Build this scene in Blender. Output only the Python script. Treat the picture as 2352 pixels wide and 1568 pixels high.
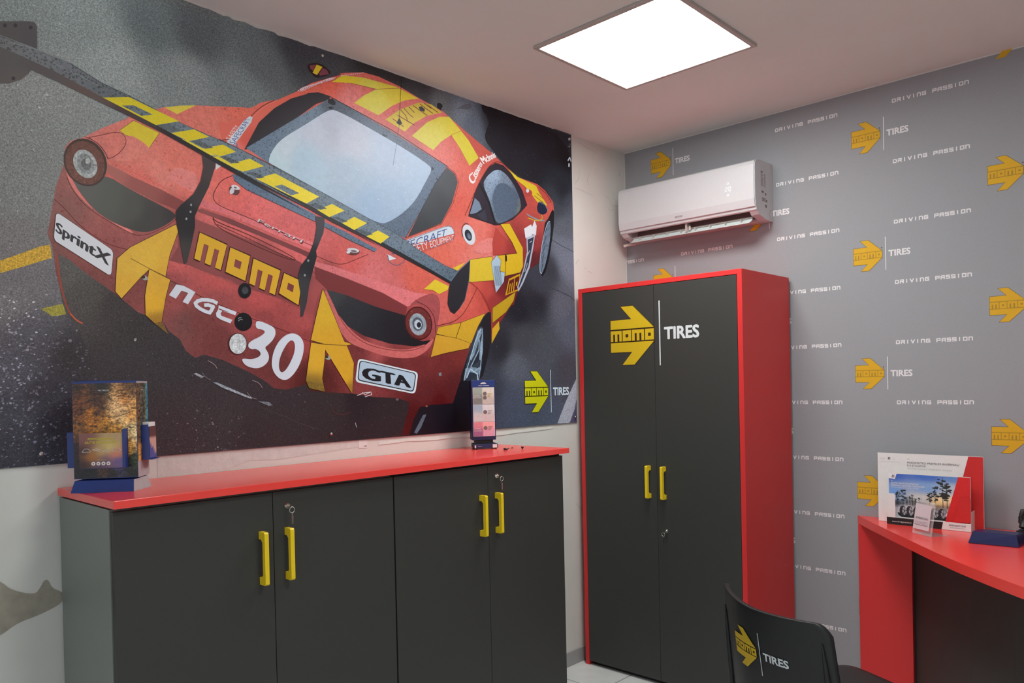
import bpy, math, random
from mathutils import Vector, Matrix, geometry
for o in list(bpy.data.objects): bpy.data.objects.remove(o)
S = bpy.context.scene
COL = S.collection
rnd = random.Random(7)
# ------------------------------------------------------------------ camera, world, exposure
cam = bpy.data.cameras.new('camera'); camo = bpy.data.objects.new('camera', cam); COL.objects.link(camo)
cam.sensor_fit = 'HORIZONTAL'; cam.sensor_width = 36.0
cam.lens = 1769.95 / 2352 * 36.0
cam.shift_y = 117.2 / 2352
cam.clip_start = 0.05
fwd = Vector((-0.68805249, 0.7255916, -0.01002997)); rgt = Vector((0.72560453, 0.68776097, -0.02197529)); upv = Vector((0.00904686, 0.02239795, 0.9997082))
camo.matrix_world = Matrix(((rgt.x, upv.x, -fwd.x, 2.5219), (rgt.y, upv.y, -fwd.y, -3.6228), (rgt.z, upv.z, -fwd.z, 1.4485), (0, 0, 0, 1)))
S.camera = camo
w = bpy.data.worlds.new('world'); S.world = w; w.use_nodes = True
w.node_tree.nodes['Background'].inputs[0].default_value = (.75, .85, 1, 1); w.node_tree.nodes['Background'].inputs[1].default_value = 0.6
S.view_settings.view_transform = 'Standard'; S.view_settings.look = 'None'; S.view_settings.gamma = 1.0; S.view_settings.use_curve_mapping = False
S.view_settings.exposure = 0.27
al = bpy.data.lights.new('added_window_daylight', 'AREA'); al.shape = 'RECTANGLE'; al.size = 2.7; al.size_y = 2.0; al.energy = 13; al.color = (.90, .97, 1.0)  # area light added out of view for soft daylight from behind the camera
alo = bpy.data.objects.new('added_window_daylight', al); COL.objects.link(alo); alo.location = (2.2, -5.52, 1.4); alo.rotation_euler = (math.radians(90), 0, 0)
LAMP = 21.5      # radiance of the ceiling panels
H = 2.741
K = 0.80         # print colours: photo value / K = ink reflectance
RX, RY = 4.3, -5.4

# ------------------------------------------------------------------ helpers
def lin(c):
    o = []
    for v in c[:3]:
        v = v / 255.0
        o.append(v / 12.92 if v <= 0.04045 else ((v + 0.055) / 1.055) ** 2.4)
    return o
def ink(c): return [min(v / K, 0.95) for v in lin(c)]
MATS = {}
def mat(name, col=(.5, .5, .5), rough=.5, metal=0.0, spec=.5, emit=None, trans=0.0, noise=0.0, nscale=60.0, bump=0.0, bscale=200.0, alpha=1.0, attr=False, coat=0.0, ior=1.45):
    if name in MATS: return MATS[name]
    m = bpy.data.materials.new(name); m.use_nodes = True; nt = m.node_tree; b = nt.nodes['Principled BSDF']
    b.inputs['Base Color'].default_value = (*col[:3], 1); b.inputs['Roughness'].default_value = rough; b.inputs['Metallic'].default_value = metal
    b.inputs['Specular IOR Level'].default_value = spec; b.inputs['Transmission Weight'].default_value = trans; b.inputs['IOR'].default_value = ior
    b.inputs['Coat Weight'].default_value = coat
    tc = nt.nodes.new('ShaderNodeTexCoord')
    if emit:
        b.inputs['Emission Color'].default_value = (*emit[:3], 1); b.inputs['Emission Strength'].default_value = emit[3]
    src = None
    if attr:
        a = nt.nodes.new('ShaderNodeAttribute'); a.attribute_name = 'Col'; src = a.outputs['Color']; nt.links.new(src, b.inputs['Base Color'])
    if noise > 0:
        n = nt.nodes.new('ShaderNodeTexNoise'); n.inputs['Scale'].default_value = nscale; n.inputs['Detail'].default_value = 5; nt.links.new(tc.outputs['Object'], n.inputs['Vector'])
        mr = nt.nodes.new('ShaderNodeMapRange'); mr.inputs['From Min'].default_value = .3; mr.inputs['From Max'].default_value = .7; mr.inputs['To Min'].default_value = 1 - noise; mr.inputs['To Max'].default_value = 1 + noise
        nt.links.new(n.outputs['Fac'], mr.inputs['Value'])
        vm = nt.nodes.new('ShaderNodeVectorMath'); vm.operation = 'SCALE'
        if src: nt.links.new(src, vm.inputs[0])
        else: vm.inputs[0].default_value = col[:3]
        nt.links.new(mr.outputs[0], vm.inputs['Scale']); nt.links.new(vm.outputs[0], b.inputs['Base Color'])
    if bump > 0:
        n2 = nt.nodes.new('ShaderNodeTexNoise'); n2.inputs['Scale'].default_value = bscale; n2.inputs['Detail'].default_value = 4; nt.links.new(tc.outputs['Object'], n2.inputs['Vector'])
        bp = nt.nodes.new('ShaderNodeBump'); bp.inputs['Strength'].default_value = bump; bp.inputs['Distance'].default_value = .002
        nt.links.new(n2.outputs['Fac'], bp.inputs['Height']); nt.links.new(bp.outputs[0], b.inputs['Normal'])
    MATS[name] = m
    return m

def print_mat(name, rough=.42, speck=0.0, sscale=(500, 160), dark=0.0, dscale=150, dth=.28, light=0.0, lscale=180, lth=.16, lcol=(.9, .93, 1), dcol=.45, stretch=1.0):
    """ink on the print: colour attribute broken up by speckles, rain drops and glints of its own photograph"""
    m = bpy.data.materials.new(name); m.use_nodes = True; nt = m.node_tree; b = nt.nodes['Principled BSDF']; N = nt.nodes.new; K_ = nt.links.new
    b.inputs['Roughness'].default_value = rough; b.inputs['Specular IOR Level'].default_value = .35
    a = N('ShaderNodeAttribute'); a.attribute_name = 'Col'; cur = a.outputs['Color']
    tc = N('ShaderNodeTexCoord')
    mp = N('ShaderNodeMapping'); mp.inputs['Rotation'].default_value = (math.radians(28), 0, 0); mp.inputs['Scale'].default_value = (1, 1, stretch); K_(tc.outputs['Object'], mp.inputs[0])
    vec = mp.outputs[0]
    def mul(cur, fac):
        vm = N('ShaderNodeVectorMath'); vm.operation = 'SCALE'; K_(cur, vm.inputs[0]); K_(fac, vm.inputs['Scale']); return vm.outputs[0]
    if speck > 0:
        for sc, am in ((sscale[0], speck), (sscale[1], speck * .8)):
            n = N('ShaderNodeTexNoise'); n.inputs['Scale'].default_value = sc; n.inputs['Detail'].default_value = 3; n.inputs['Roughness'].default_value = .7; K_(vec, n.inputs['Vector'])
            mr = N('ShaderNodeMapRange'); mr.inputs['From Min'].default_value = .32; mr.inputs['From Max'].default_value = .68; mr.inputs['To Min'].default_value = 1 - am; mr.inputs['To Max'].default_value = 1 + am; mr.clamp = False
            K_(n.outputs['Fac'], mr.inputs['Value']); cur = mul(cur, mr.outputs[0])
    for kind, amt, sc, th in (('d', dark, dscale, dth), ('l', light, lscale, lth)):
        if amt <= 0: continue
        v = N('ShaderNodeTexVoronoi'); v.inputs['Scale'].default_value = sc; v.inputs['Randomness'].default_value = 1; 
        nz = N('ShaderNodeTexNoise'); nz.inputs['Scale'].default_value = sc * .8; K_(vec, nz.inputs['Vector'])
        ad = N('ShaderNodeMixRGB'); ad.blend_type = 'ADD'; ad.inputs[0].default_value = .012 * 100 / sc; K_(vec, ad.inputs[1]); K_(nz.outputs['Color'], ad.inputs[2]); K_(ad.outputs[0], v.inputs['Vector'])
        # a random share of the cells carries a drop, of random size
        sp = N('ShaderNodeSeparateColor'); K_(v.outputs['Color'], sp.inputs[0])
        t = N('ShaderNodeMath'); t.operation = 'MULTIPLY'; t.inputs[1].default_value = th * 2; K_(sp.outputs[0], t.inputs[0])
        c = N('ShaderNodeMath'); c.operation = 'LESS_THAN'; K_(v.outputs['Distance'], c.inputs[0]); K_(t.outputs[0], c.inputs[1])
        f = N('ShaderNodeMath'); f.operation = 'MULTIPLY'; f.inputs[1].default_value = amt; K_(c.outputs[0], f.inputs[0])
        mx = N('ShaderNodeMixRGB'); K_(f.outputs[0], mx.inputs[0]); K_(cur, mx.inputs[1])
        if kind == 'd':
            vm = N('ShaderNodeVectorMath'); vm.operation = 'MULTIPLY'; vm.inputs[1].default_value = dcol if isinstance(dcol, tuple) else (dcol,) * 3; K_(cur, vm.inputs[0]); K_(vm.outputs[0], mx.inputs[2])
        else: mx.inputs[2].default_value = (*lcol, 1)
        cur = mx.outputs[0]
    K_(cur, b.inputs['Base Color'])
    return m

def obj_raw(name, me, parent=None):
    o = bpy.data.objects.new(name, me); COL.objects.link(o)
    if parent: o.parent = parent
    return o
FR = {}
def frame(loc, rz=0.0): return Matrix.Translation(Vector(loc)) @ Matrix.Rotation(rz, 4, 'Z')
def thing(name, label, cat, loc=(0, 0, 0), rz=0.0, group=None):
    o = bpy.data.objects.new(name, None); COL.objects.link(o); o.empty_display_size = .1
    o.location = loc; o.rotation_euler = (0, 0, rz); o['label'] = label; o['category'] = cat
    if group: o['group'] = group
    FR[o.name] = frame(loc, rz)
    return o
def tag(o, label, cat, group=None):
    o['label'] = label; o['category'] = cat
    if group: o['group'] = group
    return o

class MB:
    """collects polygons and links them as ONE mesh object"""
    def __init__(s): s.v = []; s.f = []; s.mi = []; s.c = []; s.sm = []
    def poly(s, pts, mi=0, col=None, smooth=False):
        i = len(s.v); s.v += [tuple(p) for p in pts]; s.f.append(tuple(range(i, i + len(pts)))); s.mi.append(mi); s.c.append(col); s.sm.append(smooth)
    def mesh(s, verts, faces, mi=0, smooth=False):
        i = len(s.v); s.v += [tuple(p) for p in verts]
        for f in faces: s.f.append(tuple(i + k for k in f)); s.mi.append(mi); s.c.append(None); s.sm.append(smooth)
    def box(s, a, b, mi=0, M=None):
        x0, y0, z0 = a; x1, y1, z1 = b
        if x0 > x1: x0, x1 = x1, x0
        if y0 > y1: y0, y1 = y1, y0
        if z0 > z1: z0, z1 = z1, z0
        v = [(x0, y0, z0), (x1, y0, z0), (x1, y1, z0), (x0, y1, z0), (x0, y0, z1), (x1, y0, z1), (x1, y1, z1), (x0, y1, z1)]
        if M: v = [tuple(M @ Vector(p)) for p in v]
        s.mesh(v, [(0, 3, 2, 1), (4, 5, 6, 7), (0, 1, 5, 4), (1, 2, 6, 5), (2, 3, 7, 6), (3, 0, 4, 7)], mi)
    def prism(s, pts, d, mi=0, smooth=False, cap=None):
        """pts: planar 3d loop, d: extrusion vector"""
        n = len(pts); d = Vector(d); a = [Vector(p) for p in pts]; nrm = geometry.normal(a) if n < 5 else sum(((a[i] - a[0]).cross(a[(i + 1) % n] - a[0]) for i in range(n)), Vector())
        if nrm.dot(d) > 0: a = a[::-1]
        v = a + [p + d for p in a]
        s.mesh(v, [tuple(range(n)), tuple(range(2 * n - 1, n - 1, -1))], mi if cap is None else cap)
        s.mesh(v, [((i + 1) % n, i, n + i, n + (i + 1) % n) for i in range(n)], mi, smooth)
    def tube(s, path, r, n=10, mi=0, closed=False, cap=True):
        P = [Vector(p) for p in path]; m = len(P); rs = r if isinstance(r, (list, tuple)) else [r] * m
        rings = []; prev = None
        for i in range(m):
            t = (P[(i + 1) % m] - P[i - 1]) if (closed or 0 < i < m - 1) else (P[1] - P[0] if i == 0 else P[-1] - P[-2])
            t.normalize()
            if prev is None:
                a = Vector((0, 0, 1)) if abs(t.z) < .9 else Vector((1, 0, 0)); u = t.cross(a).normalized()
            else: u = (prev - t * prev.dot(t)).normalized()
            prev = u; w_ = t.cross(u)
            rings.append([P[i] + (u * math.cos(2 * math.pi * k / n) + w_ * math.sin(2 * math.pi * k / n)) * rs[i] for k in range(n)])
        V = [p for r_ in rings for p in r_]; F_ = []
        for i in range(m if closed else m - 1):
            j = (i + 1) % m
            for k in range(n): F_.append((i * n + k, i * n + (k + 1) % n, j * n + (k + 1) % n, j * n + k))
        s.mesh(V, F_, mi, True)
        if cap and not closed: s.mesh(rings[0], [tuple(range(n))[::-1]], mi); s.mesh(rings[-1], [tuple(range(n))], mi)
    def cyl(s, c, ax, r, h, n=24, mi=0, r2=None):
        c = Vector(c); ax = Vector(ax).normalized(); s.tube([c, c + ax * h], [r, r if r2 is None else r2], n, mi)
    def lathe(s, prof, c=(0, 0, 0), ax='Z', n=24, mi=0):
        V = []; F_ = []; c = Vector(c)
        for r, z in prof:
            for k in range(n):
                a = 2 * math.pi * k / n; p = Vector((r * math.cos(a), r * math.sin(a), z))
                if ax == 'X': p = Vector((p.z, p.x, p.y))
                if ax == 'Y': p = Vector((p.x, -p.z, p.y))
                V.append(c + p)
        for i in range(len(prof) - 1):
            for k in range(n): F_.append((i * n + k, i * n + (k + 1) % n, (i + 1) * n + (k + 1) % n, (i + 1) * n + k))
        s.mesh(V, F_, mi, True)
    def build(s, name, mats, parent=None, bevel=0.0, world=True, seg=2, sub=0, solid=0.0):
        if not isinstance(mats, (list, tuple)): mats = [mats]
        vv = s.v
        if parent is not None and world and parent.name in FR:
            Mi = FR[parent.name].inverted(); vv = [tuple(Mi @ Vector(p)) for p in s.v]
        me = bpy.data.meshes.new(name); me.from_pydata(vv, [], s.f)
        for m in mats: me.materials.append(m)
        for i, p in enumerate(me.polygons): p.material_index = s.mi[i]; p.use_smooth = s.sm[i]
        if any(c is not None for c in s.c):
            ca = me.color_attributes.new('Col', 'FLOAT_COLOR', 'CORNER'); data = []
            for i, f in enumerate(s.f):
                c = s.c[i] if s.c[i] is not None else (.5, .5, .5)
                if isinstance(c[0], (int, float)): data += [c[0], c[1], c[2], 1.0] * len(f)
                else:
                    for q in c: data += [q[0], q[1], q[2], 1.0]
            ca.data.foreach_set('color', data)
        me.update()
        o = obj_raw(name, me, parent)
        if parent is not None and world: FR[o.name] = FR.get(parent.name, Matrix.Identity(4))
        if bevel > 0:
            md = o.modifiers.new('bevel', 'BEVEL'); md.width = bevel; md.segments = seg; md.limit_method = 'ANGLE'; md.angle_limit = math.radians(40)
        if solid: md = o.modifiers.new('solid', 'SOLIDIFY'); md.thickness = solid; md.offset = 0
        if sub: md = o.modifiers.new('sub', 'SUBSURF'); md.levels = sub; md.render_levels = sub
        return o

# ---- lettering
_T = {}
def text_tris(txt, wt=0.0):
    """triangles of a word in Blender's own font, normalised to x 0..1 and cap height 0..1"""
    k = (txt, wt)
    if k in _T: return _T[k]
    cu = bpy.data.curves.new('txt', 'FONT'); cu.body = txt; cu.offset = wt; cu.resolution_u = 3; cu.fill_mode = 'BOTH'
    o = bpy.data.objects.new('txt', cu); COL.objects.link(o)
    dg = bpy.context.evaluated_depsgraph_get(); me = bpy.data.meshes.new_from_object(o.evaluated_get(dg))
    V = [(v.co.x, v.co.y) for v in me.vertices]; F_ = [tuple(p.vertices) for p in me.polygons]
    bpy.data.objects.remove(o); bpy.data.curves.remove(cu); bpy.data.meshes.remove(me)
    if not V: return [], []
    x0 = min(v[0] for v in V); x1 = max(v[0] for v in V); cap = .729 * 1.0
    ys = [v[1] for v in V]; cap = max(ys)
    V = [((x - x0) / (x1 - x0), y / cap) for x, y in V]
    _T[k] = (V, F_); return _T[k]
def homog(quad):
    """unit square (u right, v up; TL TR BR BL order) -> quad"""
    (x3, y3), (x2, y2), (x1, y1), (x0, y0) = quad[0], quad[1], quad[2], quad[3]
    dx1 = x1 - x2; dx2 = x3 - x2; dy1 = y1 - y2; dy2 = y3 - y2; sx = x0 - x1 + x2 - x3; sy = y0 - y1 + y2 - y3
    det = dx1 * dy2 - dx2 * dy1
    g = (sx * dy2 - dx2 * sy) / det; h = (dx1 * sy - sx * dy1) / det
    a = x1 - x0 + g * x1; b = x3 - x0 + h * x3; d = y1 - y0 + g * y1; e = y3 - y0 + h * y3
    return lambda u, v: ((a * u + b * v + x0) / (g * u + h * v + 1), (d * u + e * v + y0) / (g * u + h * v + 1))
GM = [(0, 0), (0, 1), (1, 1), (1, 0), (.78, 0), (.78, .68), (.61, .68), (.61, 0), (.39, 0), (.39, .68), (.22, .68), (.22, 0)]
GO = ([(0, 0), (0, 1), (1, 1), (1, 0)], [(.34, .34), (.34, .64), (.66, .64), (.66, .34)])
def tri_poly(outer, holes=()):
    loops = [[Vector((x, y, 0)) for x, y in outer]] + [[Vector((x, y, 0)) for x, y in h] for h in holes]
    allv = [(p.x, p.y) for l in loops for p in l]
    return allv, geometry.tessellate_polygon(loops)
UP = [(.247, 1), (.529, 1), (1, .615), (0, .615), (0, .772), (.49, .775)]
LOW = [(0, .383), (1, .383), (.55, 0), (.27, 0), (.50, .215), (0, .22)]
def arrow_logo(put, cy, cd, cw, full=True, line=True, asp=.86, dark_pad=.012, cb=None):
    """the arrow emblem; put(list of (u,v), colour slot, level) with u,v in emblem widths / heights"""
    def grow(pl, e):
        n = len(pl); a = sum(pl[i][0] * pl[(i + 1) % n][1] - pl[(i + 1) % n][0] * pl[i][1] for i in range(n)); sg = 1 if a > 0 else -1; out = []
        for i in range(n):
            p0 = Vector(pl[i - 1]); p1 = Vector(pl[i]); p2 = Vector(pl[(i + 1) % n]); d1 = (p1 - p0).normalized(); d2 = (p2 - p1).normalized()
            n1 = Vector((d1.y, -d1.x)) * sg; n2 = Vector((d2.y, -d2.x)) * sg; b_ = (n1 + n2); k = max(.35, b_.dot(n1)); q = p1 + b_ * (e / k); out.append((q.x, q.y))
        return out
    for pl in (UP, LOW): put(grow(pl, dark_pad), cd, 0)
    put([(-.012, .36), (-.012, .64), (1.015, .64), (1.015, .36)], cd, 0)
    if cb: put([(-.004, .372), (-.004, .623), (1.007, .623), (1.007, .372)], cb, .5)
    for pl in (UP, LOW): put(pl, cy, 1)
    for g, x0, x1 in (('m', 0, .262), ('o', .283, .485), ('m', .505, .78), ('o', .803, 1.0)):
        y0, y1 = .405, .59
        if g == 'm': put([(x0 + (x1 - x0) * a, y0 + (y1 - y0) * b) for a, b in GM], cy, 1)
        else:
            put([(x0 + (x1 - x0) * a, y0 + (y1 - y0) * b) for a, b in GO[0]], cy, 1, [[(x0 + (x1 - x0) * a, y0 + (y1 - y0) * b) for a, b in GO[1]]])
    if line: put([(1.115, -.03), (1.115, 1.04), (1.14, 1.04), (1.14, -.03)], cw, 1)
    if full: put('TIRES', cw, 1, (1.235, 1.95, .40, .59))

def planar_put(mb, org, ux, uz, w_, h_, nrm, slots, lift=.0004, colors=None):
    org = Vector(org); ux = Vector(ux); uz = Vector(uz); nrm = Vector(nrm)
    def put(pl, c, lv, ex=None):
        off = nrm * (lift * (1 + lv))
        def P3(u, v): return org + ux * (u * w_) + uz * (v * h_) + off
        mi = slots[c]; col = colors[c] if colors else None
        if isinstance(pl, str):
            V, F_ = text_tris(pl, 0); u0, u1, v0, v1 = ex
            for k_, (dx, dy) in enumerate(((0, 0), (-.008, 0), (.008, 0), (-.016, 0), (.016, 0), (0, .05), (0, -.05), (-.012, .035), (.012, .035), (-.012, -.035), (.012, -.035))):
                off = nrm * (lift * (1 + lv) + .00004 * k_)
                for f in F_: mb.poly([P3(u0 + (u1 - u0) * (V[i][0] + dx), v0 + (v1 - v0) * (V[i][1] + dy)) for i in f], mi, col)
            return
        V, T_ = tri_poly(pl, ex or [])
        for t in T_:
            q = [P3(*V[i]) for i in t]
            if (q[1] - q[0]).cross(q[2] - q[0]).dot(nrm) < 0: q = q[::-1]
            mb.poly(q, mi, col)
    return put
# square techno lettering, strokes on a unit cell
TG = {'D': [[(0, 0), (.8, 0), (1, .2), (1, .8), (.8, 1), (0, 1)], [(0, 0), (0, .62)]], 'R': [[(0, 0), (0, .5), (1, .5), (1, 1), (0, 1)], [(.55, .5), (1, 0)]], 'I': [[(.5, 0), (.5, 1)]],
      'V': [[(0, 1), (.5, 0), (1, 1)]], 'N': [[(0, 0), (0, 1), (.8, 1), (1, .8), (1, 0)]], 'G': [[(1, 1), (.1, 1), (0, .9), (0, .1), (.1, 0), (1, 0), (1, .5), (.5, .5)]],
      'P': [[(0, 0), (0, 1), (1, 1), (1, .42), (0, .42)]], 'A': [[(0, 0), (0, .8), (.2, 1), (1, 1), (1, 0)], [(0, .42), (1, .42)]],
      'S': [[(1, 1), (0, 1), (0, .52), (1, .52), (1, 0), (0, 0)]], 'O': [[(0, 0), (0, 1), (1, 1), (1, 0), (0, 0)]]}
def techno(mb, txt, org, ux, uz, width, hgt, th, mi, nrm, cut=None, lift=.0004):
    """square lettering; cut = smallest x still on the surface"""
    zk = 0; pitch = width / (len(txt) - .2); lw = pitch * .84; org = Vector(org) + Vector(nrm) * lift; ux = Vector(ux); uz = Vector(uz)
    for i, ch in enumerate(txt):
        if ch == ' ': continue
        for st in TG[ch]:
            q = [(i * pitch + th / 2 + a * (lw - th) * (1 if ch != 'I' else .9), th / 2 + b * (hgt - th)) for a, b in st]
            for (ax, ay), (bx, by) in zip(q[:-1], q[1:]):
                d = Vector((bx - ax, by - ay)); L_ = d.length; d /= L_; n = Vector((-d.y, d.x)) * th / 2; a0 = Vector((ax, ay)) - d * th * .45; b0 = Vector((bx, by)) + d * th * .45
                c = [a0 + n, a0 - n, b0 - n, b0 + n]; W_ = [org + ux * p.x + uz * p.y for p in c]
                if cut is not None and min(p.x for p in W_) < cut: continue
                zk = (zk + 1) % 7; mb.poly([p + Vector(nrm) * (.00005 * zk) for p in W_], mi)
def flat_text(mb, txt, org, ux, uz, width, hgt, mi, nrm, wt=0.02, lift=.0004):
    V, F_ = text_tris(txt, min(0, wt)); org = Vector(org) + Vector(nrm) * lift; ux = Vector(ux); uz = Vector(uz); e = max(0, wt) * .9 / len(txt)
    for k_, (dx, dy) in enumerate(((0, 0),) if e == 0 else ((0, 0), (-e, .02), (e, -.02))):
        for f in F_: mb.poly([org + Vector(nrm) * (.00003 * k_) + ux * ((V[i][0] + dx) * width) + uz * ((V[i][1] + dy) * hgt) for i in f], mi)
def chaikin(p, n=2, closed=True):
    for _ in range(n):
        q = []
        m = len(p)
        rng = range(m) if closed else range(m - 1)
        if not closed: q.append(p[0])
        for i in rng:
            a = p[i]; b = p[(i + 1) % m]; q.append((a[0] * .75 + b[0] * .25, a[1] * .75 + b[1] * .25)); q.append((a[0] * .25 + b[0] * .75, a[1] * .25 + b[1] * .75))
        if not closed: q.append(p[-1])
        p = q
    return p

# ------------------------------------------------------------------ materials
M_plaster = mat('wall_plaster', (.70, .69, .655), .9, noise=.03, nscale=5, bump=.25, bscale=35)
M_ceil = mat('ceiling_paint', (.76, .775, .745), .95, noise=.02, nscale=3, bump=.15, bscale=40)
M_wallpaper = mat('grey_wallpaper', (.315, .325, .345), .75, noise=.03, nscale=300)
M_wp_yellow = mat('wallpaper_yellow', (.70, .395, .012), .7, noise=.02)
M_wp_dark = mat('wallpaper_dark_line', (.10, .075, .05), .7, noise=.02)
M_wp_white = mat('wallpaper_white', (.80, .79, .80), .7, noise=.02)
M_fog = mat('dark_laminate', (.040, .041, .038), .5, noise=.06, nscale=500, bump=.08, bscale=900)
M_side = mat('grey_side_laminate', (.20, .215, .195), .5, noise=.04, nscale=300)
M_red = mat('red_laminate', (.66, .033, .033), .42, noise=.03, nscale=700, bump=.06, bscale=900)
M_redtop = mat('red_worktop_laminate', (.90, .058, .048), .22, spec=1.0, noise=.03, nscale=700, bump=.05, bscale=900)
M_yellow = mat('yellow_lacquer', (.86, .61, .018), .35, noise=.02)
M_black = mat('black_plastic', (.014, .014, .015), .45, noise=.05)
M_blackgap = mat('shadow_gap_black', (.006, .006, .006), .8, noise=.05)
M_chrome = mat('nickel', (.62, .60, .55), .25, 1.0, noise=.03)
M_white = mat('white_abs', (.56, .555, .575), .35, noise=.01)
M_whitelm = mat('white_louver', (.62, .66, .66), .4, noise=.01)
M_greyin = mat('grey_outlet_plastic', (.20, .16, .15), .6, noise=.04)
M_decal_y = mat('decal_yellow', (.62, .42, .012), .5, noise=.02)
M_decal_d = mat('decal_outline', (.045, .02, .008), .5, noise=.02)
M_decal_w = mat('decal_white', (.66, .70, .72), .5, noise=.02)
M_blue = mat('blue_cardboard', (.018, .040, .20), .45, noise=.04)
M_navy = mat('navy_cardboard', (.018, .026, .095), .45, noise=.04)
M_card = mat('white_cardboard', (.78, .76, .75), .6, noise=.02)
M_greycard = mat('raw_cardboard_side', (.42, .38, .40), .7, noise=.03)
M_col = mat('printed_card', (.5, .5, .5), .45, attr=True, noise=.05, nscale=90)
M_leafy = print_mat('printed_autumn_leaves', .35, speck=.85, sscale=(150, 55), dark=.5, dscale=110, dth=.3, dcol=.4, stretch=1.6)
M_acryl = mat('clear_acrylic', (.92, .90, .90), .05, spec=.8); M_acryl.node_tree.nodes['Principled BSDF'].inputs['Alpha'].default_value = .22
M_lamp = mat('lamp_diffuser', (.9, .9, .9), .5, emit=(.97, 1.0, .97, LAMP))
M_frame = mat('lamp_frame', (.50, .44, .41), .5, noise=.03)
M_led = mat('led_digits', (.9, .9, .95), .4, emit=(.85, .88, 1, .35))
M_tile = None
def tile_mat():
    m = bpy.data.materials.new('floor_tiles'); m.use_nodes = True; nt = m.node_tree; b = nt.nodes['Principled BSDF']; b.inputs['Roughness'].default_value = .3
    tc = nt.nodes.new('ShaderNodeTexCoord'); mp = nt.nodes.new('ShaderNodeMapping'); nt.links.new(tc.outputs['Object'], mp.inputs[0]); mp.inputs['Location'].default_value = (.02, .06, 0)
    br = nt.nodes.new('ShaderNodeTexBrick'); br.offset = 0; br.inputs['Scale'].default_value = 1; br.inputs['Brick Width'].default_value = .333; br.inputs['Row Height'].default_value = .333; br.inputs['Mortar Size'].default_value = .0025
    br.inputs['Color1'].default_value = (.82, .84, .83, 1); br.inputs['Color2'].default_value = (.86, .87, .86, 1); br.inputs['Mortar'].default_value = (.18, .18, .18, 1)
    nt.links.new(mp.outputs[0], br.inputs['Vector'])
    n = nt.nodes.new('ShaderNodeTexNoise'); n.inputs['Scale'].default_value = 7; n.inputs['Detail'].default_value = 8; nt.links.new(tc.outputs['Object'], n.inputs['Vector'])
    mx = nt.nodes.new('ShaderNodeMixRGB'); mx.blend_type = 'MULTIPLY'; mx.inputs[0].default_value = .35; nt.links.new(br.outputs['Color'], mx.inputs[1]); nt.links.new(n.outputs['Fac'], mx.inputs[2]); nt.links.new(mx.outputs[0], b.inputs['Base Color'])
    return m
M_tile = tile_mat()
M_base = mat('grey_baseboard', (.36, .36, .36), .5, noise=.05, nscale=20)
M_patch = mat('bare_plaster', (.36, .33, .27), .95, noise=.12, nscale=30, bump=.5, bscale=80)
M_crack = mat('crack_line', (.48, .44, .40), .95, noise=.1)
M_ridge = mat('wall_paint_ridge', (.68, .665, .63), .9, noise=.04, nscale=30, bump=.5, bscale=60)
M_grit = mat('rough_filler', (.66, .65, .63), .95, noise=.06, nscale=40, bump=.8, bscale=45)
M_outw = mat('far_wall_paint', (.70, .67, .63), .9, noise=.02, nscale=4)

# ------------------------------------------------------------------ the setting
def struct(name, a, b, m):
    mb = MB(); mb.box(a, b); o = mb.build(name, m); o['kind'] = 'structure'; return o
floor_o = struct('floor', (-.1, RY - .1, -.1), (RX + .1, .1, 0), M_tile)
struct('ceiling', (-.1, RY - .1, H), (RX + .1, .1, H + .1), M_ceil)
wall_left = struct('wall_left', (-.1, RY - .1, 0), (0, 0, H), M_plaster)
struct('wall_back', (-.1, 0, 0), (RX + .1, .1, H), M_plaster)
struct('wall_right', (RX, RY - .1, 0), (RX + .1, 0, H), M_outw)
mb = MB()   # unseen wall behind the photographer, with a window added for soft light
for a, b_ in (((0, RY - .1, 0), (.8, RY, H)), ((3.6, RY - .1, 0), (RX, RY, H)), ((.8, RY - .1, 0), (3.6, RY, .35)), ((.8, RY - .1, 2.45), (3.6, RY, H))): mb.box(a, b_)
o = mb.build('wall_front', M_outw); o['kind'] = 'structure'
mb = MB()
for a, b_ in (((.8, RY - .08, .35), (.86, RY - .02, 2.45)), ((3.54, RY - .08, .35), (3.6, RY - .02, 2.45)), ((.86, RY - .08, .35), (3.54, RY - .02, .41)), ((.86, RY - .08, 2.39), (3.54, RY - .02, 2.45)), ((2.17, RY - .08, .41), (2.23, RY - .02, 2.39))): mb.box(a, b_)
o = mb.build('added_window', M_white); o['kind'] = 'structure'
mb = MB(); mb.box((0, RY, 0), (.009, -.001, .075)); o = mb.build('baseboard_left', M_base, bevel=.003); o['kind'] = 'structure'

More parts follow.
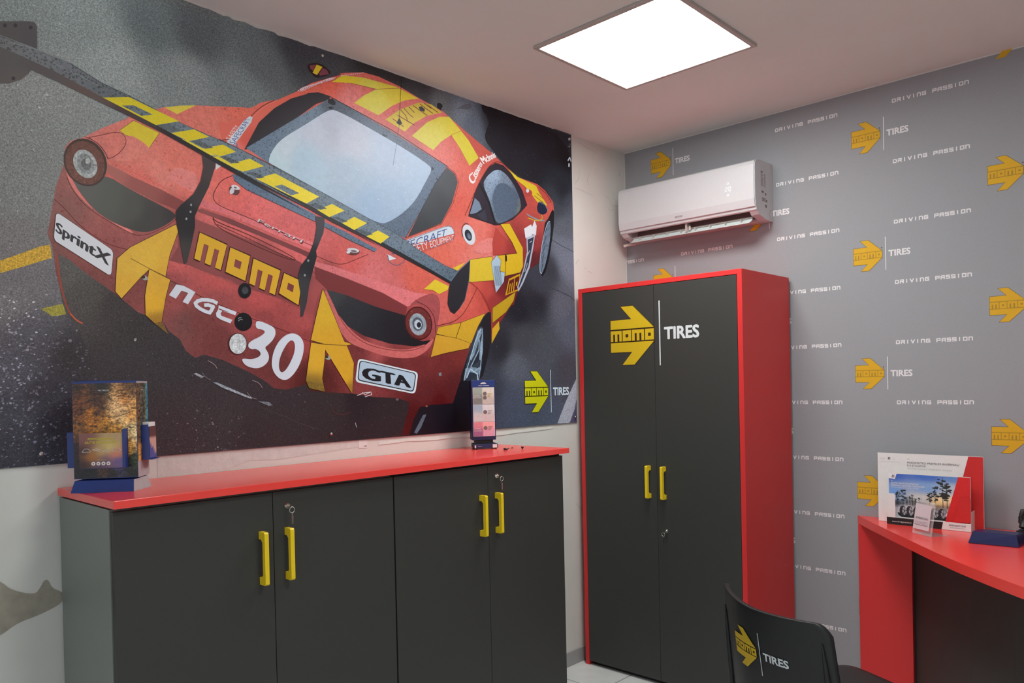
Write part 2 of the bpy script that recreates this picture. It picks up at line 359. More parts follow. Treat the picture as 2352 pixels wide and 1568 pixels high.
# peeling plaster and cracks of the left wall (pieces of the wall itself)
mb = MB()
pp = chaikin([(-3.35, .99), (-3.15, 1.0), (-3.0567, .9337), (-3.0313, .9016), (-2.9726, .8756), (-2.958, .895), (-2.9496, .912), (-2.9384, .914), (-2.930, .885), (-2.90, .868), (-2.90, .838), (-2.9631, .8157), (-3.02, .806), (-3.06, .78), (-3.2, .72), (-3.4, .74)], 2)
V, T_ = tri_poly(pp)
for t in T_: mb.poly([(0.0012, V[i][0], V[i][1]) for i in t])
o = mb.build('bare_plaster_patch', M_patch, wall_left)
def ribbon(mb, pts, w0, x=.0012, jit=0.0, mi=0):
    q = chaikin(pts, 1, False)
    if jit: q = [(a + rnd.uniform(-jit, jit), b + rnd.uniform(-jit, jit)) for a, b in q]
    for i in range(len(q) - 1):
        a = Vector(q[i]); b_ = Vector(q[i + 1]); d = (b_ - a); 
        if d.length < 1e-6: continue
        d.normalize(); n = Vector((-d.y, d.x)); e0 = w0 * (.4 + .6 * math.sin(math.pi * (i + .5) / len(q))) / 2; e1 = w0 * (.4 + .6 * math.sin(math.pi * min(i + 1.5, len(q)) / len(q))) / 2
        mb.poly([(x, *(a + n * e0)), (x, *(a - n * e0)), (x, *(b_ - n * e1)), (x, *(b_ + n * e1))], mi)
mb = MB()
for cp in ([(-.457, 2.469), (-.42, 2.468), (-.36, 2.462), (-.29, 2.452)], [(-.452, 2.49), (-.42, 2.53), (-.41, 2.57)], [(-.34, 2.50), (-.345, 2.53), (-.33, 2.57)], [(-.463, 2.074), (-.448, 2.082), (-.43, 2.10)], [(-.448, 2.068), (-.452, 2.085)],
           [(-.39, 2.058), (-.375, 2.056)], [(-.36, 2.045), (-.32, 2.03)], [(-.20, 2.475), (-.16, 2.468), (-.13, 2.44), (-.115, 2.41), (-.13, 2.395), (-.165, 2.402)], [(-.115, 2.43), (-.05, 2.43)],
           [(-.42, 2.715), (-.38, 2.71), (-.34, 2.695), (-.30, 2.698), (-.25, 2.69)], [(-.06, 2.66), (-.05, 2.62), (-.055, 2.60), (-.035, 2.64)], [(-.50, .83), (-.47, .80), (-.455, .79), (-.46, .76)]):
    ribbon(mb, cp, .0020, jit=.003)
mb.build('wall_crack', M_crack, wall_left)
# filler smeared along the wall under the print, and the ragged paint edge
mb = MB()
pl = [(-2.62, 1.245), (-2.62, 1.14), (-2.52, 1.14), (-2.46, 1.165), (-2.40, 1.178), (-2.30, 1.205), (-2.2, 1.198), (-2.05, 1.207), (-1.95, 1.212), (-1.85, 1.218), (-1.85, 1.245)]
V, T_ = tri_poly(pl)
for t in T_: mb.poly([(0.0008, V[i][0], V[i][1]) for i in t])
mb.build('rough_filler_band', M_grit, wall_left)
mb = MB(); q = [(-1.75, 1.2196), (-1.70, 1.221), (-1.6445, 1.222), (-1.60, 1.2265), (-1.58, 1.223), (-1.4978, 1.220), (-1.44, 1.219), (-1.3738, 1.2225), (-1.30, 1.220), (-1.1185, 1.2168), (-1.07, 1.214), (-.9816, 1.2164), (-.93, 1.2205), (-.8962, 1.2196), (-.80, 1.221), (-.6632, 1.2255)]
q = chaikin(q, 1, False)
for i in range(len(q) - 1):
    (a, b_), (c, d) = q[i], q[i + 1]
    mb.mesh([(0, a, b_ - .001), (.0022, a, b_ - .0012), (.0020, a, b_ + .001), (0, a, b_ + .016), (0, c, d - .001), (.0022, c, d - .0012), (.0020, c, d + .001), (0, c, d + .016)], [(0, 4, 5, 1), (1, 5, 6, 2), (2, 6, 7, 3)])
mb.build('paint_ridge', M_ridge, wall_left)
# ragged paint where ceiling meets the left wall
mb = MB(); yy = -3.3; lo = []
while yy < -.6:
    lo.append((yy, H - (rnd.uniform(.006, .014) if -2.4 < yy < -1.9 else rnd.uniform(.0045, .007)))); yy += rnd.uniform(.012, .05)
for (a, b_), (c, d) in zip(lo[:-1], lo[1:]): mb.mesh([(.0085, a, b_), (.0085, c, d), (.0085, c, H - .0002), (.0085, a, H - .0002)], [(0, 1, 2, 3)]); mb.mesh([(.0, a, b_), (.0, c, d), (.0085, c, d), (.0085, a, b_)], [(0, 1, 2, 3)])
o = mb.build('ragged_ceiling_filler', M_ridge, wall_left)

# ------------------------------------------------------------------ printed mural on the left wall
# artwork in the print's own millimetres: (along the wall, height); glare haze painted into left-hand colours
FIELDS = {'asph': [(-2996.3,2542.4,119,124,122),(-2792.2,2558.9,123,129,128),(-2598.4,2621.1,90,96,97),(-2456.6,2637.7,75,78,80),(-2221.8,2603.3,84,87,89),(-2062.1,2696.9,56,56,60),(-2733.2,2457.8,136,141,139),(-2504.4,2480.1,119,123,123),(-2290.7,2492.8,106,111,112),(-2914,2343.4,132,134,132),(-2961.6,2206.6,124,127,125),(-2998.6,2013.9,118,120,118),(-2942,2110.8,120,122,120),(-2990.7,1904.1,112,110,110),(-2972.4,1769.7,105,102,105),(-3016.8,1704.8,108,105,107),(-2975.8,1632.7,84,82,88),(-3010.8,1520.7,80,78,86),(-3024.4,1398.1,68,66,74),(-2936,1457.5,60,56,62),(-2876.5,1559.1,56,52,55),(-3027.1,1287.9,62,60,68),(-2940.4,1281,58,56,64),(-2870.7,1327.1,54,50,55),(-2955.1,1583.3,75,72,78),(-2755.4,1587.1,60,55,56),(-2558,1520.1,57,52,55),(-2696.8,1384.2,60,53,56),(-2415.2,1372.3,60,52,55),(-2563.6,1307.8,62,52,55),(-2255.6,1365.5,56,48,50),(-2082.6,1309.8,56,47,49),(-1891.4,1299.3,55,46,48),(-1679.5,1323.3,52,44,47),(-1445.9,1312.4,42,38,44),(-696.1,2452.5,42,40,47),(-787.8,2628.2,37,35,41),(-556.6,2565.8,36,34,38),(-911.2,2664.6,40,38,43),(-1058.5,2672,48,48,55),(-1251.1,2675.9,108,112,124),(-1199.3,2619.8,88,92,103),(-1354.5,2679.4,92,92,96),(-1500.5,2716.7,58,56,60),(-1638.1,2733.7,50,48,50),(-1746.7,2738.4,48,46,48),(-1929.4,2736.3,60,60,64),(-567.1,2252.7,92,95,105),(-570.8,2141,112,116,130),(-537.9,2077.6,115,120,135),(-580.4,1851.1,92,94,104),(-745.4,1948.9,62,64,74),(-780.7,1860.5,46,46,54),(-598.8,2336.9,66,67,76),(-881.8,1664.9,66,67,76),(-947.2,1538.6,86,88,98),(-723.2,1625.9,72,74,82),(-557.4,1494.9,64,63,70),(-982.5,1373.4,72,74,88),(-733.1,1322.6,68,70,82),(-908,1810.5,40,40,48),(-1033.8,1620,46,46,54),(-513,1765.1,82,86,98),(-1097.9,1417.2,60,62,72),(-677,2019.9,60,62,70)],
'blob': [(-1114.3,2699,30,29,33),(-910.5,2685.5,33,31,36),(-689.7,2649,34,32,37),(-519.1,2640.2,30,28,31),(-1004,2562.2,36,35,41),(-791.3,2521.1,38,37,43),(-560.4,2453.9,44,44,50),(-632.4,2353.8,58,60,68),(-492.5,2375.3,66,68,78),(-856,2466.6,40,39,46)],
'under': [(-2858.4,1817.6,84,82,80),(-2812.8,1743.2,76,72,70),(-2739.4,1721.5,62,57,57),(-2650.3,1658,58,53,54),(-2556.2,1590.9,57,52,55),(-2410.8,1534.6,58,51,54),(-2693.3,1520.3,60,55,57),(-2745.2,1493.5,62,56,58),(-2415.2,1372.3,60,52,55),(-2186.5,1409.7,56,48,51),(-1967.7,1386.5,54,46,48),(-1722.9,1342.9,50,42,45),(-1847.9,1399.5,46,38,42),(-2257.7,1288.5,56,47,49),(-2563.6,1307.8,62,52,55)],
'body': [(-2511.1,1677.8,110,69,67),(-2536.8,1790.5,126,72,70),(-2293.3,2393.7,219,110,93),(-2463.7,2368.4,212,117,104),(-2390.3,2304.6,224,122,108),(-2226.1,2448,212,102,87),(-2764.4,2210.9,199,112,102),(-2675.4,2216.1,211,120,108),(-2800.7,2222.9,194,114,106),(-2540.5,2187.4,222,120,106),(-2583.3,2151.2,224,133,121),(-2470.4,2114,221,114,104),(-2638.5,2113.6,208,106,96),(-2742.8,2082.1,192,98,90),(-2679.5,2058.9,155,88,83),(-2516.1,2035.1,160,83,78),(-2613.7,2034.7,155,85,80),(-2851.3,2102.3,146,89,84),(-2865.6,1996.9,129,83,79),(-2891.3,1891.1,120,76,72),(-2808.8,1900.7,145,82,80),(-2747.9,1881.2,135,75,73),(-2870.7,1790.7,113,68,66),(-2811.8,1782.6,113,66,63),(-2686.3,1792.7,118,65,63),(-2683.2,1915.5,146,81,79),(-2331.9,2152.1,221,106,98),(-2235.4,2106.9,224,110,108),(-2302.6,2051.1,212,102,100),(-2152.1,2025.1,213,102,102),(-2063.7,1988.1,214,102,102),(-2427.9,2033.3,206,104,102),(-2444.5,1972.6,146,78,79),(-2240.9,1905.7,136,69,71),(-2506.6,1850.2,160,84,84),(-2551.7,1761.1,142,71,70),(-2478.9,1794.9,155,80,78),(-2311.7,1716.8,161,77,77),(-2073.1,1648.5,150,67,67),(-2482,1679.1,110,58,58),(-2408.5,1623.3,106,56,56),(-2216.9,1550.7,102,52,52),(-2040.8,1486.8,80,38,36),(-1821.4,1604.9,110,50,51),(-1673.3,1536.6,105,47,48),(-1535.2,1555.3,110,46,47),(-1491.3,1425.8,92,40,42),(-1565.8,1318,76,28,29),(-1758.3,1606.1,163,78,78),(-1533,1628.8,154,68,68),(-2070,1761.6,144,68,68),(-1771.5,1883.7,214,114,114),(-1873,1942.8,211,96,92),(-1664.9,1821.6,214,110,110),(-1954.1,1868.2,151,72,73),(-1774.5,1779.4,152,68,70),(-1622.5,1734.6,153,67,69),(-1524.8,1904.6,216,100,86),(-1400.6,1990.5,225,110,92),(-2048.2,2539.7,204,92,77),(-1854.9,2572.3,217,120,116),(-1932.8,2619.1,204,88,71),(-1705.6,2680,205,100,90),(-1529.2,2544.8,197,100,96),(-1387.9,2407.2,216,114,106),(-1234.3,2358.6,212,102,90),(-1290.4,2252.4,216,98,84),(-1147.3,2532.5,188,82,72),(-1422.1,2100.9,220,110,94),(-1269.4,2081.3,225,114,100),(-1159.1,2153.7,227,120,108),(-1217,2048.2,228,126,114),(-1078.9,2023,225,128,122),(-992.6,1990.6,183,76,70),(-897.9,2124.9,152,55,53),(-960.8,2055.5,143,50,50),(-1047.5,2107.3,202,86,76),(-803.8,2135.9,149,55,57),(-774.4,2053.7,92,39,43),(-799.6,2264.2,183,76,68),(-699.7,2343.4,200,86,76),(-1277.2,1828.6,216,100,86),(-1226.7,1733.9,206,88,80),(-1407.5,1763.7,208,102,94),(-1112.4,1859.2,197,82,72),(-1027.3,1824.2,149,53,53),(-965.4,1910.6,110,39,41),(-1000.5,1743.8,121,45,45),(-1389.2,1537.4,110,46,46),(-1310.6,1595.4,119,50,48),(-1340.6,1460.9,90,39,41),(-1444.2,1368.6,84,28,30)],
'vent': [(-2851.6,2089.3,92,90,87),(-2804.5,2071.6,88,88,84),(-2743.8,2041.9,84,85,80),(-2680.4,2024.7,76,76,72),(-2614.4,2006.8,66,63,62),(-2545,2016.7,58,54,55),(-2642.4,1961.6,66,64,62)],
'facia': [(-2741.4,2135.7,162,97,90),(-2638.9,2099.8,146,83,78),(-2544.3,2045.1,129,67,66)],
'trunk': [(-2472.4,2041.4,138,75,74),(-2303.9,2005.4,120,63,66),(-2065,1939.6,119,58,62),(-1992.5,1865,121,60,64),(-1774,1796.8,131,60,62),(-1622.5,1734.6,143,63,65),(-2155.2,1914.3,127,65,66)],
'panelf': [(-2548.7,1874.6,126,68,68),(-2430.3,1945.1,138,75,74),(-2308,1853.5,131,68,69),(-2104.5,1823.5,119,59,62),(-2013.3,1797.8,160,78,78),(-2070,1761.6,150,73,72),(-2176.5,1771,133,66,67)],
'ledge': [(-2549.1,1860.4,185,89,87),(-2402.9,1830.3,178,82,80),(-2244.7,1766.6,174,78,78),(-2071.8,1697,164,76,76),(-2550.2,1817.8,146,73,73),(-2404.9,1756.3,146,73,73),(-2246.4,1704.8,140,66,66),(-2073.4,1640.5,140,64,64)],
'ventr': [(-1955.5,1818.3,62,62,66),(-1878.8,1739.3,48,48,53),(-1669.6,1661.2,38,36,42),(-1533,1628.8,36,34,38),(-1757.3,1641,42,42,48)],
'pillar': [(-2358.3,2341.3,216,104,90),(-2226.1,2448,220,106,90),(-2295.2,2325.1,206,88,76),(-2138.7,2508.7,215,98,82),(-2066.4,2543.1,206,92,76),(-2328.3,2288,223,114,104)],
'glass': [(-2279.7,2298,104,122,142),(-2049.6,2491,112,130,148),(-1934.7,2552.2,84,92,106),(-1753.8,2493.7,98,110,130),(-1507.7,2476.2,96,106,126),(-1387.9,2407.2,102,116,138),(-1467.8,2206.5,100,116,138),(-1589,2098,96,112,132),(-2057.3,2215,104,120,138)],
'pane': [(-2160.9,2338.3,193,206,216),(-2014.2,2434.5,189,196,212),(-1859.3,2418.9,189,194,210),(-1648.6,2375.3,174,189,212),(-1462.8,2374.4,172,189,212),(-1863.2,2282.7,168,187,207),(-2055.5,2279.9,172,196,214),(-1653.3,2214.3,165,187,212),(-1513.8,2273.1,172,191,214),(-1762.9,2179.6,161,185,212),(-2197.2,2268.4,187,209,216),(-1938,2435.2,180,185,201)],
'quarter': [(-1338.2,2378.6,74,78,84),(-1418.1,2232.8,66,70,76),(-1518.7,2107.1,58,62,68),(-1314.1,2325.5,78,80,86)],
'roofy': [(-1892.8,2646.6,205,180,40),(-1639.7,2679.9,205,182,60),(-1729.3,2603.9,206,192,80),(-1572.3,2661.6,204,178,50),(-1458.3,2523.8,206,190,80),(-1280.3,2582.1,208,186,60),(-1176.8,2467.2,206,188,60),(-1410.1,2496.8,206,192,84),(-1454.9,2635.9,205,180,56)],
'sidew': [(-1066.1,2428.3,150,166,188),(-1096.7,2362.5,140,156,178),(-979.5,2403,120,130,148),(-921.2,2350.9,88,100,118),(-953.5,2283.7,84,98,116),(-892.5,2292.8,110,112,110),(-1014.4,2233.7,96,112,128),(-1040.4,2331.5,110,124,142)],
'door': [(-1018.3,2110.8,183,72,64),(-959.5,2097,154,56,54)],
'side': [(-1194.1,1912.8,206,88,76),(-1111.8,1879.3,188,76,68),(-1039.4,1904.9,121,41,43),(-964.7,1931.3,96,35,39),(-901.9,1999,90,35,39),(-1084.6,1841,154,58,58)],
'arr': [(-2574.6,1956.3,206,162,60),(-2684.6,1860.9,202,160,62),(-2645,1864.9,208,166,64),(-2592.1,1814.3,200,152,56),(-2621.6,1728.5,206,156,50),(-2609.3,1680.5,150,110,45),(-2706.1,1777.6,200,154,56),(-1956.9,1768.4,206,162,50),(-1942.1,1602.6,204,152,48),(-2038.5,1568.2,204,154,50),(-2051.2,1446.2,130,100,45),(-1905.6,1502.3,204,150,46),(-1887.5,1434.5,150,106,44)],
'strut': [(-2438.3,2206.9,72,62,64),(-2456,2101.9,60,54,56),(-2502,2022.8,40,38,42),(-2505.8,1878.9,62,58,58),(-1987.4,2046.4,70,64,70),(-2028.4,1927.1,36,36,42),(-2069.1,1794,60,58,62)],
'endl': [(-2998.1,2468.3,84,80,80),(-2944.1,2472.7,82,78,80),(-2989.5,2384.9,88,84,84),(-2979.7,2350.7,92,86,84),(-2956.3,2419.2,78,75,78)],
'wbot': [(-3020.5,2412.6,88,84,84),(-2913,2381.5,86,80,80),(-2797.8,2334.8,92,78,74),(-2673.3,2298.2,70,58,58),(-2539,2244.3,50,44,46),(-2234.5,2137.8,40,38,42),(-1660.2,1982.1,40,40,46)],
'wtop': [(-3020.2,2424.9,104,104,106),(-2934.1,2432,108,110,112),(-2843.6,2407.1,104,106,110),(-2747.8,2374,96,100,104),(-2606.1,2327.6,102,112,118),(-2466.2,2273.8,112,124,134),(-2313.9,2230.6,112,126,138),(-2147.7,2183.5,110,124,136),(-1868.6,2095.7,112,128,142),(-1659.1,2017.8,114,130,146),(-1426.6,1950.4,106,122,138),(-1377.7,1917,96,112,128)]}
OPS = [
('B','asph'),
('F','a','blob',[(-1135,2749.7),(-1125.4,2700.3),(-1103.2,2693.7),(-1081.8,2656.6),(-1105.5,2621.1),(-1118,2578.5),(-1068.4,2538.8),(-977,2481.5),(-893.6,2449.3),(-755.5,2435.7),(-677.5,2412.2),(-615.3,2356.4),(-482.6,2349.8),(-473.3,2735.3)],[],1),
('F','a',(92,90,98),[(-1243.3,2704.1),(-1200,2721),(-1191.9,2704.3),(-1218.2,2688.5),(-1294.4,2673.1)],[],0),
('F','p',(30,28,32),[(-1401.3,2674),(-1375.7,2677.4),(-1366.4,2667.6),(-1380.6,2649.1),(-1375.4,2635.3),(-1392.9,2637.1),(-1401.9,2652.9)],[],1),
('F','a',(186,150,55),[(-3035.9,1826.8),(-2981.1,1854.1),(-2938.7,1876.7),(-2909.9,1886.1),(-2906.5,1848),(-2936.2,1834.9),(-2982.1,1814.4),(-3036.8,1791.8)],[],0),
('F','a',(142,134,62),[(-2939.6,1698.2),(-2881.3,1715.8),(-2867.3,1685.9),(-2909.6,1677.6)],[],0),
('F','p',(188,192,202),[(-508.1,2714.2),(-493.2,2718.9),(-487.8,2710),(-501.7,2702.7)],[],0),
('L','p',(120,120,128),1.2,[(-509.4,2674.6),(-494.8,2670.5),(-490.8,2689.3)]),
('L','p',(200,200,208),3,[(-511.9,2599),(-496.6,2617.8),(-488.1,2600.1)]),
('F','p',(190,190,198),[(-509,2585.3),(-497.7,2586),(-500.6,2566.8),(-510.7,2567.8)],[],0),
('L','p',(60,62,68),1.5,[(-660.1,2176.4),(-595.7,2156.1),(-529.5,2142.3),(-473,2130.6)]),
('L','p',(50,52,58),1.5,[(-689.4,1933.4),(-603.6,1918.9),(-515.1,1896.6),(-470,1878)]),
('F','a',(128,128,136),[(-479.8,1471.8),(-520.9,1422.6),(-576.2,1350),(-641.7,1248.5),(-544.6,1245.8),(-499.4,1318.1),(-483.2,1369.7)],[],0),
('F','p',(62,58,76),[(-484,1347.1),(-495.9,1313.5),(-537.5,1245.4),(-487.3,1247.4)],[],0),
('F','d','body',[(-2863.3,2179.7),(-2867.2,2130.6),(-2891.1,2057),(-2908,1961.1),(-2916.3,1915.6),(-2904.6,1880.6),(-2897.3,1808.3),(-2881.2,1719.9),(-2867.3,1683.8),(-2841.7,1660.3),(-2826.6,1658.8),(-2741.4,1641),(-2651.7,1602.8),(-2557.3,1548.4),(-2413.2,1446),(-2221.6,1379.6),(-1990.2,1271.7),(-1681.6,1252.2),(-1567.9,1248.7),(-1555.8,1251.9),(-1500.1,1340),(-1349,1352.2),(-1322.8,1400.3),(-1304.1,1467.5),(-1285.9,1516.8),(-1240.4,1616.5),(-1166.9,1744.5),(-1130.3,1778),(-1098.5,1786.1),(-1100.4,1641.6),(-1045.2,1733.8),(-942.4,1847.3),(-931.4,1887.8),(-914.5,1896.2),(-852.1,1995),(-727.4,2061.5),(-681.6,2170.4),(-635.3,2274),(-633.5,2330.3),(-637.8,2364.7),(-694.9,2411.1),(-756.7,2435),(-896.9,2444),(-963.5,2471.5),(-967.4,2473),(-1059.1,2520.2),(-1147.9,2553),(-1258.5,2597.5),(-1364.1,2643.2),(-1411.6,2652.7),(-1496.2,2667.1),(-1606.6,2690.7),(-1712,2701.9),(-1786.4,2698),(-1878.2,2669.8),(-1941.6,2641.7),(-2003.3,2606.6),(-2087,2543.2),(-2172.7,2488.6),(-2182.5,2487.9),(-2226.2,2469.5),(-2269.3,2439.3),(-2371.4,2419.1),(-2468.1,2399.1),(-2568.9,2368.4),(-2664.6,2325.4),(-2690.1,2302),(-2763.7,2255.3),(-2811.2,2219.6),(-2849.5,2199)],[],0),
('F','a','under',[(-2890.5,1861.9),(-2863.2,1848.4),(-2807.6,1803.9),(-2761.4,1774),(-2716,1740.9),(-2669.4,1702.5),(-2640.1,1690.9),(-2597.7,1657.3),(-2576.2,1635.7),(-2593.7,1678.6),(-2573.9,1645.9),(-2541.1,1621.7),(-2520.8,1583.9),(-2491.2,1560.8),(-2460.2,1571.9),(-2397.5,1555.1),(-2304.4,1515.2),(-2236.6,1478.1),(-2206.9,1454.5),(-2155.5,1448.9),(-2075,1466.5),(-2059.2,1442.2),(-1992.4,1435.8),(-1875.7,1428.2),(-1777.6,1413),(-1654.6,1404.4),(-1594.2,1386.6),(-1598.6,1351.7),(-1635.5,1254.2),(-1998.1,1234.9),(-2579.9,1260.1),(-2771.2,1453.9),(-2839.4,1637.5),(-2873.3,1687.7),(-2883.9,1725.6),(-2888.1,1789.2)],[],0),
('S','p',(150,62,48),3,[(-2892.4,1857.6),(-2889.5,1800.9),(-2877.3,1728.3),(-2863.5,1688.1),(-2845.3,1668.4),(-2828.4,1660)]),
('S','p',(200,90,60),2,[(-2861.6,1688.2),(-2845.3,1668.4),(-2830.3,1660.7)]),
('F','p',(34,31,37),[(-1595.8,1246.8),(-1570.6,1314.6),(-1536.2,1362.5),(-1480.9,1369.8),(-1348.4,1373),(-1304,1468.1),(-1264.9,1537.7),(-1195.7,1419.4),(-1214.9,1242.6),(-1448,1245)],[],0),
('F','p',(40,38,44),[(-1120.9,1791.3),(-1096,1779.8),(-1103.1,1641.6),(-1137.5,1548.4),(-1171.2,1465.9),(-1308.3,1467.6),(-1285.9,1516.8),(-1231.8,1616.7),(-1176.5,1718.8)],[],1),
('F','w',(58,66,78),[(-1154.4,1719.7),(-1149.2,1688.1),(-1155.1,1611.8),(-1166.5,1529.2),(-1184.3,1469.2),(-1287.3,1470.4),(-1268.6,1529.1),(-1240.9,1597.8),(-1208.6,1667.3),(-1181.1,1712.3)],[],1),
('F','p',(52,58,70),[(-1200.3,1655),(-1181.9,1687),(-1163.9,1700.3),(-1162,1675),(-1187.6,1642.7),(-1211.2,1585.7),(-1233.7,1554.2),(-1237.4,1572.9)],[],0),
('F','p',(44,48,58),[(-1211.8,1566.8),(-1169.5,1605.2),(-1167.8,1573.6),(-1203.7,1548.1),(-1225.6,1538.6)],[],0),
('F','p',(50,55,66),[(-1256.6,1504.3),(-1226.3,1516.7),(-1183,1510.3),(-1192.1,1497.7),(-1218.6,1485.3),(-1240.6,1469.9),(-1270.3,1473.3)],[],0),
('F','w',(128,146,164),[(-1186,1696.4),(-1166.2,1709.7),(-1163.4,1687.7),(-1187.7,1639.6),(-1211.1,1588.8),(-1233.5,1560.4),(-1241.7,1572.8),(-1214.3,1623.3)],[],0),
('F','w',(118,136,154),[(-1268.7,1526),(-1225.8,1532.3),(-1182.5,1526.1),(-1171.2,1548.2),(-1172,1522.9),(-1187.8,1497.7),(-1205,1504.1),(-1243.6,1510.5),(-1270.3,1473.3),(-1278.8,1473.4)],[],0),
('F','w',(140,158,176),[(-1171.8,1643.1),(-1158.5,1675.1),(-1157.1,1605.4),(-1170.9,1560.9),(-1181.2,1567.1)],[],0),
('S','p',(170,188,205),2,[(-1166.3,1706.5),(-1200.1,1661.3),(-1232.9,1579.2),(-1269.4,1504.3),(-1278.8,1473.4)]),
('L','p',(150,168,186),2.5,[(-1178.5,1655.6),(-1181.6,1611.3),(-1211.8,1566.8),(-1234.3,1535.4),(-1217.8,1510.4),(-1182.4,1529.2)]),
('S','p',(160,178,196),2,[(-1159.2,1706.8),(-1159.4,1643.4),(-1171.2,1548.2),(-1188.5,1472.4)]),
('L','p',(175,190,205),3,[(-1261.5,1485.7),(-1239,1522.9),(-1196.4,1500.9),(-1192.9,1472.5)]),
('F','w',(90,96,108),[(-1570.4,1258.3),(-1559.4,1273.9),(-1519.1,1329.3),(-1501.2,1331.3),(-1531.2,1277.8),(-1556.6,1252)],[],0),
('F','p',(30,29,34),[(-705.5,2250.4),(-678.1,2278.5),(-644.3,2328.7),(-631.8,2316.6),(-636.3,2245.9),(-649,2188.3),(-679.5,2073.3),(-708.1,2008.1),(-732.1,1981.1),(-748.1,2001),(-740.9,2094.5)],[],0),
('F','w',(104,118,136),[(-679,2129.6),(-687.8,2099.7),(-697.4,2071.4),(-707.4,2046.1),(-717.3,2025),(-726.6,2009.3),(-735,1999.5),(-741.7,1996.3),(-746.8,1999.7),(-749.8,2009.6),(-750.6,2025.4),(-749.3,2046.4),(-745.8,2071.4),(-740.3,2099.5),(-733.2,2129.1),(-724.6,2158.7),(-715.1,2187.1),(-705.1,2212.6),(-695.2,2234),(-685.8,2250.2),(-677.3,2260.5),(-670.4,2264.1),(-665.1,2260.9),(-662,2251),(-661.2,2235),(-662.5,2213.7),(-666.1,2188.1),(-671.8,2159.6)],[],0),
('L','p',(40,42,50),1.6,[(-680.3,2274.7),(-706.1,2229.6)]),
('L','p',(40,42,50),1.6,[(-689.2,2231.9),(-712.8,2187.3)]),
('L','p',(40,42,50),1.6,[(-698.1,2185.7),(-719.5,2141.6)]),
('L','p',(40,42,50),1.6,[(-707,2139.6),(-727.3,2095.9)]),
('L','p',(40,42,50),1.6,[(-716.9,2093.6),(-734,2050.5)]),
('L','p',(40,42,50),1.6,[(-725.7,2047.9),(-740.7,2005.1)]),
('L','p',(175,190,208),1.5,[(-736.6,1998.3),(-741,1996.4),(-744.6,1997.3),(-747.5,2001),(-749.5,2007.3),(-750.5,2016.2),(-750.7,2027.5),(-749.8,2040.9),(-748.2,2056.1),(-745.6,2073),(-742.2,2091),(-738,2109.8),(-733.2,2129.1),(-727.8,2148.4),(-721.9,2167.3),(-715.7,2185.6),(-709.2,2202.6),(-702.7,2218.2),(-696.3,2231.9),(-690.1,2243.5),(-684.1,2252.6),(-678.6,2259.2),(-673.8,2263),(-669.5,2264),(-666.1,2262.1)]),
('F','d',(206,116,110),[(-2865.5,2126.8),(-2857.4,2079.1),(-2824.8,2030.9),(-2771.6,1992.9),(-2708.4,1959),(-2675.7,1945.1),(-2679.5,1958.5),(-2740.3,1975.3),(-2787,2002.5),(-2824.4,2045.5),(-2842.5,2077.6),(-2853,2104.6)],[],1),
('S','p',(70,30,28),1.2,[(-2860.8,2090.8),(-2850.4,2059.8),(-2813.8,2011.8),(-2748.3,1975),(-2675.7,1943.7),(-2650.5,1944.7),(-2616,1957.9),(-2562.5,1991.7),(-2541.7,2012.6)]),
('S','p',(98,38,34),1.6,[(-2895.7,2019.7),(-2870.5,1999.1),(-2826.9,1947.6),(-2750.2,1902.5),(-2677,1893.6)]),
('F','p','vent',[(-2845.8,2095.6),(-2800.3,2089.1),(-2752.6,2118.7),(-2688.7,2087.1),(-2609.1,2056.3),(-2541.3,2030.7),(-2546.3,2011.9),(-2571.4,1990.5),(-2607.1,1967.9),(-2641.8,1954.6),(-2683.7,1957.9),(-2740.3,1976.1),(-2787,2003.3),(-2824.4,2047.6),(-2842.5,2077.6)],[],1),
('S','p',(205,100,90),2.5,[(-2735.6,2160.2),(-2670.7,2138),(-2585.8,2113.4),(-2510.6,2073.9),(-2478.6,2058.3)]),
('F','p','facia',[(-2749.8,2153.2),(-2671.1,2124.9),(-2586.2,2100),(-2515.2,2073.2),(-2534.2,2040.8),(-2609,2060.7),(-2688.6,2089.3),(-2748.5,2123.7)],[],0),
('L','p',(50,25,18),1.2,[(-2708.8,2262),(-2666.5,2301.9),(-2588,2281.4),(-2624.2,2222.3),(-2645.1,2234.7),(-2667.8,2251.6),(-2690.6,2251),(-2708.8,2262)]),
('F','y',(234,208,60),[(-2708.8,2262),(-2666.5,2301.9),(-2588,2281.4),(-2624.2,2222.3),(-2645.1,2234.7),(-2667.8,2251.6),(-2690.6,2251)],[],0),
('F','y',(232,208,80),[(-2569,2367),(-2519.2,2385.6),(-2465.7,2399.7),(-2496.5,2378.4),(-2529,2355.1)],[],0),
('F','d',(218,128,122),[(-2565.3,2151.7),(-2552.2,2171),(-2526.4,2184.4),(-2483.4,2176.7),(-2466,2169.8),(-2467.1,2129.1),(-2485.3,2105.8),(-2528,2125.8),(-2555.9,2136.5)],[],1),
('F','d',(218,128,116),[(-2736.9,2164.6),(-2715,2181),(-2697.7,2204.7),(-2690.7,2226.4),(-2695.4,2247.1),(-2674.4,2254.4),(-2645.8,2244.2),(-2619.5,2227.7),(-2628,2209.3),(-2652.5,2187.9),(-2689.6,2171.1)],[],1),
('S','p',(110,50,48),1.5,[(-2808.5,2221),(-2773.9,2211.7),(-2751,2182.7),(-2744.3,2164.9),(-2714.7,2187.8),(-2691.4,2220.6),(-2690.7,2246.6),(-2712.9,2259),(-2765.5,2234.6),(-2797,2221.5)]),
('S','p',(90,44,60),1.8,[(-2797,2220.2),(-2766.2,2204.9),(-2751,2182.7),(-2745.4,2166.8)]),
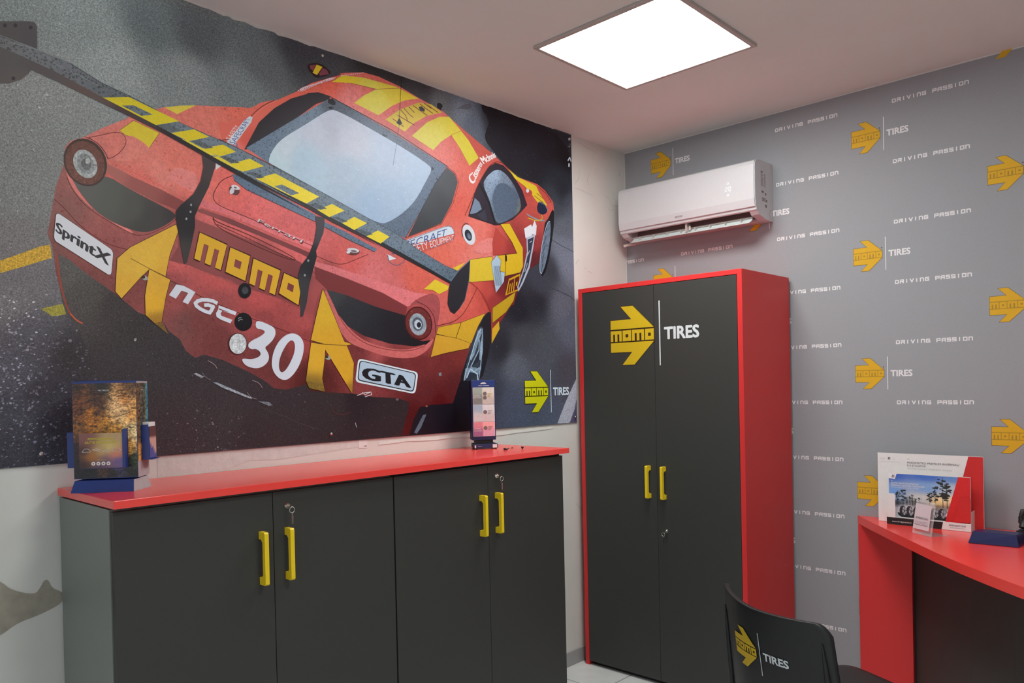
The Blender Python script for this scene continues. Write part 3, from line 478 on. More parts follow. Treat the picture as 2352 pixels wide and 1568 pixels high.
('F','p','trunk',[(-2478.8,2049),(-2402.9,2032.1),(-2251.5,1994.5),(-2086.9,1948.6),(-1972.2,1908.3),(-2036.4,1863.4),(-1980.9,1843.6),(-1650.9,1755.5),(-1624.4,1743.5),(-1623.6,1770.3),(-1582.1,1794.2),(-2034.9,1916.8),(-2067.7,1923.2),(-2022.3,1950.3),(-2170.5,1989.6),(-2353.3,2039),(-2455.1,2059.5)],[],0),
('F','p','panelf',[(-2482.3,2004.8),(-2479.6,2021.3),(-2252.3,1965),(-2087.8,1917.8),(-2065.2,1894.3),(-1973.1,1876.6),(-2041.5,1877.5),(-1981,1838.7),(-2015.9,1801.9),(-2028,1767.1),(-2040.3,1722.8),(-2094.7,1729.6),(-2183.1,1762.3),(-2296.9,1791.5),(-2359,1828.7),(-2565.5,1874.5),(-2537.3,1922.6),(-2535.9,1977.2)],[],0),
('F','d','ledge',[(-2567.8,1874.2),(-2502.3,1864.8),(-2359.3,1819.1),(-2176.4,1776.3),(-2046.5,1725.3),(-2040.3,1722.8),(-2047.8,1654.7),(-2054,1630.4),(-2175.3,1674),(-2308.7,1713.9),(-2455,1767.1),(-2565.4,1814.2),(-2577.2,1838.3),(-2572.4,1863.9)],[],0),
('L','p',(78,28,26),1.5,[(-2565.5,1810),(-2455.1,1760.6),(-2299.3,1705.4),(-2170.4,1664.8),(-2054.1,1625.6)]),
('S','p',(205,95,90),1.6,[(-2455,2061.8),(-2353.2,2043.8),(-2170.2,1999.7),(-2028,1960.1),(-1953.6,1884.9),(-1751.5,1841.8),(-1620.9,1788.6)]),
('F','d',(216,114,118),[(-2454.2,2089.7),(-2411.3,2082.5),(-2250.2,2043.7),(-2021.2,1992.1),(-2018.9,1966.3),(-2170.2,1999.7),(-2353.1,2048.6),(-2457.2,2066.1)],[],0),
('F','d',(218,118,122),[(-2031.9,1926.8),(-1944.4,1915.8),(-1738.7,1878.3),(-1552.9,1844.8),(-1453.4,1840.9),(-1554.3,1795.9),(-1609.9,1776.4),(-1803.3,1821.8),(-2032.8,1892.8)],[],0),
('S','p',(96,38,36),1.6,[(-2344.3,2188.3),(-2384.6,2166.9),(-2412.7,2119.7),(-2415.8,2095.8),(-2392,2076),(-2302.1,2055.9),(-2169.7,2019.8),(-2027.4,1981)]),
('S','p',(110,44,40),1.5,[(-2014.6,1946),(-1945.1,1926.8),(-1901.2,1926.9),(-1855.8,1946.5),(-1782.4,1978.8)]),
('S','p',(90,34,34),2,[(-2417.4,2034.7),(-2408.1,2021.9),(-2303.7,1997.7),(-2171.5,1954.5),(-2093.4,1922.3),(-2144.6,1922.2),(-2304.5,1968.6),(-2403.7,2003.7),(-2417.6,2030)]),
('L','p',(60,24,26),1.5,[(-2403.4,2013.2),(-2304.1,1983.1),(-2171.9,1939.4),(-2110.6,1923.1)]),
('F','d',(195,101,99),[(-1981.3,1826.4),(-1959.6,1786),(-1915.1,1714),(-1845.1,1651.2),(-1759,1617.5),(-1615.2,1599.2),(-1503.1,1623.1),(-1444,1668.9),(-1467.3,1618.3),(-1532.9,1576),(-1609.3,1566),(-1708.9,1574),(-1809.7,1601),(-1896.8,1629.6),(-1950,1717.4),(-1987.5,1808.8)],[],1),
('S','p',(96,34,32),1.3,[(-1964.8,1805.4),(-1926.6,1723.5),(-1869.2,1655.5),(-1778.1,1611.9),(-1615.3,1593.8),(-1517.7,1611.8),(-1451.6,1657.6)]),
('F','v','ventr',[(-1978.7,1824.6),(-1885.5,1808.9),(-1754.6,1773.5),(-1600.3,1745),(-1602,1690.2),(-1573.5,1656.5),(-1514,1640.6),(-1463.8,1647.9),(-1491.4,1629.4),(-1559.8,1617.9),(-1689.8,1627.6),(-1811.8,1654.9),(-1888.9,1690.2),(-1931.8,1736.5),(-1955.3,1782.9)],[],0),
('F','p',(121,53,55),[(-2030.6,1908),(-1883.6,1873.7),(-1718.6,1831.6),(-1591.9,1783),(-1600.3,1745),(-1754.6,1773.5),(-1885.5,1808.9),(-1978.7,1826.2),(-2025.9,1861.7)],[],0),
('F','d',(165,79,81),[(-1584.5,1783.4),(-1546.5,1814.7),(-1461.6,1850),(-1418.7,1841),(-1406.6,1793.8),(-1422,1732.9),(-1435.5,1678.5),(-1475.6,1641.6),(-1465.5,1719.1),(-1494.6,1776.8),(-1539.5,1797.7)],[],1),
('S','p',(70,28,38),1.6,[(-1539.2,1806.5),(-1478.9,1789.5),(-1441.3,1744),(-1439.4,1678.4)]),
('F','p',(78,30,30),[(-1459,1731.5),(-1457,1715.5),(-1458.8,1699.5),(-1464.4,1684.4),(-1473.5,1671),(-1485.5,1659.9),(-1499.8,1651.7),(-1515.8,1646.9),(-1532.5,1645.5),(-1549,1647.7),(-1564.7,1653.3),(-1578.6,1662),(-1590.3,1673.3),(-1599,1686.6),(-1604.5,1701.4),(-1606.3,1716.9),(-1604.6,1732.4),(-1599.4,1747.1),(-1590.8,1760.3),(-1579.3,1771.4),(-1565.5,1779.7),(-1549.9,1785),(-1533.4,1786.9),(-1516.7,1785.2),(-1500.7,1780),(-1486.3,1771.6),(-1474,1760.3),(-1464.8,1746.7)],[],0),
('F','r',(110,49,49),[(-1465.2,1730.2),(-1463.2,1715.4),(-1464.9,1700.6),(-1470,1686.7),(-1478.2,1674.3),(-1489.3,1664),(-1502.4,1656.5),(-1517.1,1652),(-1532.4,1650.8),(-1547.6,1652.8),(-1562,1657.9),(-1574.9,1666),(-1585.6,1676.5),(-1593.6,1688.9),(-1598.7,1702.6),(-1600.5,1717),(-1598.9,1731.3),(-1594.1,1744.9),(-1586.3,1757.1),(-1575.7,1767.4),(-1563,1775.1),(-1548.7,1779.9),(-1533.4,1781.6),(-1518.2,1780),(-1503.5,1775.2),(-1490.2,1767.3),(-1479,1756.9),(-1470.5,1744.3)],[],0),
('F','w',(150,158,166),[(-1491.2,1720.7),(-1489.8,1710.2),(-1490.7,1699.9),(-1493.9,1690.1),(-1499.3,1681.5),(-1506.6,1674.3),(-1515.2,1669.1),(-1524.9,1666),(-1535,1665.2),(-1545.3,1666.7),(-1555,1670.4),(-1563.7,1676.3),(-1571,1683.7),(-1576.5,1692.6),(-1580.1,1702.3),(-1581.4,1712.6),(-1580.5,1722.7),(-1577.4,1732.3),(-1572.2,1740.9),(-1565.2,1748),(-1556.8,1753.3),(-1547.2,1756.6),(-1537.1,1757.6),(-1526.8,1756.2),(-1517,1752.7),(-1508.1,1747),(-1500.6,1739.5),(-1494.9,1730.6)],[],0),
('F','w',(84,92,104),[(-1509.2,1718.3),(-1508.3,1711.8),(-1509,1705.4),(-1511.1,1699.3),(-1514.4,1693.9),(-1519,1689.5),(-1524.4,1686.2),(-1530.6,1684.2),(-1537,1683.7),(-1543.5,1684.5),(-1549.6,1686.8),(-1555.1,1690.4),(-1559.8,1695.1),(-1563.2,1700.6),(-1565.5,1706.7),(-1566.4,1713.2),(-1565.7,1719.5),(-1563.7,1725.5),(-1560.4,1730.9),(-1556,1735.4),(-1550.6,1738.7),(-1544.5,1740.7),(-1538.1,1741.3),(-1531.6,1740.6),(-1525.5,1738.3),(-1519.8,1734.8),(-1515.1,1730.1),(-1511.5,1724.5)],[],0),
('F','w',(190,196,204),[(-1516.8,1715.4),(-1516.1,1711),(-1516.6,1706.6),(-1518,1702.5),(-1520.3,1698.8),(-1523.4,1695.7),(-1527.1,1693.5),(-1531.3,1692.1),(-1535.8,1691.8),(-1540.2,1692.4),(-1544.3,1693.9),(-1548.2,1696.3),(-1551.3,1699.5),(-1553.7,1703.3),(-1555.2,1707.5),(-1555.8,1711.8),(-1555.4,1716.2),(-1554,1720.3),(-1551.7,1723.9),(-1548.7,1727),(-1545,1729.2),(-1540.8,1730.6),(-1536.4,1731),(-1532,1730.5),(-1527.8,1729),(-1523.9,1726.6),(-1520.8,1723.4),(-1518.3,1719.6)],[],0),
('F','p',(40,42,50),[(-1518.7,1709.8),(-1519.1,1707.1),(-1520.1,1704.6),(-1521.6,1702.3),(-1523.6,1700.4),(-1526,1698.9),(-1528.5,1698),(-1531.2,1697.6),(-1533.9,1697.7),(-1536.4,1698.5),(-1538.7,1699.8),(-1540.5,1701.6),(-1541.9,1703.7),(-1542.7,1706.2),(-1542.9,1708.8),(-1542.5,1711.4),(-1541.6,1713.9),(-1540.1,1716.2),(-1538.1,1718.1),(-1535.7,1719.6),(-1533.2,1720.6),(-1530.5,1721),(-1527.8,1720.8),(-1525.3,1720.1),(-1523,1718.7),(-1521.2,1717),(-1519.8,1714.8),(-1519,1712.4)],[],0),
('F','p',(66,50,46),[(-2757.2,2183.7),(-2751.5,2169.3),(-2748.7,2153.5),(-2749.1,2137.2),(-2752.6,2121.3),(-2759,2106.6),(-2767.9,2093.7),(-2778.9,2083.6),(-2791.4,2076.5),(-2804.7,2072.9),(-2818.1,2072.8),(-2831,2076.3),(-2842.8,2083.1),(-2852.8,2092.8),(-2860.6,2105.1),(-2865.9,2119.1),(-2868.5,2134.3),(-2868.1,2150),(-2864.9,2165.4),(-2858.9,2179.8),(-2850.4,2192.5),(-2839.9,2202.8),(-2827.8,2210.2),(-2814.7,2214.4),(-2801.3,2215),(-2788.2,2212.1),(-2776,2205.7),(-2765.5,2196)],[],0),
('F','r',(102,66,58),[(-2763.3,2178.2),(-2758.1,2165.1),(-2755.6,2150.8),(-2755.9,2136.1),(-2759,2121.7),(-2764.7,2108.3),(-2772.6,2096.8),(-2782.5,2087.7),(-2793.7,2081.3),(-2805.7,2078),(-2817.8,2078.1),(-2829.5,2081.3),(-2840.1,2087.4),(-2849.3,2096.4),(-2856.4,2107.5),(-2861.2,2120.3),(-2863.6,2134.2),(-2863.3,2148.4),(-2860.4,2162.4),(-2855.1,2175.4),(-2847.5,2186.8),(-2838,2196.1),(-2827.1,2202.8),(-2815.3,2206.4),(-2803.2,2206.9),(-2791.3,2204.1),(-2780.4,2198.3),(-2770.8,2189.5)],[],0),
('F','w',(158,162,162),[(-2782,2160.7),(-2778.5,2152),(-2776.6,2142.8),(-2776.4,2133.3),(-2777.8,2124.2),(-2780.9,2115.9),(-2785.5,2108.7),(-2791.2,2103.2),(-2797.9,2099.5),(-2805.1,2097.8),(-2812.6,2098.2),(-2819.8,2100.8),(-2826.6,2105.2),(-2832.5,2111.3),(-2837.2,2118.8),(-2840.5,2127.3),(-2842.4,2136.4),(-2842.6,2145.7),(-2841.2,2154.6),(-2838.2,2162.9),(-2833.8,2169.9),(-2828.2,2175.5),(-2821.7,2179.3),(-2814.5,2181.2),(-2807.1,2180.9),(-2799.8,2178.6),(-2792.9,2174.3),(-2786.9,2168.2)],[],0),
('F','w',(128,132,132),[(-2789.6,2154),(-2787.1,2147.8),(-2785.7,2141.2),(-2785.4,2134.4),(-2786.4,2127.9),(-2788.5,2122),(-2791.6,2117),(-2795.6,2113),(-2800.3,2110.5),(-2805.4,2109.3),(-2810.7,2109.8),(-2815.8,2111.6),(-2820.6,2114.8),(-2824.9,2119.3),(-2828.3,2124.7),(-2830.8,2130.9),(-2832.1,2137.4),(-2832.3,2144.1),(-2831.4,2150.5),(-2829.4,2156.4),(-2826.3,2161.4),(-2822.4,2165.3),(-2817.8,2168),(-2812.7,2169.2),(-2807.5,2168.9),(-2802.3,2167.1),(-2797.4,2163.9),(-2793.1,2159.5)],[],0),
('F','w',(96,98,98),[(-2795.8,2147.7),(-2794.4,2144.2),(-2793.6,2140.4),(-2793.6,2136.5),(-2794.3,2132.8),(-2795.6,2129.3),(-2797.5,2126.3),(-2800,2124),(-2802.8,2122.4),(-2805.8,2121.6),(-2809,2121.7),(-2812,2122.6),(-2814.8,2124.4),(-2817.3,2126.8),(-2819.2,2129.9),(-2820.6,2133.4),(-2821.3,2137.1),(-2821.4,2141),(-2820.7,2144.7),(-2819.4,2148.2),(-2817.5,2151.1),(-2815.1,2153.4),(-2812.3,2155.1),(-2809.3,2155.9),(-2806.1,2155.8),(-2803.1,2154.9),(-2800.2,2153.2),(-2797.7,2150.7)],[],0),
('F','w',(170,172,172),[(-2795.7,2150.6),(-2795.9,2148.7),(-2796.5,2146.9),(-2797.3,2145.1),(-2798.5,2143.6),(-2799.8,2142.3),(-2801.3,2141.4),(-2802.9,2140.9),(-2804.4,2140.8),(-2805.9,2141.2),(-2807.2,2141.9),(-2808.2,2143),(-2809,2144.4),(-2809.5,2146.1),(-2809.6,2147.9),(-2809.4,2149.9),(-2808.8,2151.7),(-2808,2153.5),(-2806.8,2155),(-2805.5,2156.2),(-2804,2157.2),(-2802.5,2157.7),(-2800.9,2157.8),(-2799.5,2157.4),(-2798.2,2156.7),(-2797.1,2155.6),(-2796.3,2154.2),(-2795.8,2152.5)],[],0),
('F','p',(206,216,226),[(-1593.1,2057.1),(-1375.9,2143.7),(-1343.3,2151.1),(-1320.8,2135.8),(-1318.1,2116.5),(-1586.7,2026.2)],[],0),
('F','p',(206,92,76),[(-1586.5,2034.9),(-1318,2120.2),(-1318.8,2093.2),(-1337.3,2078.8),(-1508.7,2013.9),(-1564.9,2017.1)],[],0),
('T','SAFECRAFT',(66,92,150),[(-1671.2,2020.7),(-1359.3,2137.5),(-1366.8,2103.9),(-1665,1989.7)],0),
('T','SAFETY EQUIPMENT',(225,222,226),[(-1606.6,2026.3),(-1320.8,2113.9),(-1323.2,2088.5),(-1585.5,1997)],0),
('S','p',(90,90,120),1.2,[(-1591.2,2054),(-1373.6,2143.5),(-1336.9,2151.5),(-1317,2129.6),(-1318.1,2092.8),(-1463.7,2036.7)]),
('F','p',(214,218,222),[(-2288.6,2398.4),(-2270.1,2410),(-2265,2406.3),(-2329.7,2295.4),(-2347.2,2298.9)],[],0),
('T','SAFECRAFT',(60,90,150),[(-2340,2288.5),(-2291.2,2395.3),(-2270.5,2395.3),(-2324.9,2284.4)],0),
('T','SAFETY',(230,225,225),[(-2364.5,2307.1),(-2333,2361.6),(-2312.6,2363.9),(-2349.7,2300.7)],0),
('F','p',(220,224,228),[(-1689.7,1990.4),(-1644.1,1976.5),(-1679.9,1964.3)],[],0),
('S','p',(80,90,120),1.5,[(-1686.2,1987.4),(-1680.1,1958.7),(-1645,1945.1),(-1608.5,1963),(-1597.1,1978.5)]),
('F','p',(222,220,222),[(-2401.8,2220.2),(-2380.8,2217.2),(-2403.4,2196.4)],[],0),
('F','p',(44,40,46),[(-2297.8,2288.2),(-2240,2395.7),(-2179,2459.6),(-2110.7,2511.7),(-2040.5,2547.5),(-1992.5,2562.5),(-1943.8,2561.9),(-1944.1,2551.2),(-2005.8,2517.5),(-2089.7,2445.7),(-2181.3,2374.4),(-2287.4,2290.4)],[],0),
('F','p','pillar',[(-2388.6,2366.2),(-2359,2365.9),(-2297.5,2397),(-2238.7,2445.1),(-2172.7,2488.6),(-2087.1,2540.6),(-2040.4,2549.1),(-2110.7,2512.7),(-2179,2460.6),(-2241.1,2394.5),(-2297.8,2288.2),(-2340.5,2310.5),(-2380.4,2306.7)],[],0),
('S','p',(120,44,38),1.8,[(-2390.4,2299.8),(-2330.2,2317.5),(-2287.3,2389.7),(-2233.2,2451.3),(-2178.2,2488.7)]),
('S','p',(236,130,110),2,[(-2314.9,2320.8),(-2276.9,2392.1),(-2222.5,2453.9),(-2167.1,2491.5)]),
('F','p',(196,200,208),[(-2295.1,2390.3),(-2273.8,2409.8),(-2263.4,2407.4),(-2269.2,2389),(-2335.9,2294.8),(-2360.8,2299)],[],0),
('T','SAFECRAFT',(62,88,145),[(-2353.3,2300.6),(-2289.7,2396.4),(-2268.8,2401.2),(-2335.9,2294.8)],0),
('T','SAFETY',(232,228,228),[(-2365.5,2309.9),(-2328.9,2365.6),(-2313.7,2364.3),(-2345.5,2309.4)],0),
('F','g','glass',[(-2290.9,2294.5),(-1950.3,2551.2),(-1912.9,2556.4),(-1648.2,2492.6),(-1353.5,2408.3),(-1421.6,2322),(-1518.5,2176.5),(-1592.3,2066.7),(-1729.5,2100.1),(-1954.7,2179.3),(-2184.8,2249.3)],[],0),
('F','h','pane',[(-2206,2269),(-2194.2,2302.1),(-2154.3,2355.4),(-2055.5,2428),(-1951.5,2509.8),(-1914,2517.8),(-1752.5,2480.6),(-1585,2437.6),(-1450.7,2394.1),(-1439.6,2375.4),(-1468,2331.7),(-1531.8,2232.9),(-1600.2,2170.4),(-1666,2126.8),(-1722.5,2104.4),(-1892.7,2159.8),(-2073.1,2214),(-2203.6,2256.6)],[],1),
('F','p','quarter',[(-1351.2,2403.9),(-1306.8,2384.8),(-1289.6,2351),(-1327.3,2253),(-1393.4,2154.9),(-1581.2,2071.5),(-1518.6,2170.6),(-1421.6,2322)],[],0),
('L','p',(150,60,50),1.8,[(-1592.3,2066.7),(-1391,2152.8),(-1319,2254.3),(-1282.9,2352.2),(-1306.6,2390.9),(-1355.1,2409.3)]),
('L','p',(40,40,48),1.2,[(-1351.1,2407),(-1421.6,2322),(-1518.6,2173.5),(-1592.3,2066.7)]),
('L','p',(44,38,44),2.2,[(-2040.4,2549.1),(-1992.5,2563.5),(-1943.8,2561.9),(-1648,2499.5),(-1351,2410)]),
('F','p',(30,30,36),[(-1951.6,2549.3),(-1931.6,2558.1),(-1918.2,2547.1),(-1921.1,2534.2),(-1937.3,2531.8),(-1953.2,2535.8)],[],0),
('F','p',(30,30,36),[(-1931.4,2522.1),(-1931.6,2520.9),(-1932.4,2519.6),(-1933.6,2518.3),(-1935.2,2517),(-1937.2,2515.9),(-1939.2,2515.1),(-1941.5,2514.3),(-1943.7,2514),(-1945.7,2513.8),(-1947.6,2514),(-1949.2,2514.5),(-1950.3,2515.2),(-1951,2516.1),(-1951.2,2517.2),(-1951,2518.5),(-1950.2,2519.8),(-1949,2521.1),(-1947.4,2522.3),(-1945.5,2523.4),(-1943.4,2524.3),(-1941.2,2525),(-1938.9,2525.4),(-1936.9,2525.5),(-1935,2525.4),(-1933.4,2524.9),(-1932.3,2524.2),(-1931.6,2523.2)],[],0),
('F','p',(50,62,82),[(-1701.3,2475.3),(-1673.5,2472.9),(-1680.8,2464),(-1698.1,2465.9)],[],0),
('F','p',(50,58,74),[(-1439,2393.3),(-1423.7,2381.3),(-1443.5,2374.6)],[],0),
('F','p',(60,64,74),[(-1416.8,2349.7),(-1397.3,2341.2),(-1409.5,2330.1)],[],0),
('F','g',(98,116,138),[(-2343.6,2195.3),(-2292.8,2189.1),(-2132.3,2139),(-2017.5,2100),(-2023,2075.3),(-2144.4,2108.9),(-2293.9,2148.8),(-2338.1,2174.8)],[],0),
('F','g',(98,116,138),[(-1981.9,2079.9),(-1895.7,2057.4),(-1739.1,2004.2),(-1750.4,1991.8),(-1864.7,2022.5),(-1982.5,2060.9)],[],0),
('L','p',(60,30,30),1.2,[(-2339.1,2174.7),(-2293.9,2148.8),(-2144.4,2108.4),(-2021.2,2075)]),
('L','p',(60,30,30),1.2,[(-1982.5,2060.9),(-1864.7,2022.5),(-1750.4,1991.8)]),
('F','y','roofy',[(-1932.9,2620.2),(-1884.8,2658.9),(-1780.3,2677.7),(-1621.2,2684),(-1503.9,2665.2),(-1579,2639.3),(-1645,2601.1),(-1716.5,2544.5),(-1832.9,2565.7),(-1782.3,2608.5),(-1723.8,2647.4),(-1847,2639)],[],0),
('F','y','roofy',[(-1546.3,2499),(-1460.7,2575.6),(-1389,2616.2),(-1332.1,2629.6),(-1283.7,2598),(-1217.5,2550.7),(-1157.1,2484.7),(-1216.7,2437.4),(-1269.9,2502.5),(-1322.2,2552.7),(-1384.2,2509),(-1429.1,2463.8)],[],0),
('L','p',(140,70,50),1,[(-1847,2639),(-1723.8,2647.4),(-1606.8,2682)]),
('L','p',(150,100,50),0.8,[(-1322.2,2552.7),(-1258.9,2585.1)]),
('F','y',(196,168,62),[(-1682.2,2535.7),(-1609.5,2592.7),(-1504.4,2648.7),(-1434.9,2658.8),(-1372.3,2638.2),(-1459.9,2604.2),(-1537.3,2552.1),(-1582.9,2508.8)],[],0),
('L','p',(116,52,44),2,[(-1617.4,2568),(-1529.9,2548)]),
('L','p',(116,52,44),2,[(-1602.2,2594.5),(-1577.2,2577.5),(-1563.3,2551.9)]),
('L','p',(116,52,44),2,[(-1583.7,2604.7),(-1554.9,2585.7),(-1536.5,2578.5)]),
('L','p',(116,52,44),2,[(-1557.6,2616.9),(-1528.4,2600.8)]),
('L','p',(116,52,44),2,[(-1535,2628.2),(-1459.8,2605.4)]),
('L','p',(116,52,44),2,[(-1496.9,2643.5),(-1428.2,2621.8)]),
('L','p',(116,52,44),2,[(-1473.7,2653.9),(-1435.5,2640.9)]),
('L','p',(116,52,44),2,[(-1450.8,2649),(-1396.4,2632.4)]),
('L','p',(116,52,44),2,[(-1643,2547.7),(-1589.6,2528.6)]),
('F','p',(52,52,58),[(-1504.9,2629.8),(-1489.6,2636.5),(-1470.6,2629.3),(-1474.9,2616.5),(-1497.7,2616.9)],[],0),
('L','p',(24,22,26),1.2,[(-1593.3,2748.7),(-1598.2,2681.5),(-1610.6,2555.3)]),
('F','p',(28,26,30),[(-1611.9,2557.8),(-1606.9,2556.2),(-1595.1,2538.8),(-1611.3,2529.4),(-1625.6,2534.7)],[],0),
('L','p',(70,80,100),0.9,[(-1611.3,2529.4),(-1624.1,2463.8),(-1648.7,2356.4)]),
('F','p',(40,26,32),[(-2037.4,2656.7),(-2013.4,2669.7),(-1977.2,2676.4),(-1950.1,2665.7),(-1930.2,2650.1),(-2003.1,2612.8),(-2023.4,2629.6),(-2035,2639.3)],[],1),
('F','p',(112,55,63),[(-2028.6,2656.6),(-2001.6,2666.9),(-2014.3,2639.9),(-2026,2644.4)],[],0),
('F','p',(104,53,63),[(-1971.5,2663.4),(-1953.4,2659.5),(-1944.5,2646.2),(-1984.6,2629.9),(-1989.3,2635.4)],[],0),
('F','p',(190,160,40),[(-1998.6,2667.7),(-1972.7,2666.2),(-1997.9,2628.9),(-2016.9,2631.4)],[],0),
('F','p',(60,54,62),[(-2063.2,2569.9),(-2027.3,2597.5),(-1978.7,2623.6),(-1897.4,2662.9),(-1891.2,2659.3),(-1966.7,2620.6),(-2015.5,2595.5)],[],0),
('F','p',(208,178,184),[(-2082.3,2547),(-2063.4,2564.7),(-2003.6,2596.1),(-1941.8,2633.7),(-1913.6,2642.4),(-1923.3,2632.4),(-1991.6,2596.7),(-2063.8,2549.2)],[],0),
('T','Cisneros McInnis',(160,70,62),[(-2079.8,2555.3),(-1916.7,2643.2),(-1913.8,2634.9),(-2072.6,2545.9)],0),
('T','McInnis',(226,214,216),[(-1891.2,2657.1),(-1786.4,2699.1),(-1781.1,2696.1),(-1888.2,2652.6)],0),
('T','Cisneros',(232,216,214),[(-1229.4,2381.2),(-1153.7,2473.7),(-1133.9,2458.5),(-1194.1,2354.3)],0.1),
('T','McInnis',(232,216,214),[(-1150.7,2486.9),(-1059.4,2534),(-1041.8,2511.7),(-1124.8,2463.5)],0.1),
('L','p',(50,25,18),2,[(-1228.7,2210.1),(-1177.2,2340.2),(-1140.2,2397.1),(-1093.7,2453.4),(-1047.3,2481.6),(-996.3,2479.7),(-930.8,2444.5),(-869.3,2385.4),(-836.6,2320.1),(-877.5,2283.8),(-942.3,2234.6),(-1028.5,2199.8),(-1061,2192.8),(-1146.3,2201.6),(-1228.7,2210.1)]),
('F','p',(52,44,54),[(-1228.7,2210.1),(-1177.2,2340.2),(-1140.2,2397.1),(-1093.7,2453.4),(-1047.3,2481.6),(-996.3,2479.7),(-930.8,2444.5),(-869.3,2385.4),(-836.6,2320.1),(-877.5,2283.8),(-942.3,2234.6),(-1028.5,2199.8),(-1061,2192.8),(-1146.3,2201.6)],[],0),
('F','g','sidew',[(-1136.6,2369.2),(-1104,2413.2),(-1048.2,2454.3),(-992.4,2453),(-927.3,2405.5),(-885.4,2346),(-877.2,2293.8),(-922.4,2253.9),(-1000,2213.4),(-1051.6,2198.6),(-1072.9,2251.7),(-1098.2,2311.9)],[],1),
('F','v',(86,98,116),[(-1022.3,2395.5),(-965.8,2398.8),(-918.8,2367.2),(-896.3,2311),(-922.2,2260.6),(-999.9,2218),(-1041.8,2217.4),(-1063.3,2266),(-1080,2314.8),(-1050.8,2371.2)],[],1),
('F','p',(120,134,156),[(-1221.6,2218.6),(-1187.2,2297.7),(-1159.6,2283.1),(-1144.7,2253.8),(-1180.6,2230.8)],[],0),
('F','p',(60,60,72),[(-1180.7,2226.4),(-1126.8,2256.5),(-1110.5,2204.6),(-1146.2,2206)],[],0),
('L','p',(30,28,34),5,[(-1154.4,2366.1),(-1098.8,2292.6),(-1060.8,2198.6)]),
('S','p',(34,32,38),2,[(-1224.2,2218.2),(-1171.9,2227.6),(-1131.4,2252.6),(-1117.2,2277)]),
('S','p',(120,40,34),1.5,[(-1250,2210.1),(-1213.9,2274.7),(-1158.6,2371.7),(-1093.5,2459.9),(-1042.4,2492.2),(-991.2,2491.1),(-925.8,2452.1)]),
('F','y',(214,180,50),[(-963.5,2471.5),(-896.9,2444),(-767.3,2425),(-742.6,2392.9),(-688.4,2353.3),(-686.7,2339),(-759.6,2345.6),(-799.5,2376.7),(-848.7,2409),(-916.7,2432.5)],[],0),
('L','p',(110,60,30),1.4,[(-763.4,2389.4),(-701.7,2365)]),
('L','p',(110,60,30),1.4,[(-779.3,2373.2),(-717.9,2352.1)]),
('F','p',(188,78,68),[(-756.8,2431.6),(-695,2409.7),(-643.2,2363.8),(-686.6,2343.2),(-737.5,2390.3)],[],0),
('L','p',(60,24,24),1.5,[(-746.8,2423),(-690.1,2398.1),(-654,2362.1)]),
('F','p',(176,69,65),[(-796.2,2384),(-797.1,2380),(-799.4,2375.9),(-802.8,2372),(-807.4,2368.4),(-813,2365.4),(-819,2363.2),(-825.3,2361.7),(-831.5,2361.2),(-837.4,2361.5),(-842.8,2362.7),(-847.1,2364.8),(-850.3,2367.5),(-852.2,2370.9),(-852.8,2374.7),(-852,2378.7),(-849.8,2382.8),(-846.4,2386.7),(-841.9,2390.2),(-836.4,2393.2),(-830.4,2395.5),(-824.1,2397),(-817.9,2397.6),(-811.9,2397.3),(-806.5,2396.1),(-802.1,2394.1),(-798.9,2391.3),(-796.8,2387.9)],[],0),
('F','p',(200,200,208),[(-818.2,2391.9),(-818.6,2389.7),(-819.5,2387.6),(-820.9,2385.6),(-822.6,2383.8),(-824.8,2382.3),(-827.2,2381.2),(-829.7,2380.6),(-832.1,2380.4),(-834.5,2380.7),(-836.6,2381.5),(-838.2,2382.7),(-839.5,2384.3),(-840.2,2386.2),(-840.4,2388.2),(-840.1,2390.3),(-839.2,2392.5),(-837.8,2394.5),(-836.1,2396.3),(-833.9,2397.8),(-831.5,2398.9),(-829.1,2399.5),(-826.6,2399.7),(-824.2,2399.4),(-822.2,2398.6),(-820.5,2397.4),(-819.2,2395.9),(-818.5,2394)],[],0),
('F','p',(34,40,62),[(-765.7,2317.4),(-749.1,2350.7),(-723.1,2352.7),(-697.2,2341.5),(-680.3,2309.4),(-720,2286.3),(-756.1,2294.8)],[],1),
('S','p',(130,144,160),3,[(-838.1,2276.1),(-818.2,2268.8),(-741.9,2255.7),(-710.3,2263.6)]),
('S','p',(196,160,40),2.5,[(-828.6,2257.2),(-762.7,2250.8),(-720.6,2269),(-730.4,2288.3)]),
('L','p',(120,134,150),1.5,[(-749.2,2350),(-702.5,2342.1),(-679.1,2313.1)]),
('F','p',(214,216,224),[(-1194.8,2138.4),(-1191.4,2128.5),(-1190,2118.4),(-1190.5,2108.8),(-1193.1,2100),(-1197.5,2092.5),(-1203.5,2086.8),(-1210.7,2083),(-1219,2081.3),(-1227.7,2081.9),(-1236.4,2084.8),(-1244.9,2089.6),(-1252.5,2096.2),(-1258.9,2104.4),(-1263.9,2113.5),(-1267.2,2123.2),(-1268.6,2133.1),(-1268.1,2142.6),(-1265.6,2151.2),(-1261.3,2158.7),(-1255.5,2164.5),(-1248.3,2168.3),(-1240.2,2170.1),(-1231.5,2169.7),(-1222.8,2167),(-1214.2,2162.3),(-1206.5,2155.7),(-1199.9,2147.5)],[],0),
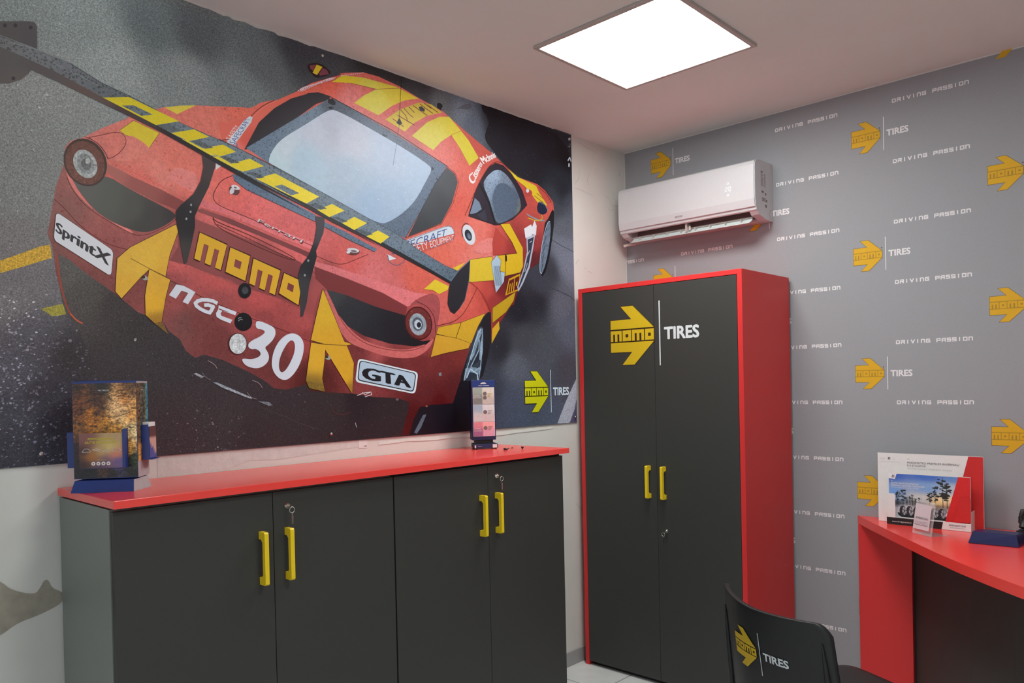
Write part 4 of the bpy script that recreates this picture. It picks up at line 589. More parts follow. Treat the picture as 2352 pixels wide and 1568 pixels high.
('F','p',(44,50,62),[(-1213.3,2130.6),(-1211.5,2125.2),(-1210.7,2119.7),(-1211.2,2114.3),(-1212.6,2109.5),(-1215.1,2105.3),(-1218.6,2102),(-1222.7,2099.9),(-1227.4,2098.9),(-1232.3,2099.2),(-1237.3,2100.7),(-1242.1,2103.3),(-1246.3,2107),(-1250,2111.4),(-1252.7,2116.5),(-1254.5,2121.9),(-1255.3,2127.3),(-1254.9,2132.6),(-1253.4,2137.5),(-1250.9,2141.6),(-1247.5,2144.9),(-1243.5,2147),(-1238.8,2148.1),(-1233.9,2147.8),(-1228.9,2146.4),(-1224.1,2143.8),(-1219.8,2140.2),(-1216.1,2135.7)],[],0),
('F','w',(110,124,142),[(-1219.1,2123.2),(-1218.1,2120.4),(-1217.7,2117.5),(-1217.8,2114.8),(-1218.5,2112.2),(-1219.7,2110.1),(-1221.4,2108.4),(-1223.5,2107.3),(-1225.8,2106.8),(-1228.3,2107),(-1230.9,2107.8),(-1233.3,2109.2),(-1235.5,2111.2),(-1237.3,2113.5),(-1238.8,2116.2),(-1239.7,2119),(-1240.2,2121.8),(-1240.1,2124.6),(-1239.3,2127.1),(-1238.1,2129.2),(-1236.5,2130.9),(-1234.4,2132),(-1232.1,2132.5),(-1229.6,2132.4),(-1227,2131.6),(-1224.6,2130.1),(-1222.4,2128.2),(-1220.5,2125.9)],[],0),
('L','p',(40,36,42),1.5,[(-1267.2,2114.6),(-1269,2119.3),(-1270.5,2124.1),(-1271.4,2129),(-1272,2133.8),(-1272.1,2138.6),(-1271.8,2143.2),(-1271,2147.7),(-1269.9,2151.9),(-1268.2,2156),(-1266.2,2159.6),(-1263.8,2163),(-1261,2166),(-1258,2168.5),(-1254.6,2170.5),(-1250.9,2172.2),(-1247.1,2173.4),(-1243.1,2174),(-1238.9,2174.2),(-1234.6,2173.7),(-1230.3,2172.9)]),
('F','d',(228,134,128),[(-1184.9,2090.6),(-1094.7,2133.2),(-1063.2,2124.2),(-1060.2,2072.9),(-1151.2,2043.8),(-1203.3,2057.1)],[],1),
('F','p','door',[(-1056.7,2183.1),(-983.7,2133.8),(-918.3,2078.6),(-1079.3,2048.3),(-1081.9,2109)],[],0),
('F','p','side',[(-1237.9,1913.2),(-1078.2,1935.8),(-993.9,1962.5),(-892,1988),(-808.9,2087.1),(-777.8,2104.1),(-826.3,2017.6),(-914.5,1896.2),(-945.7,1829.1),(-1105.6,1786.2),(-1157,1859.6)],[],0),
('L','p',(50,25,18),1.6,[(-1226.2,2014),(-1084,2043.3),(-1078.3,1934.5),(-1240.5,1912.3),(-1226.2,2014)]),
('F','y',(218,188,56),[(-1226.2,2014),(-1084,2043.3),(-1078.3,1934.5),(-1240.5,1912.3)],[],0),
('L','p',(50,25,18),1.6,[(-1023.8,2200.4),(-962.2,2212.7),(-873.3,2107),(-874.2,2019.8),(-894.9,1987.8),(-996.7,1962.2),(-1045.5,1954.1),(-1056.8,2034.5),(-1042.4,2052.2),(-913.6,2075.8),(-945.8,2125.2),(-1023.8,2200.4)]),
('F','y',(216,178,40),[(-1023.8,2200.4),(-962.2,2212.7),(-873.3,2107),(-874.2,2019.8),(-894.9,1987.8),(-996.7,1962.2),(-1045.5,1954.1),(-1056.8,2034.5),(-1042.4,2052.2),(-913.6,2075.8),(-945.8,2125.2)],[],0),
('L','p',(60,30,20),1.5,[(-997.4,2060.2),(-996.7,1963.5)]),
('F','p',(40,30,28),[(-997.3,2063.5),(-986.1,2058.2),(-984.9,2035.3),(-994.7,2026.5)],[],0),
('L','p',(50,25,18),1.6,[(-1091.2,2016.9),(-1053.5,2053),(-1026.4,2031.1),(-1035.5,1978.3),(-1002.8,1978),(-1008.9,1935),(-1064.5,1877.5),(-1080.2,1961.4),(-1091.2,2016.9)]),
('F','p',(170,190,208),[(-1091.2,2016.9),(-1053.5,2053),(-1026.4,2031.1),(-1035.5,1978.3),(-1002.8,1978),(-1008.9,1935),(-1064.5,1877.5),(-1080.2,1961.4)],[],0),
('L','p',(62,84,110),1.3,[(-1073.5,2000.6),(-1063.5,1911.2)]),
('L','p',(62,84,110),1.3,[(-1067,2001.2),(-1057,1911.7)]),
('L','p',(62,84,110),1.3,[(-1060.6,2001.8),(-1050.5,1912.2)]),
('L','p',(62,84,110),1.3,[(-1054.1,2002.5),(-1044,1912.7)]),
('L','p',(62,84,110),1.3,[(-1047.7,2003.1),(-1037.5,1913.2)]),
('L','p',(62,84,110),1.3,[(-1041.2,2003.7),(-1031,1913.7)]),
('L','p',(62,84,110),1.3,[(-1034.7,2004.3),(-1024.5,1914.2)]),
('F','y',(196,152,34),[(-975.3,1949.6),(-894.1,1983.2),(-909.5,1899.9),(-1003.4,1868.8)],[],0),
('M',(96,30,24),[(-972.7,1941.3),(-936.8,1955.5),(-948.4,1893.7),(-990,1877.6)]),
('O',(96,30,24),[(-931.9,1957.9),(-900.4,1970.6),(-912.2,1906.4),(-941.6,1895.6)]),
('L','p',(50,25,18),1.6,[(-1088.8,1805.9),(-931.3,1891.1),(-947.2,1847),(-1001.3,1791.3),(-1091,1736.4),(-1088.8,1805.9)]),
('F','y',(186,150,40),[(-1088.8,1805.9),(-931.3,1891.1),(-947.2,1847),(-1001.3,1791.3),(-1091,1736.4)],[],0),
('L','p',(50,25,18),1.2,[(-1094.6,1709.2),(-1049.4,1746.6),(-1045,1711.1),(-1100.4,1640.4),(-1094.6,1709.2)]),
('F','y',(206,160,48),[(-1094.6,1709.2),(-1049.4,1746.6),(-1045,1711.1),(-1100.4,1640.4)],[],0),
('F','p',(222,218,224),[(-860.4,2202.4),(-809.4,2229.4),(-802.7,2216.8),(-783.2,2253.4),(-768.6,2228.1),(-775.3,2179.5),(-800.7,2183.1),(-816.5,2164.2),(-851.9,2156.5)],[],0),
('F','p',(176,182,196),[(-844.8,2160.7),(-780.3,2185.7),(-797.8,2115.5),(-826.3,2017.6),(-879,1932.3),(-911.6,1893.1),(-918.7,1915.8),(-871.6,2006.6),(-844.1,2090.1)],[],0),
('F','p',(52,56,74),[(-837.1,2151.5),(-791,2170.7),(-808,2114.4),(-836.2,2023.4),(-883.5,1945.3),(-909.3,1906.6),(-908.8,1919.9),(-863.7,2007.4),(-836.1,2087.6)],[],0),
('L','p',(170,170,190),2,[(-822.4,2139.8),(-806.9,2148.4)]),
('L','p',(170,170,190),2,[(-844.7,2069.8),(-823.7,2099.1)]),
('L','p',(170,170,190),2,[(-862.1,1994.1),(-842.8,2036.3)]),
('F','y',(226,196,54),[(-1499.7,1861.9),(-1436.4,1908.5),(-1357.2,1884.7),(-1365.8,1868.9),(-1414.6,1847.3),(-1449.5,1861.5)],[],0),
('F','y',(226,196,54),[(-1330.2,1968.1),(-1254.1,2000.1),(-1310,1954)],[],0),
('L','p',(50,25,18),1.6,[(-1422.9,1702.9),(-1287.7,1729.8),(-1139.3,1777.6),(-1189.8,1712),(-1231.1,1638.5),(-1327.3,1658.9),(-1435.6,1675.5),(-1422.9,1702.9)]),
('F','y',(206,160,50),[(-1422.9,1702.9),(-1287.7,1729.8),(-1139.3,1777.6),(-1189.8,1712),(-1231.1,1638.5),(-1327.3,1658.9),(-1435.6,1675.5)],[],0),
('L','p',(50,25,18),1.6,[(-1437.3,1671.3),(-1319,1659.1),(-1235.4,1638.4),(-1248.9,1616.3),(-1390.4,1592.5),(-1469.9,1574.7),(-1437.3,1671.3)]),
('F','y',(204,152,52),[(-1437.3,1671.3),(-1319,1659.1),(-1235.4,1638.4),(-1248.9,1616.3),(-1390.4,1592.5),(-1469.9,1574.7)],[],0),
('L','p',(70,40,20),1.5,[(-1289.4,1728.5),(-1323.2,1659)]),
('S','p',(110,46,40),1.4,[(-1434.6,1708.5),(-1295.8,1738.7),(-1207.1,1855.6),(-1184.2,1895)]),
('S','p',(120,46,40),1.5,[(-1231.1,1916.3),(-1171.4,1883.3),(-1128.5,1835.5),(-1103.1,1785.8)]),
('L','p',(50,25,18),1.8,[(-2893.3,1969.7),(-2892.4,1974.5),(-2890.8,1977.7),(-2888.4,1979.2),(-2885.4,1979.1),(-2881.7,1977.4),(-2748.1,1893.9),(-2744.1,1890.8),(-2741.2,1887.1),(-2739.3,1882.8),(-2738.4,1877.9),(-2738.6,1872.3),(-2744.2,1822.2),(-2745.2,1817.2),(-2747.1,1813.9),(-2749.6,1812.4),(-2753,1812.5),(-2757.1,1814.4),(-2890.5,1894.3),(-2894.2,1897.1),(-2896.9,1900.5),(-2898.6,1904.5),(-2899.4,1909.1),(-2899.3,1914.4),(-2893.3,1969.7)]),
('F','p',(214,216,222),[(-2893.3,1969.7),(-2892.4,1974.5),(-2890.8,1977.7),(-2888.4,1979.2),(-2885.4,1979.1),(-2881.7,1977.4),(-2748.1,1893.9),(-2744.1,1890.8),(-2741.2,1887.1),(-2739.3,1882.8),(-2738.4,1877.9),(-2738.6,1872.3),(-2744.2,1822.2),(-2745.2,1817.2),(-2747.1,1813.9),(-2749.6,1812.4),(-2753,1812.5),(-2757.1,1814.4),(-2890.5,1894.3),(-2894.2,1897.1),(-2896.9,1900.5),(-2898.6,1904.5),(-2899.4,1909.1),(-2899.3,1914.4)],[],0),
('T','SprintX',(52,50,54),[(-2891.8,1954.4),(-2744.5,1874.2),(-2753.3,1841),(-2894.4,1925.7)],0.1),
('L','p',(50,25,18),2,[(-2542.2,1994.4),(-2537,1970.2),(-2565.9,1892.4),(-2581.1,1822.3),(-2631.1,1840.5),(-2658.2,1812.6),(-2717.2,1742.1),(-2734.5,1762.4),(-2726.2,1864.6),(-2687.2,1903.3),(-2542.2,1994.4)]),
('F','y','arr',[(-2542.2,1994.4),(-2537,1970.2),(-2565.9,1892.4),(-2581.1,1822.3),(-2631.1,1840.5),(-2658.2,1812.6),(-2717.2,1742.1),(-2734.5,1762.4),(-2726.2,1864.6),(-2687.2,1903.3)],[],0),
('L','p',(50,25,18),2,[(-2631.1,1840.5),(-2566.2,1812.8),(-2581.9,1756.4),(-2597.2,1675.1),(-2619.1,1669.7),(-2646.4,1695),(-2646.1,1756.5),(-2631.1,1840.5)]),
('F','y','arr',[(-2631.1,1840.5),(-2566.2,1812.8),(-2581.9,1756.4),(-2597.2,1675.1),(-2619.1,1669.7),(-2646.4,1695),(-2646.1,1756.5)],[],0),
('F','a',(112,86,46),[(-2646.4,1695),(-2619.1,1669.7),(-2597.3,1674.3),(-2576.2,1635.7),(-2614.9,1665.5)],[],0),
('L','p',(120,84,40),1.5,[(-2686,1868.7),(-2627.6,1840.8),(-2580.2,1821.5)]),
('L','p',(50,25,18),2,[(-1995.6,1825.3),(-1949.7,1727.3),(-1905.7,1629.4),(-1870.2,1620.2),(-1897.3,1614.5),(-1992.9,1617.3),(-2052.3,1630.5),(-2023.4,1733.3),(-1995.6,1825.3)]),
('F','y','arr',[(-1995.6,1825.3),(-1949.7,1727.3),(-1905.7,1629.4),(-1870.2,1620.2),(-1897.3,1614.5),(-1992.9,1617.3),(-2052.3,1630.5),(-2023.4,1733.3)],[],0),
('L','p',(50,25,18),2,[(-2051.5,1621.8),(-1987.3,1615),(-1894.3,1613.6),(-1863.8,1546.9),(-1874.5,1427.2),(-1971.5,1568.5),(-1991.8,1597.7),(-1994.3,1568.3),(-2007.9,1487.5),(-1998,1438.4),(-2064.4,1452.9),(-2077.3,1481),(-2057.9,1586.9),(-2051.5,1621.8)]),
('F','y','arr',[(-2051.5,1621.8),(-1987.3,1615),(-1894.3,1613.6),(-1863.8,1546.9),(-1874.5,1427.2),(-1971.5,1568.5),(-1991.8,1597.7),(-1994.3,1568.3),(-2007.9,1487.5),(-1998,1438.4),(-2064.4,1452.9),(-2077.3,1481),(-2057.9,1586.9)],[],0),
('F','a',(120,94,46),[(-2076.3,1478.5),(-2008.4,1470.4),(-1998,1438.4),(-2064.4,1452.9)],[],0),
('L','p',(120,84,40),1.5,[(-2051.2,1630.5),(-1992.9,1617.3),(-1900.2,1614.5)]),
('F','p',(150,150,146),[(-2636.7,1808.9),(-2637.5,1807.4),(-2638.7,1806.2),(-2640.2,1805.2),(-2642,1804.5),(-2644,1804.2),(-2646,1804.3),(-2648,1804.7),(-2649.8,1805.4),(-2651.5,1806.4),(-2652.9,1807.7),(-2653.9,1809.2),(-2654.4,1810.8),(-2654.5,1812.4),(-2654.2,1814),(-2653.4,1815.5),(-2652.3,1816.7),(-2650.8,1817.7),(-2649,1818.4),(-2647,1818.7),(-2645,1818.7),(-2643,1818.3),(-2641.1,1817.5),(-2639.4,1816.5),(-2638.1,1815.2),(-2637.1,1813.7),(-2636.5,1812.1),(-2636.4,1810.5)],[],0),
('F','p',(60,46,42),[(-2644.5,1814.6),(-2644.8,1813.4),(-2645.2,1812.3),(-2646,1811.2),(-2646.9,1810.3),(-2648,1809.6),(-2649.3,1809.1),(-2650.6,1808.8),(-2652,1808.8),(-2653.2,1809.1),(-2654.3,1809.7),(-2655.2,1810.4),(-2655.9,1811.4),(-2656.3,1812.4),(-2656.4,1813.6),(-2656.2,1814.8),(-2655.8,1815.9),(-2655,1817),(-2654.1,1817.9),(-2653,1818.6),(-2651.7,1819.1),(-2650.4,1819.4),(-2649.1,1819.4),(-2647.8,1819.1),(-2646.7,1818.6),(-2645.8,1817.8),(-2645.1,1816.9),(-2644.7,1815.8)],[],0),
('F','p',(150,150,150),[(-1969.5,1562.7),(-1970.5,1561.2),(-1972,1559.8),(-1973.9,1558.8),(-1976.2,1558.1),(-1978.6,1557.9),(-1981.1,1558),(-1983.5,1558.6),(-1985.8,1559.5),(-1987.8,1560.7),(-1989.4,1562.2),(-1990.5,1563.9),(-1991.2,1565.7),(-1991.2,1567.5),(-1990.8,1569.2),(-1989.8,1570.8),(-1988.3,1572.1),(-1986.4,1573.1),(-1984.2,1573.8),(-1981.8,1574.1),(-1979.3,1574),(-1976.8,1573.4),(-1974.6,1572.5),(-1972.5,1571.3),(-1970.9,1569.8),(-1969.7,1568.1),(-1969.1,1566.3),(-1969,1564.5)],[],0),
('F','p',(60,46,42),[(-1978.9,1569.4),(-1979.1,1568.4),(-1979.7,1567.3),(-1980.5,1566.4),(-1981.6,1565.6),(-1982.9,1565),(-1984.4,1564.6),(-1985.9,1564.5),(-1987.4,1564.6),(-1988.9,1564.9),(-1990.1,1565.5),(-1991.2,1566.3),(-1992,1567.2),(-1992.4,1568.2),(-1992.6,1569.3),(-1992.4,1570.4),(-1991.8,1571.4),(-1991,1572.4),(-1989.9,1573.2),(-1988.6,1573.8),(-1987.2,1574.1),(-1985.6,1574.3),(-1984.1,1574.2),(-1982.7,1573.8),(-1981.4,1573.3),(-1980.3,1572.5),(-1979.6,1571.6),(-1979.1,1570.5)],[],0),
('M',(58,30,22),[(-2466.6,1981.5),(-2368.2,1951.5),(-2393,1856.1),(-2487.8,1885.6)]),
('O',(58,30,22),[(-2360.9,1944.2),(-2284,1922.4),(-2304.7,1826.4),(-2380.8,1851.5)]),
('M',(58,30,22),[(-2276.3,1915),(-2167.9,1882.7),(-2192.7,1785.2),(-2295.6,1818.9)]),
('O',(58,30,22),[(-2158.7,1874.5),(-2082.1,1851.7),(-2098.1,1754.3),(-2181.5,1792.5)]),
('M',(206,158,48),[(-2464.3,1978.1),(-2370.8,1947.4),(-2395.3,1859.6),(-2485.4,1889.5)]),
('O',(206,158,48),[(-2358.5,1940.7),(-2286.7,1918.3),(-2307.2,1830.1),(-2378.2,1855.5)]),
('M',(206,158,48),[(-2273.8,1911.3),(-2170.8,1878.4),(-2195.3,1789),(-2292.9,1823)]),
('O',(206,158,48),[(-2156,1870.7),(-2085.1,1847.4),(-2100.9,1758.3),(-2178.6,1796.7)]),
('F','p',(28,28,32),[(-2286.1,1797.7),(-2286.9,1791.6),(-2288.9,1785.7),(-2291.9,1780.3),(-2295.8,1775.8),(-2300.5,1772.2),(-2305.7,1769.9),(-2311,1768.8),(-2316.4,1769.1),(-2321.4,1770.8),(-2325.8,1773.7),(-2329.5,1777.7),(-2332.1,1782.7),(-2333.7,1788.2),(-2334.2,1794.2),(-2333.4,1800.2),(-2331.5,1806),(-2328.6,1811.4),(-2324.7,1815.9),(-2320.1,1819.5),(-2314.9,1821.9),(-2309.6,1823),(-2304.2,1822.8),(-2299.2,1821.2),(-2294.7,1818.3),(-2290.9,1814.3),(-2288.2,1809.3),(-2286.6,1803.7)],[],0),
('F','w',(60,62,66),[(-2296.3,1797.9),(-2296.7,1795),(-2297.7,1792.3),(-2299.3,1789.7),(-2301.3,1787.6),(-2303.7,1785.9),(-2306.4,1784.8),(-2309.2,1784.3),(-2312,1784.4),(-2314.6,1785.2),(-2316.9,1786.5),(-2318.8,1788.3),(-2320.2,1790.7),(-2321.1,1793.2),(-2321.3,1796),(-2320.9,1798.8),(-2319.9,1801.6),(-2318.4,1804.1),(-2316.4,1806.2),(-2314,1807.9),(-2311.3,1809.1),(-2308.5,1809.6),(-2305.7,1809.5),(-2303.1,1808.7),(-2300.8,1807.4),(-2298.8,1805.6),(-2297.4,1803.2),(-2296.5,1800.6)],[],0),
('F','p',(28,28,32),[(-2285.2,1688.8),(-2286.2,1681.6),(-2288.8,1674.8),(-2292.9,1668.7),(-2298.3,1663.4),(-2304.6,1659.4),(-2311.6,1656.8),(-2318.9,1655.8),(-2326.1,1656.3),(-2332.9,1658.4),(-2338.9,1661.9),(-2343.9,1666.7),(-2347.5,1672.5),(-2349.7,1679),(-2350.3,1685.9),(-2349.3,1692.9),(-2346.8,1699.7),(-2342.8,1705.7),(-2337.6,1711),(-2331.4,1715.1),(-2324.4,1717.7),(-2317.2,1718.9),(-2310,1718.5),(-2303.1,1716.5),(-2296.9,1713),(-2291.8,1708.3),(-2288.1,1702.4),(-2285.8,1695.8)],[],0),
('L','p',(150,150,150),1.4,[(-2336.8,1696.8),(-2332,1701.5),(-2324.3,1701.4)]),
('L','p',(150,150,150),1.4,[(-2336.1,1689.2),(-2329.3,1695.8),(-2320.7,1694.4)]),
('F','p',(70,40,38),[(-2305.7,1611.5),(-2306.8,1603),(-2309.6,1595),(-2314.1,1587.7),(-2319.9,1581.6),(-2326.7,1577),(-2334.2,1574.1),(-2342.1,1573),(-2349.8,1573.9),(-2357.1,1576.6),(-2363.5,1580.9),(-2368.9,1586.7),(-2372.8,1593.8),(-2375.1,1601.6),(-2375.7,1609.9),(-2374.6,1618.2),(-2371.9,1626.1),(-2367.6,1633.3),(-2361.9,1639.4),(-2355.3,1644.1),(-2347.8,1647.1),(-2340,1648.3),(-2332.2,1647.6),(-2324.9,1645.1),(-2318.3,1640.8),(-2312.8,1635),(-2308.8,1627.9),(-2306.4,1619.9)],[],0),
('F','w',(184,184,186),[(-2308.6,1611.4),(-2309.6,1603.6),(-2312.1,1596.1),(-2316.1,1589.4),(-2321.2,1583.7),(-2327.4,1579.4),(-2334,1576.7),(-2341,1575.7),(-2348,1576.5),(-2354.4,1579),(-2360.2,1583.1),(-2364.9,1588.5),(-2368.5,1595),(-2370.5,1602.3),(-2371.1,1610),(-2370.1,1617.7),(-2367.6,1625.1),(-2363.8,1631.8),(-2358.8,1637.4),(-2352.7,1641.8),(-2346.1,1644.5),(-2339.1,1645.7),(-2332.2,1645),(-2325.6,1642.6),(-2319.7,1638.6),(-2314.9,1633.2),(-2311.3,1626.6),(-2309.2,1619.3)],[],0),
('F','p',(216,216,226),[(-2546.9,1798.9),(-2523.7,1796.4),(-2500.4,1786.3),(-2484.6,1778),(-2510.3,1736.5),(-2528.1,1743.5),(-2508.5,1773.7),(-2530.5,1779.8),(-2549.8,1752.2),(-2571.7,1762.5)],[],0),
('L','p',(216,216,226),8.2,[(-2412.9,1747.2),(-2425,1752.6),(-2441.9,1755),(-2461.9,1754.6),(-2477.5,1749.2),(-2485.5,1741.4),(-2482.3,1733),(-2469.4,1723.9),(-2454.1,1716.9),(-2437.7,1712.6),(-2431.2,1721.6),(-2424.6,1733.4),(-2442.4,1738.4),(-2452.2,1737)]),
('F','p',(216,216,226),[(-2405.4,1739.8),(-2341.9,1720.3),(-2346.9,1708.4),(-2393,1722),(-2399.7,1711.9),(-2396.3,1704.2),(-2357.7,1692.7),(-2365.5,1679.9),(-2398.4,1690.8),(-2414.2,1699.8),(-2416.1,1711.9),(-2407.6,1725.6)],[],0),
('F','p',(121,51,51),[(-2405.6,1729.2),(-2365.4,1717.3),(-2393,1722),(-2405.7,1725.7)],[],0),
('F','p',(216,216,226),[(-2269.4,1693.1),(-2250.7,1691.7),(-2221,1681.4),(-2198.5,1670.7),(-2195.5,1649.9),(-2204.6,1631),(-2222.9,1612.1),(-2240.8,1600.1),(-2228.7,1584.2),(-2223.1,1565.8),(-2229.7,1547.3),(-2250.1,1531.1),(-2275,1525.1),(-2304,1531),(-2320.5,1542.3),(-2328.2,1557.9),(-2317.6,1560.3),(-2293.6,1557.4),(-2269,1563),(-2255.4,1573.7),(-2258.5,1586),(-2273.1,1594.9),(-2290.2,1592.3),(-2302.2,1598.9),(-2301.8,1612.5),(-2286.9,1624.2),(-2259.6,1636.4),(-2241.9,1648.4),(-2236.7,1657.8),(-2251.4,1664.1),(-2268.7,1665.8),(-2273.3,1677)],[],1),
('F','p',(216,216,226),[(-2139.3,1654.1),(-2112.9,1652.6),(-2091.8,1639),(-2081.7,1615.3),(-2085.3,1581.7),(-2099.9,1543.3),(-2122.2,1510),(-2149.2,1486.5),(-2170.2,1482.9),(-2193.1,1493.9),(-2210.3,1517.3),(-2215.7,1542.7),(-2208.6,1579.9),(-2192.4,1612.8),(-2168.5,1639.1)],[[(-2129.4,1630.8),(-2118.2,1614.5),(-2122.9,1581.1),(-2139.7,1547.8),(-2158.8,1519.5),(-2177.2,1509.2),(-2187.1,1524.2),(-2184.7,1556.9),(-2169.8,1589.8),(-2148.1,1620.8)]],1),
('F','p',(212,216,222),[(-1845.8,1548.7),(-1843.9,1554.7),(-1840.6,1559.1),(-1835.9,1561.7),(-1829.9,1562.8),(-1822.5,1562.1),(-1564.2,1514.2),(-1556.1,1511.9),(-1550.1,1508.5),(-1546.3,1504),(-1544.6,1498.4),(-1545,1491.5),(-1556.3,1436.9),(-1558.5,1430.5),(-1562.4,1425.9),(-1567.7,1423.1),(-1574.6,1422),(-1583,1422.8),(-1839.7,1469.3),(-1846.9,1471.3),(-1852.2,1474.4),(-1855.6,1478.5),(-1857.1,1483.7),(-1856.8,1490)],[],0),
('F','p',(44,44,48),[(-1839.3,1543.6),(-1837.6,1549),(-1834.8,1552.8),(-1830.7,1555.2),(-1825.4,1556.1),(-1818.9,1555.5),(-1571.3,1509.4),(-1564.3,1507.4),(-1559,1504.4),(-1555.6,1500.4),(-1554.2,1495.4),(-1554.6,1489.4),(-1564.7,1442.5),(-1566.7,1436.8),(-1570.2,1432.8),(-1574.9,1430.4),(-1580.9,1429.5),(-1588.3,1430.2),(-1832.2,1475.6),(-1838.5,1477.4),(-1843.2,1480.2),(-1846.3,1483.8),(-1847.7,1488.5),(-1847.5,1494.1)],[],0),
('F','p',(168,182,198),[(-1834.9,1541.6),(-1833.4,1546.2),(-1830.9,1549.5),(-1827.4,1551.6),(-1822.7,1552.4),(-1817.1,1551.8),(-1574.3,1506.2),(-1568.2,1504.5),(-1563.6,1501.8),(-1560.7,1498.4),(-1559.4,1494.1),(-1559.8,1488.9),(-1569.2,1445.3),(-1570.9,1440.4),(-1573.8,1436.9),(-1578,1434.8),(-1583.2,1434.1),(-1589.6,1434.7),(-1829.6,1479.5),(-1835.1,1481.1),(-1839.1,1483.5),(-1841.8,1486.7),(-1843,1490.7),(-1842.8,1495.5)],[],0),
('T','GTA',(36,36,40),[(-1813.5,1531.8),(-1599.3,1491.8),(-1586.9,1445.8),(-1824.1,1485.8)],0.1),
('T','Ferrari',(100,44,44),[(-2247.4,2050),(-2069.3,1997.8),(-2079,1984.3),(-2254,2039.3)],0),
('T','Ferrari',(214,202,206),[(-2249.9,2053.6),(-2072.7,2001.5),(-2082.3,1989),(-2256.6,2042.8)],0),
('F','p',(96,59,63),[(-2321.2,2132),(-2323.5,2129.1),(-2326.4,2126.7),(-2330,2124.9),(-2334,2123.7),(-2338.2,2123.4),(-2342.5,2123.8),(-2346.5,2125),(-2350.1,2126.8),(-2353.2,2129.2),(-2355.5,2132.1),(-2357,2135.3),(-2357.5,2138.7),(-2357.1,2142.1),(-2355.8,2145.3),(-2353.6,2148.2),(-2350.7,2150.6),(-2347.1,2152.4),(-2343.2,2153.6),(-2338.9,2154),(-2334.7,2153.6),(-2330.6,2152.5),(-2327,2150.6),(-2323.9,2148.2),(-2321.5,2145.3),(-2320,2142.1),(-2319.5,2138.7),(-2319.9,2135.2)],[],0),
('F','p',(210,208,212),[(-2319,2147.3),(-2320.1,2145.6),(-2321.9,2144.2),(-2324.2,2143),(-2327.1,2142.2),(-2330.4,2141.8),(-2333.8,2141.8),(-2337.2,2142.3),(-2340.5,2143.1),(-2343.5,2144.2),(-2346,2145.6),(-2347.9,2147.2),(-2349.1,2149),(-2349.6,2150.8),(-2349.3,2152.6),(-2348.3,2154.2),(-2346.5,2155.7),(-2344.2,2156.8),(-2341.4,2157.6),(-2338.1,2158),(-2334.7,2158),(-2331.3,2157.6),(-2328,2156.9),(-2325,2155.7),(-2322.5,2154.3),(-2320.5,2152.7),(-2319.2,2150.9),(-2318.8,2149.1)],[],0),
('F','p',(200,198,204),[(-2340.2,2133.9),(-2341.4,2131.3),(-2342.9,2129),(-2344.6,2127),(-2346.5,2125.4),(-2348.5,2124.3),(-2350.4,2123.7),(-2352.2,2123.7),(-2353.7,2124.4),(-2355,2125.5),(-2355.9,2127.1),(-2356.4,2129.1),(-2356.4,2131.5),(-2356,2134),(-2355.2,2136.6),(-2354.1,2139.1),(-2352.6,2141.4),(-2350.8,2143.5),(-2349,2145.1),(-2347,2146.2),(-2345.1,2146.8),(-2343.3,2146.8),(-2341.8,2146.2),(-2340.5,2145),(-2339.6,2143.4),(-2339.1,2141.4),(-2339,2139),(-2339.4,2136.5)],[],0),
('F','p',(120,90,94),[(-2329.6,2147.8),(-2330,2147.2),(-2330.6,2146.7),(-2331.6,2146.2),(-2332.6,2145.9),(-2333.9,2145.7),(-2335.1,2145.8),(-2336.4,2145.9),(-2337.6,2146.2),(-2338.7,2146.6),(-2339.7,2147.2),(-2340.4,2147.8),(-2340.8,2148.5),(-2341.1,2149.1),(-2341,2149.8),(-2340.5,2150.4),(-2339.9,2150.9),(-2339,2151.4),(-2337.9,2151.7),(-2336.7,2151.9),(-2335.5,2151.8),(-2334.2,2151.7),(-2332.9,2151.4),(-2331.8,2151),(-2330.9,2150.4),(-2330.2,2149.8),(-2329.7,2149.1),(-2329.5,2148.5)],[],0),
('F','p',(104,56,58),[(-1823.4,1983.6),(-1824.3,1980.9),(-1826.6,1978.1),(-1830.2,1975.4),(-1835.1,1973),(-1840.8,1971),(-1847.3,1969.4),(-1853.9,1968.4),(-1860.5,1968),(-1866.8,1968.2),(-1872.4,1969),(-1877,1970.4),(-1880.4,1972.3),(-1882.5,1974.5),(-1883.2,1977.1),(-1882.4,1979.8),(-1880.1,1982.6),(-1876.6,1985.2),(-1871.9,1987.6),(-1866.2,1989.7),(-1859.8,1991.2),(-1853.2,1992.3),(-1846.6,1992.7),(-1840.2,1992.6),(-1834.6,1991.8),(-1829.8,1990.4),(-1826.3,1988.5),(-1824.2,1986.2)],[],0),
('F','p',(208,206,210),[(-1826.3,1986.6),(-1827.4,1984.6),(-1829.8,1982.7),(-1833.6,1981.1),(-1838.4,1979.7),(-1843.9,1978.7),(-1850.1,1978.1),(-1856.3,1978),(-1862.6,1978.2),(-1868.4,1978.9),(-1873.5,1980),(-1877.7,1981.4),(-1880.6,1983.1),(-1882.4,1984.9),(-1882.7,1986.9),(-1881.6,1988.8),(-1879.2,1990.7),(-1875.6,1992.3),(-1870.8,1993.7),(-1865.4,1994.7),(-1859.3,1995.3),(-1853,1995.5),(-1846.7,1995.3),(-1840.9,1994.6),(-1835.7,1993.5),(-1831.4,1992.1),(-1828.4,1990.4),(-1826.6,1988.5)],[],0),
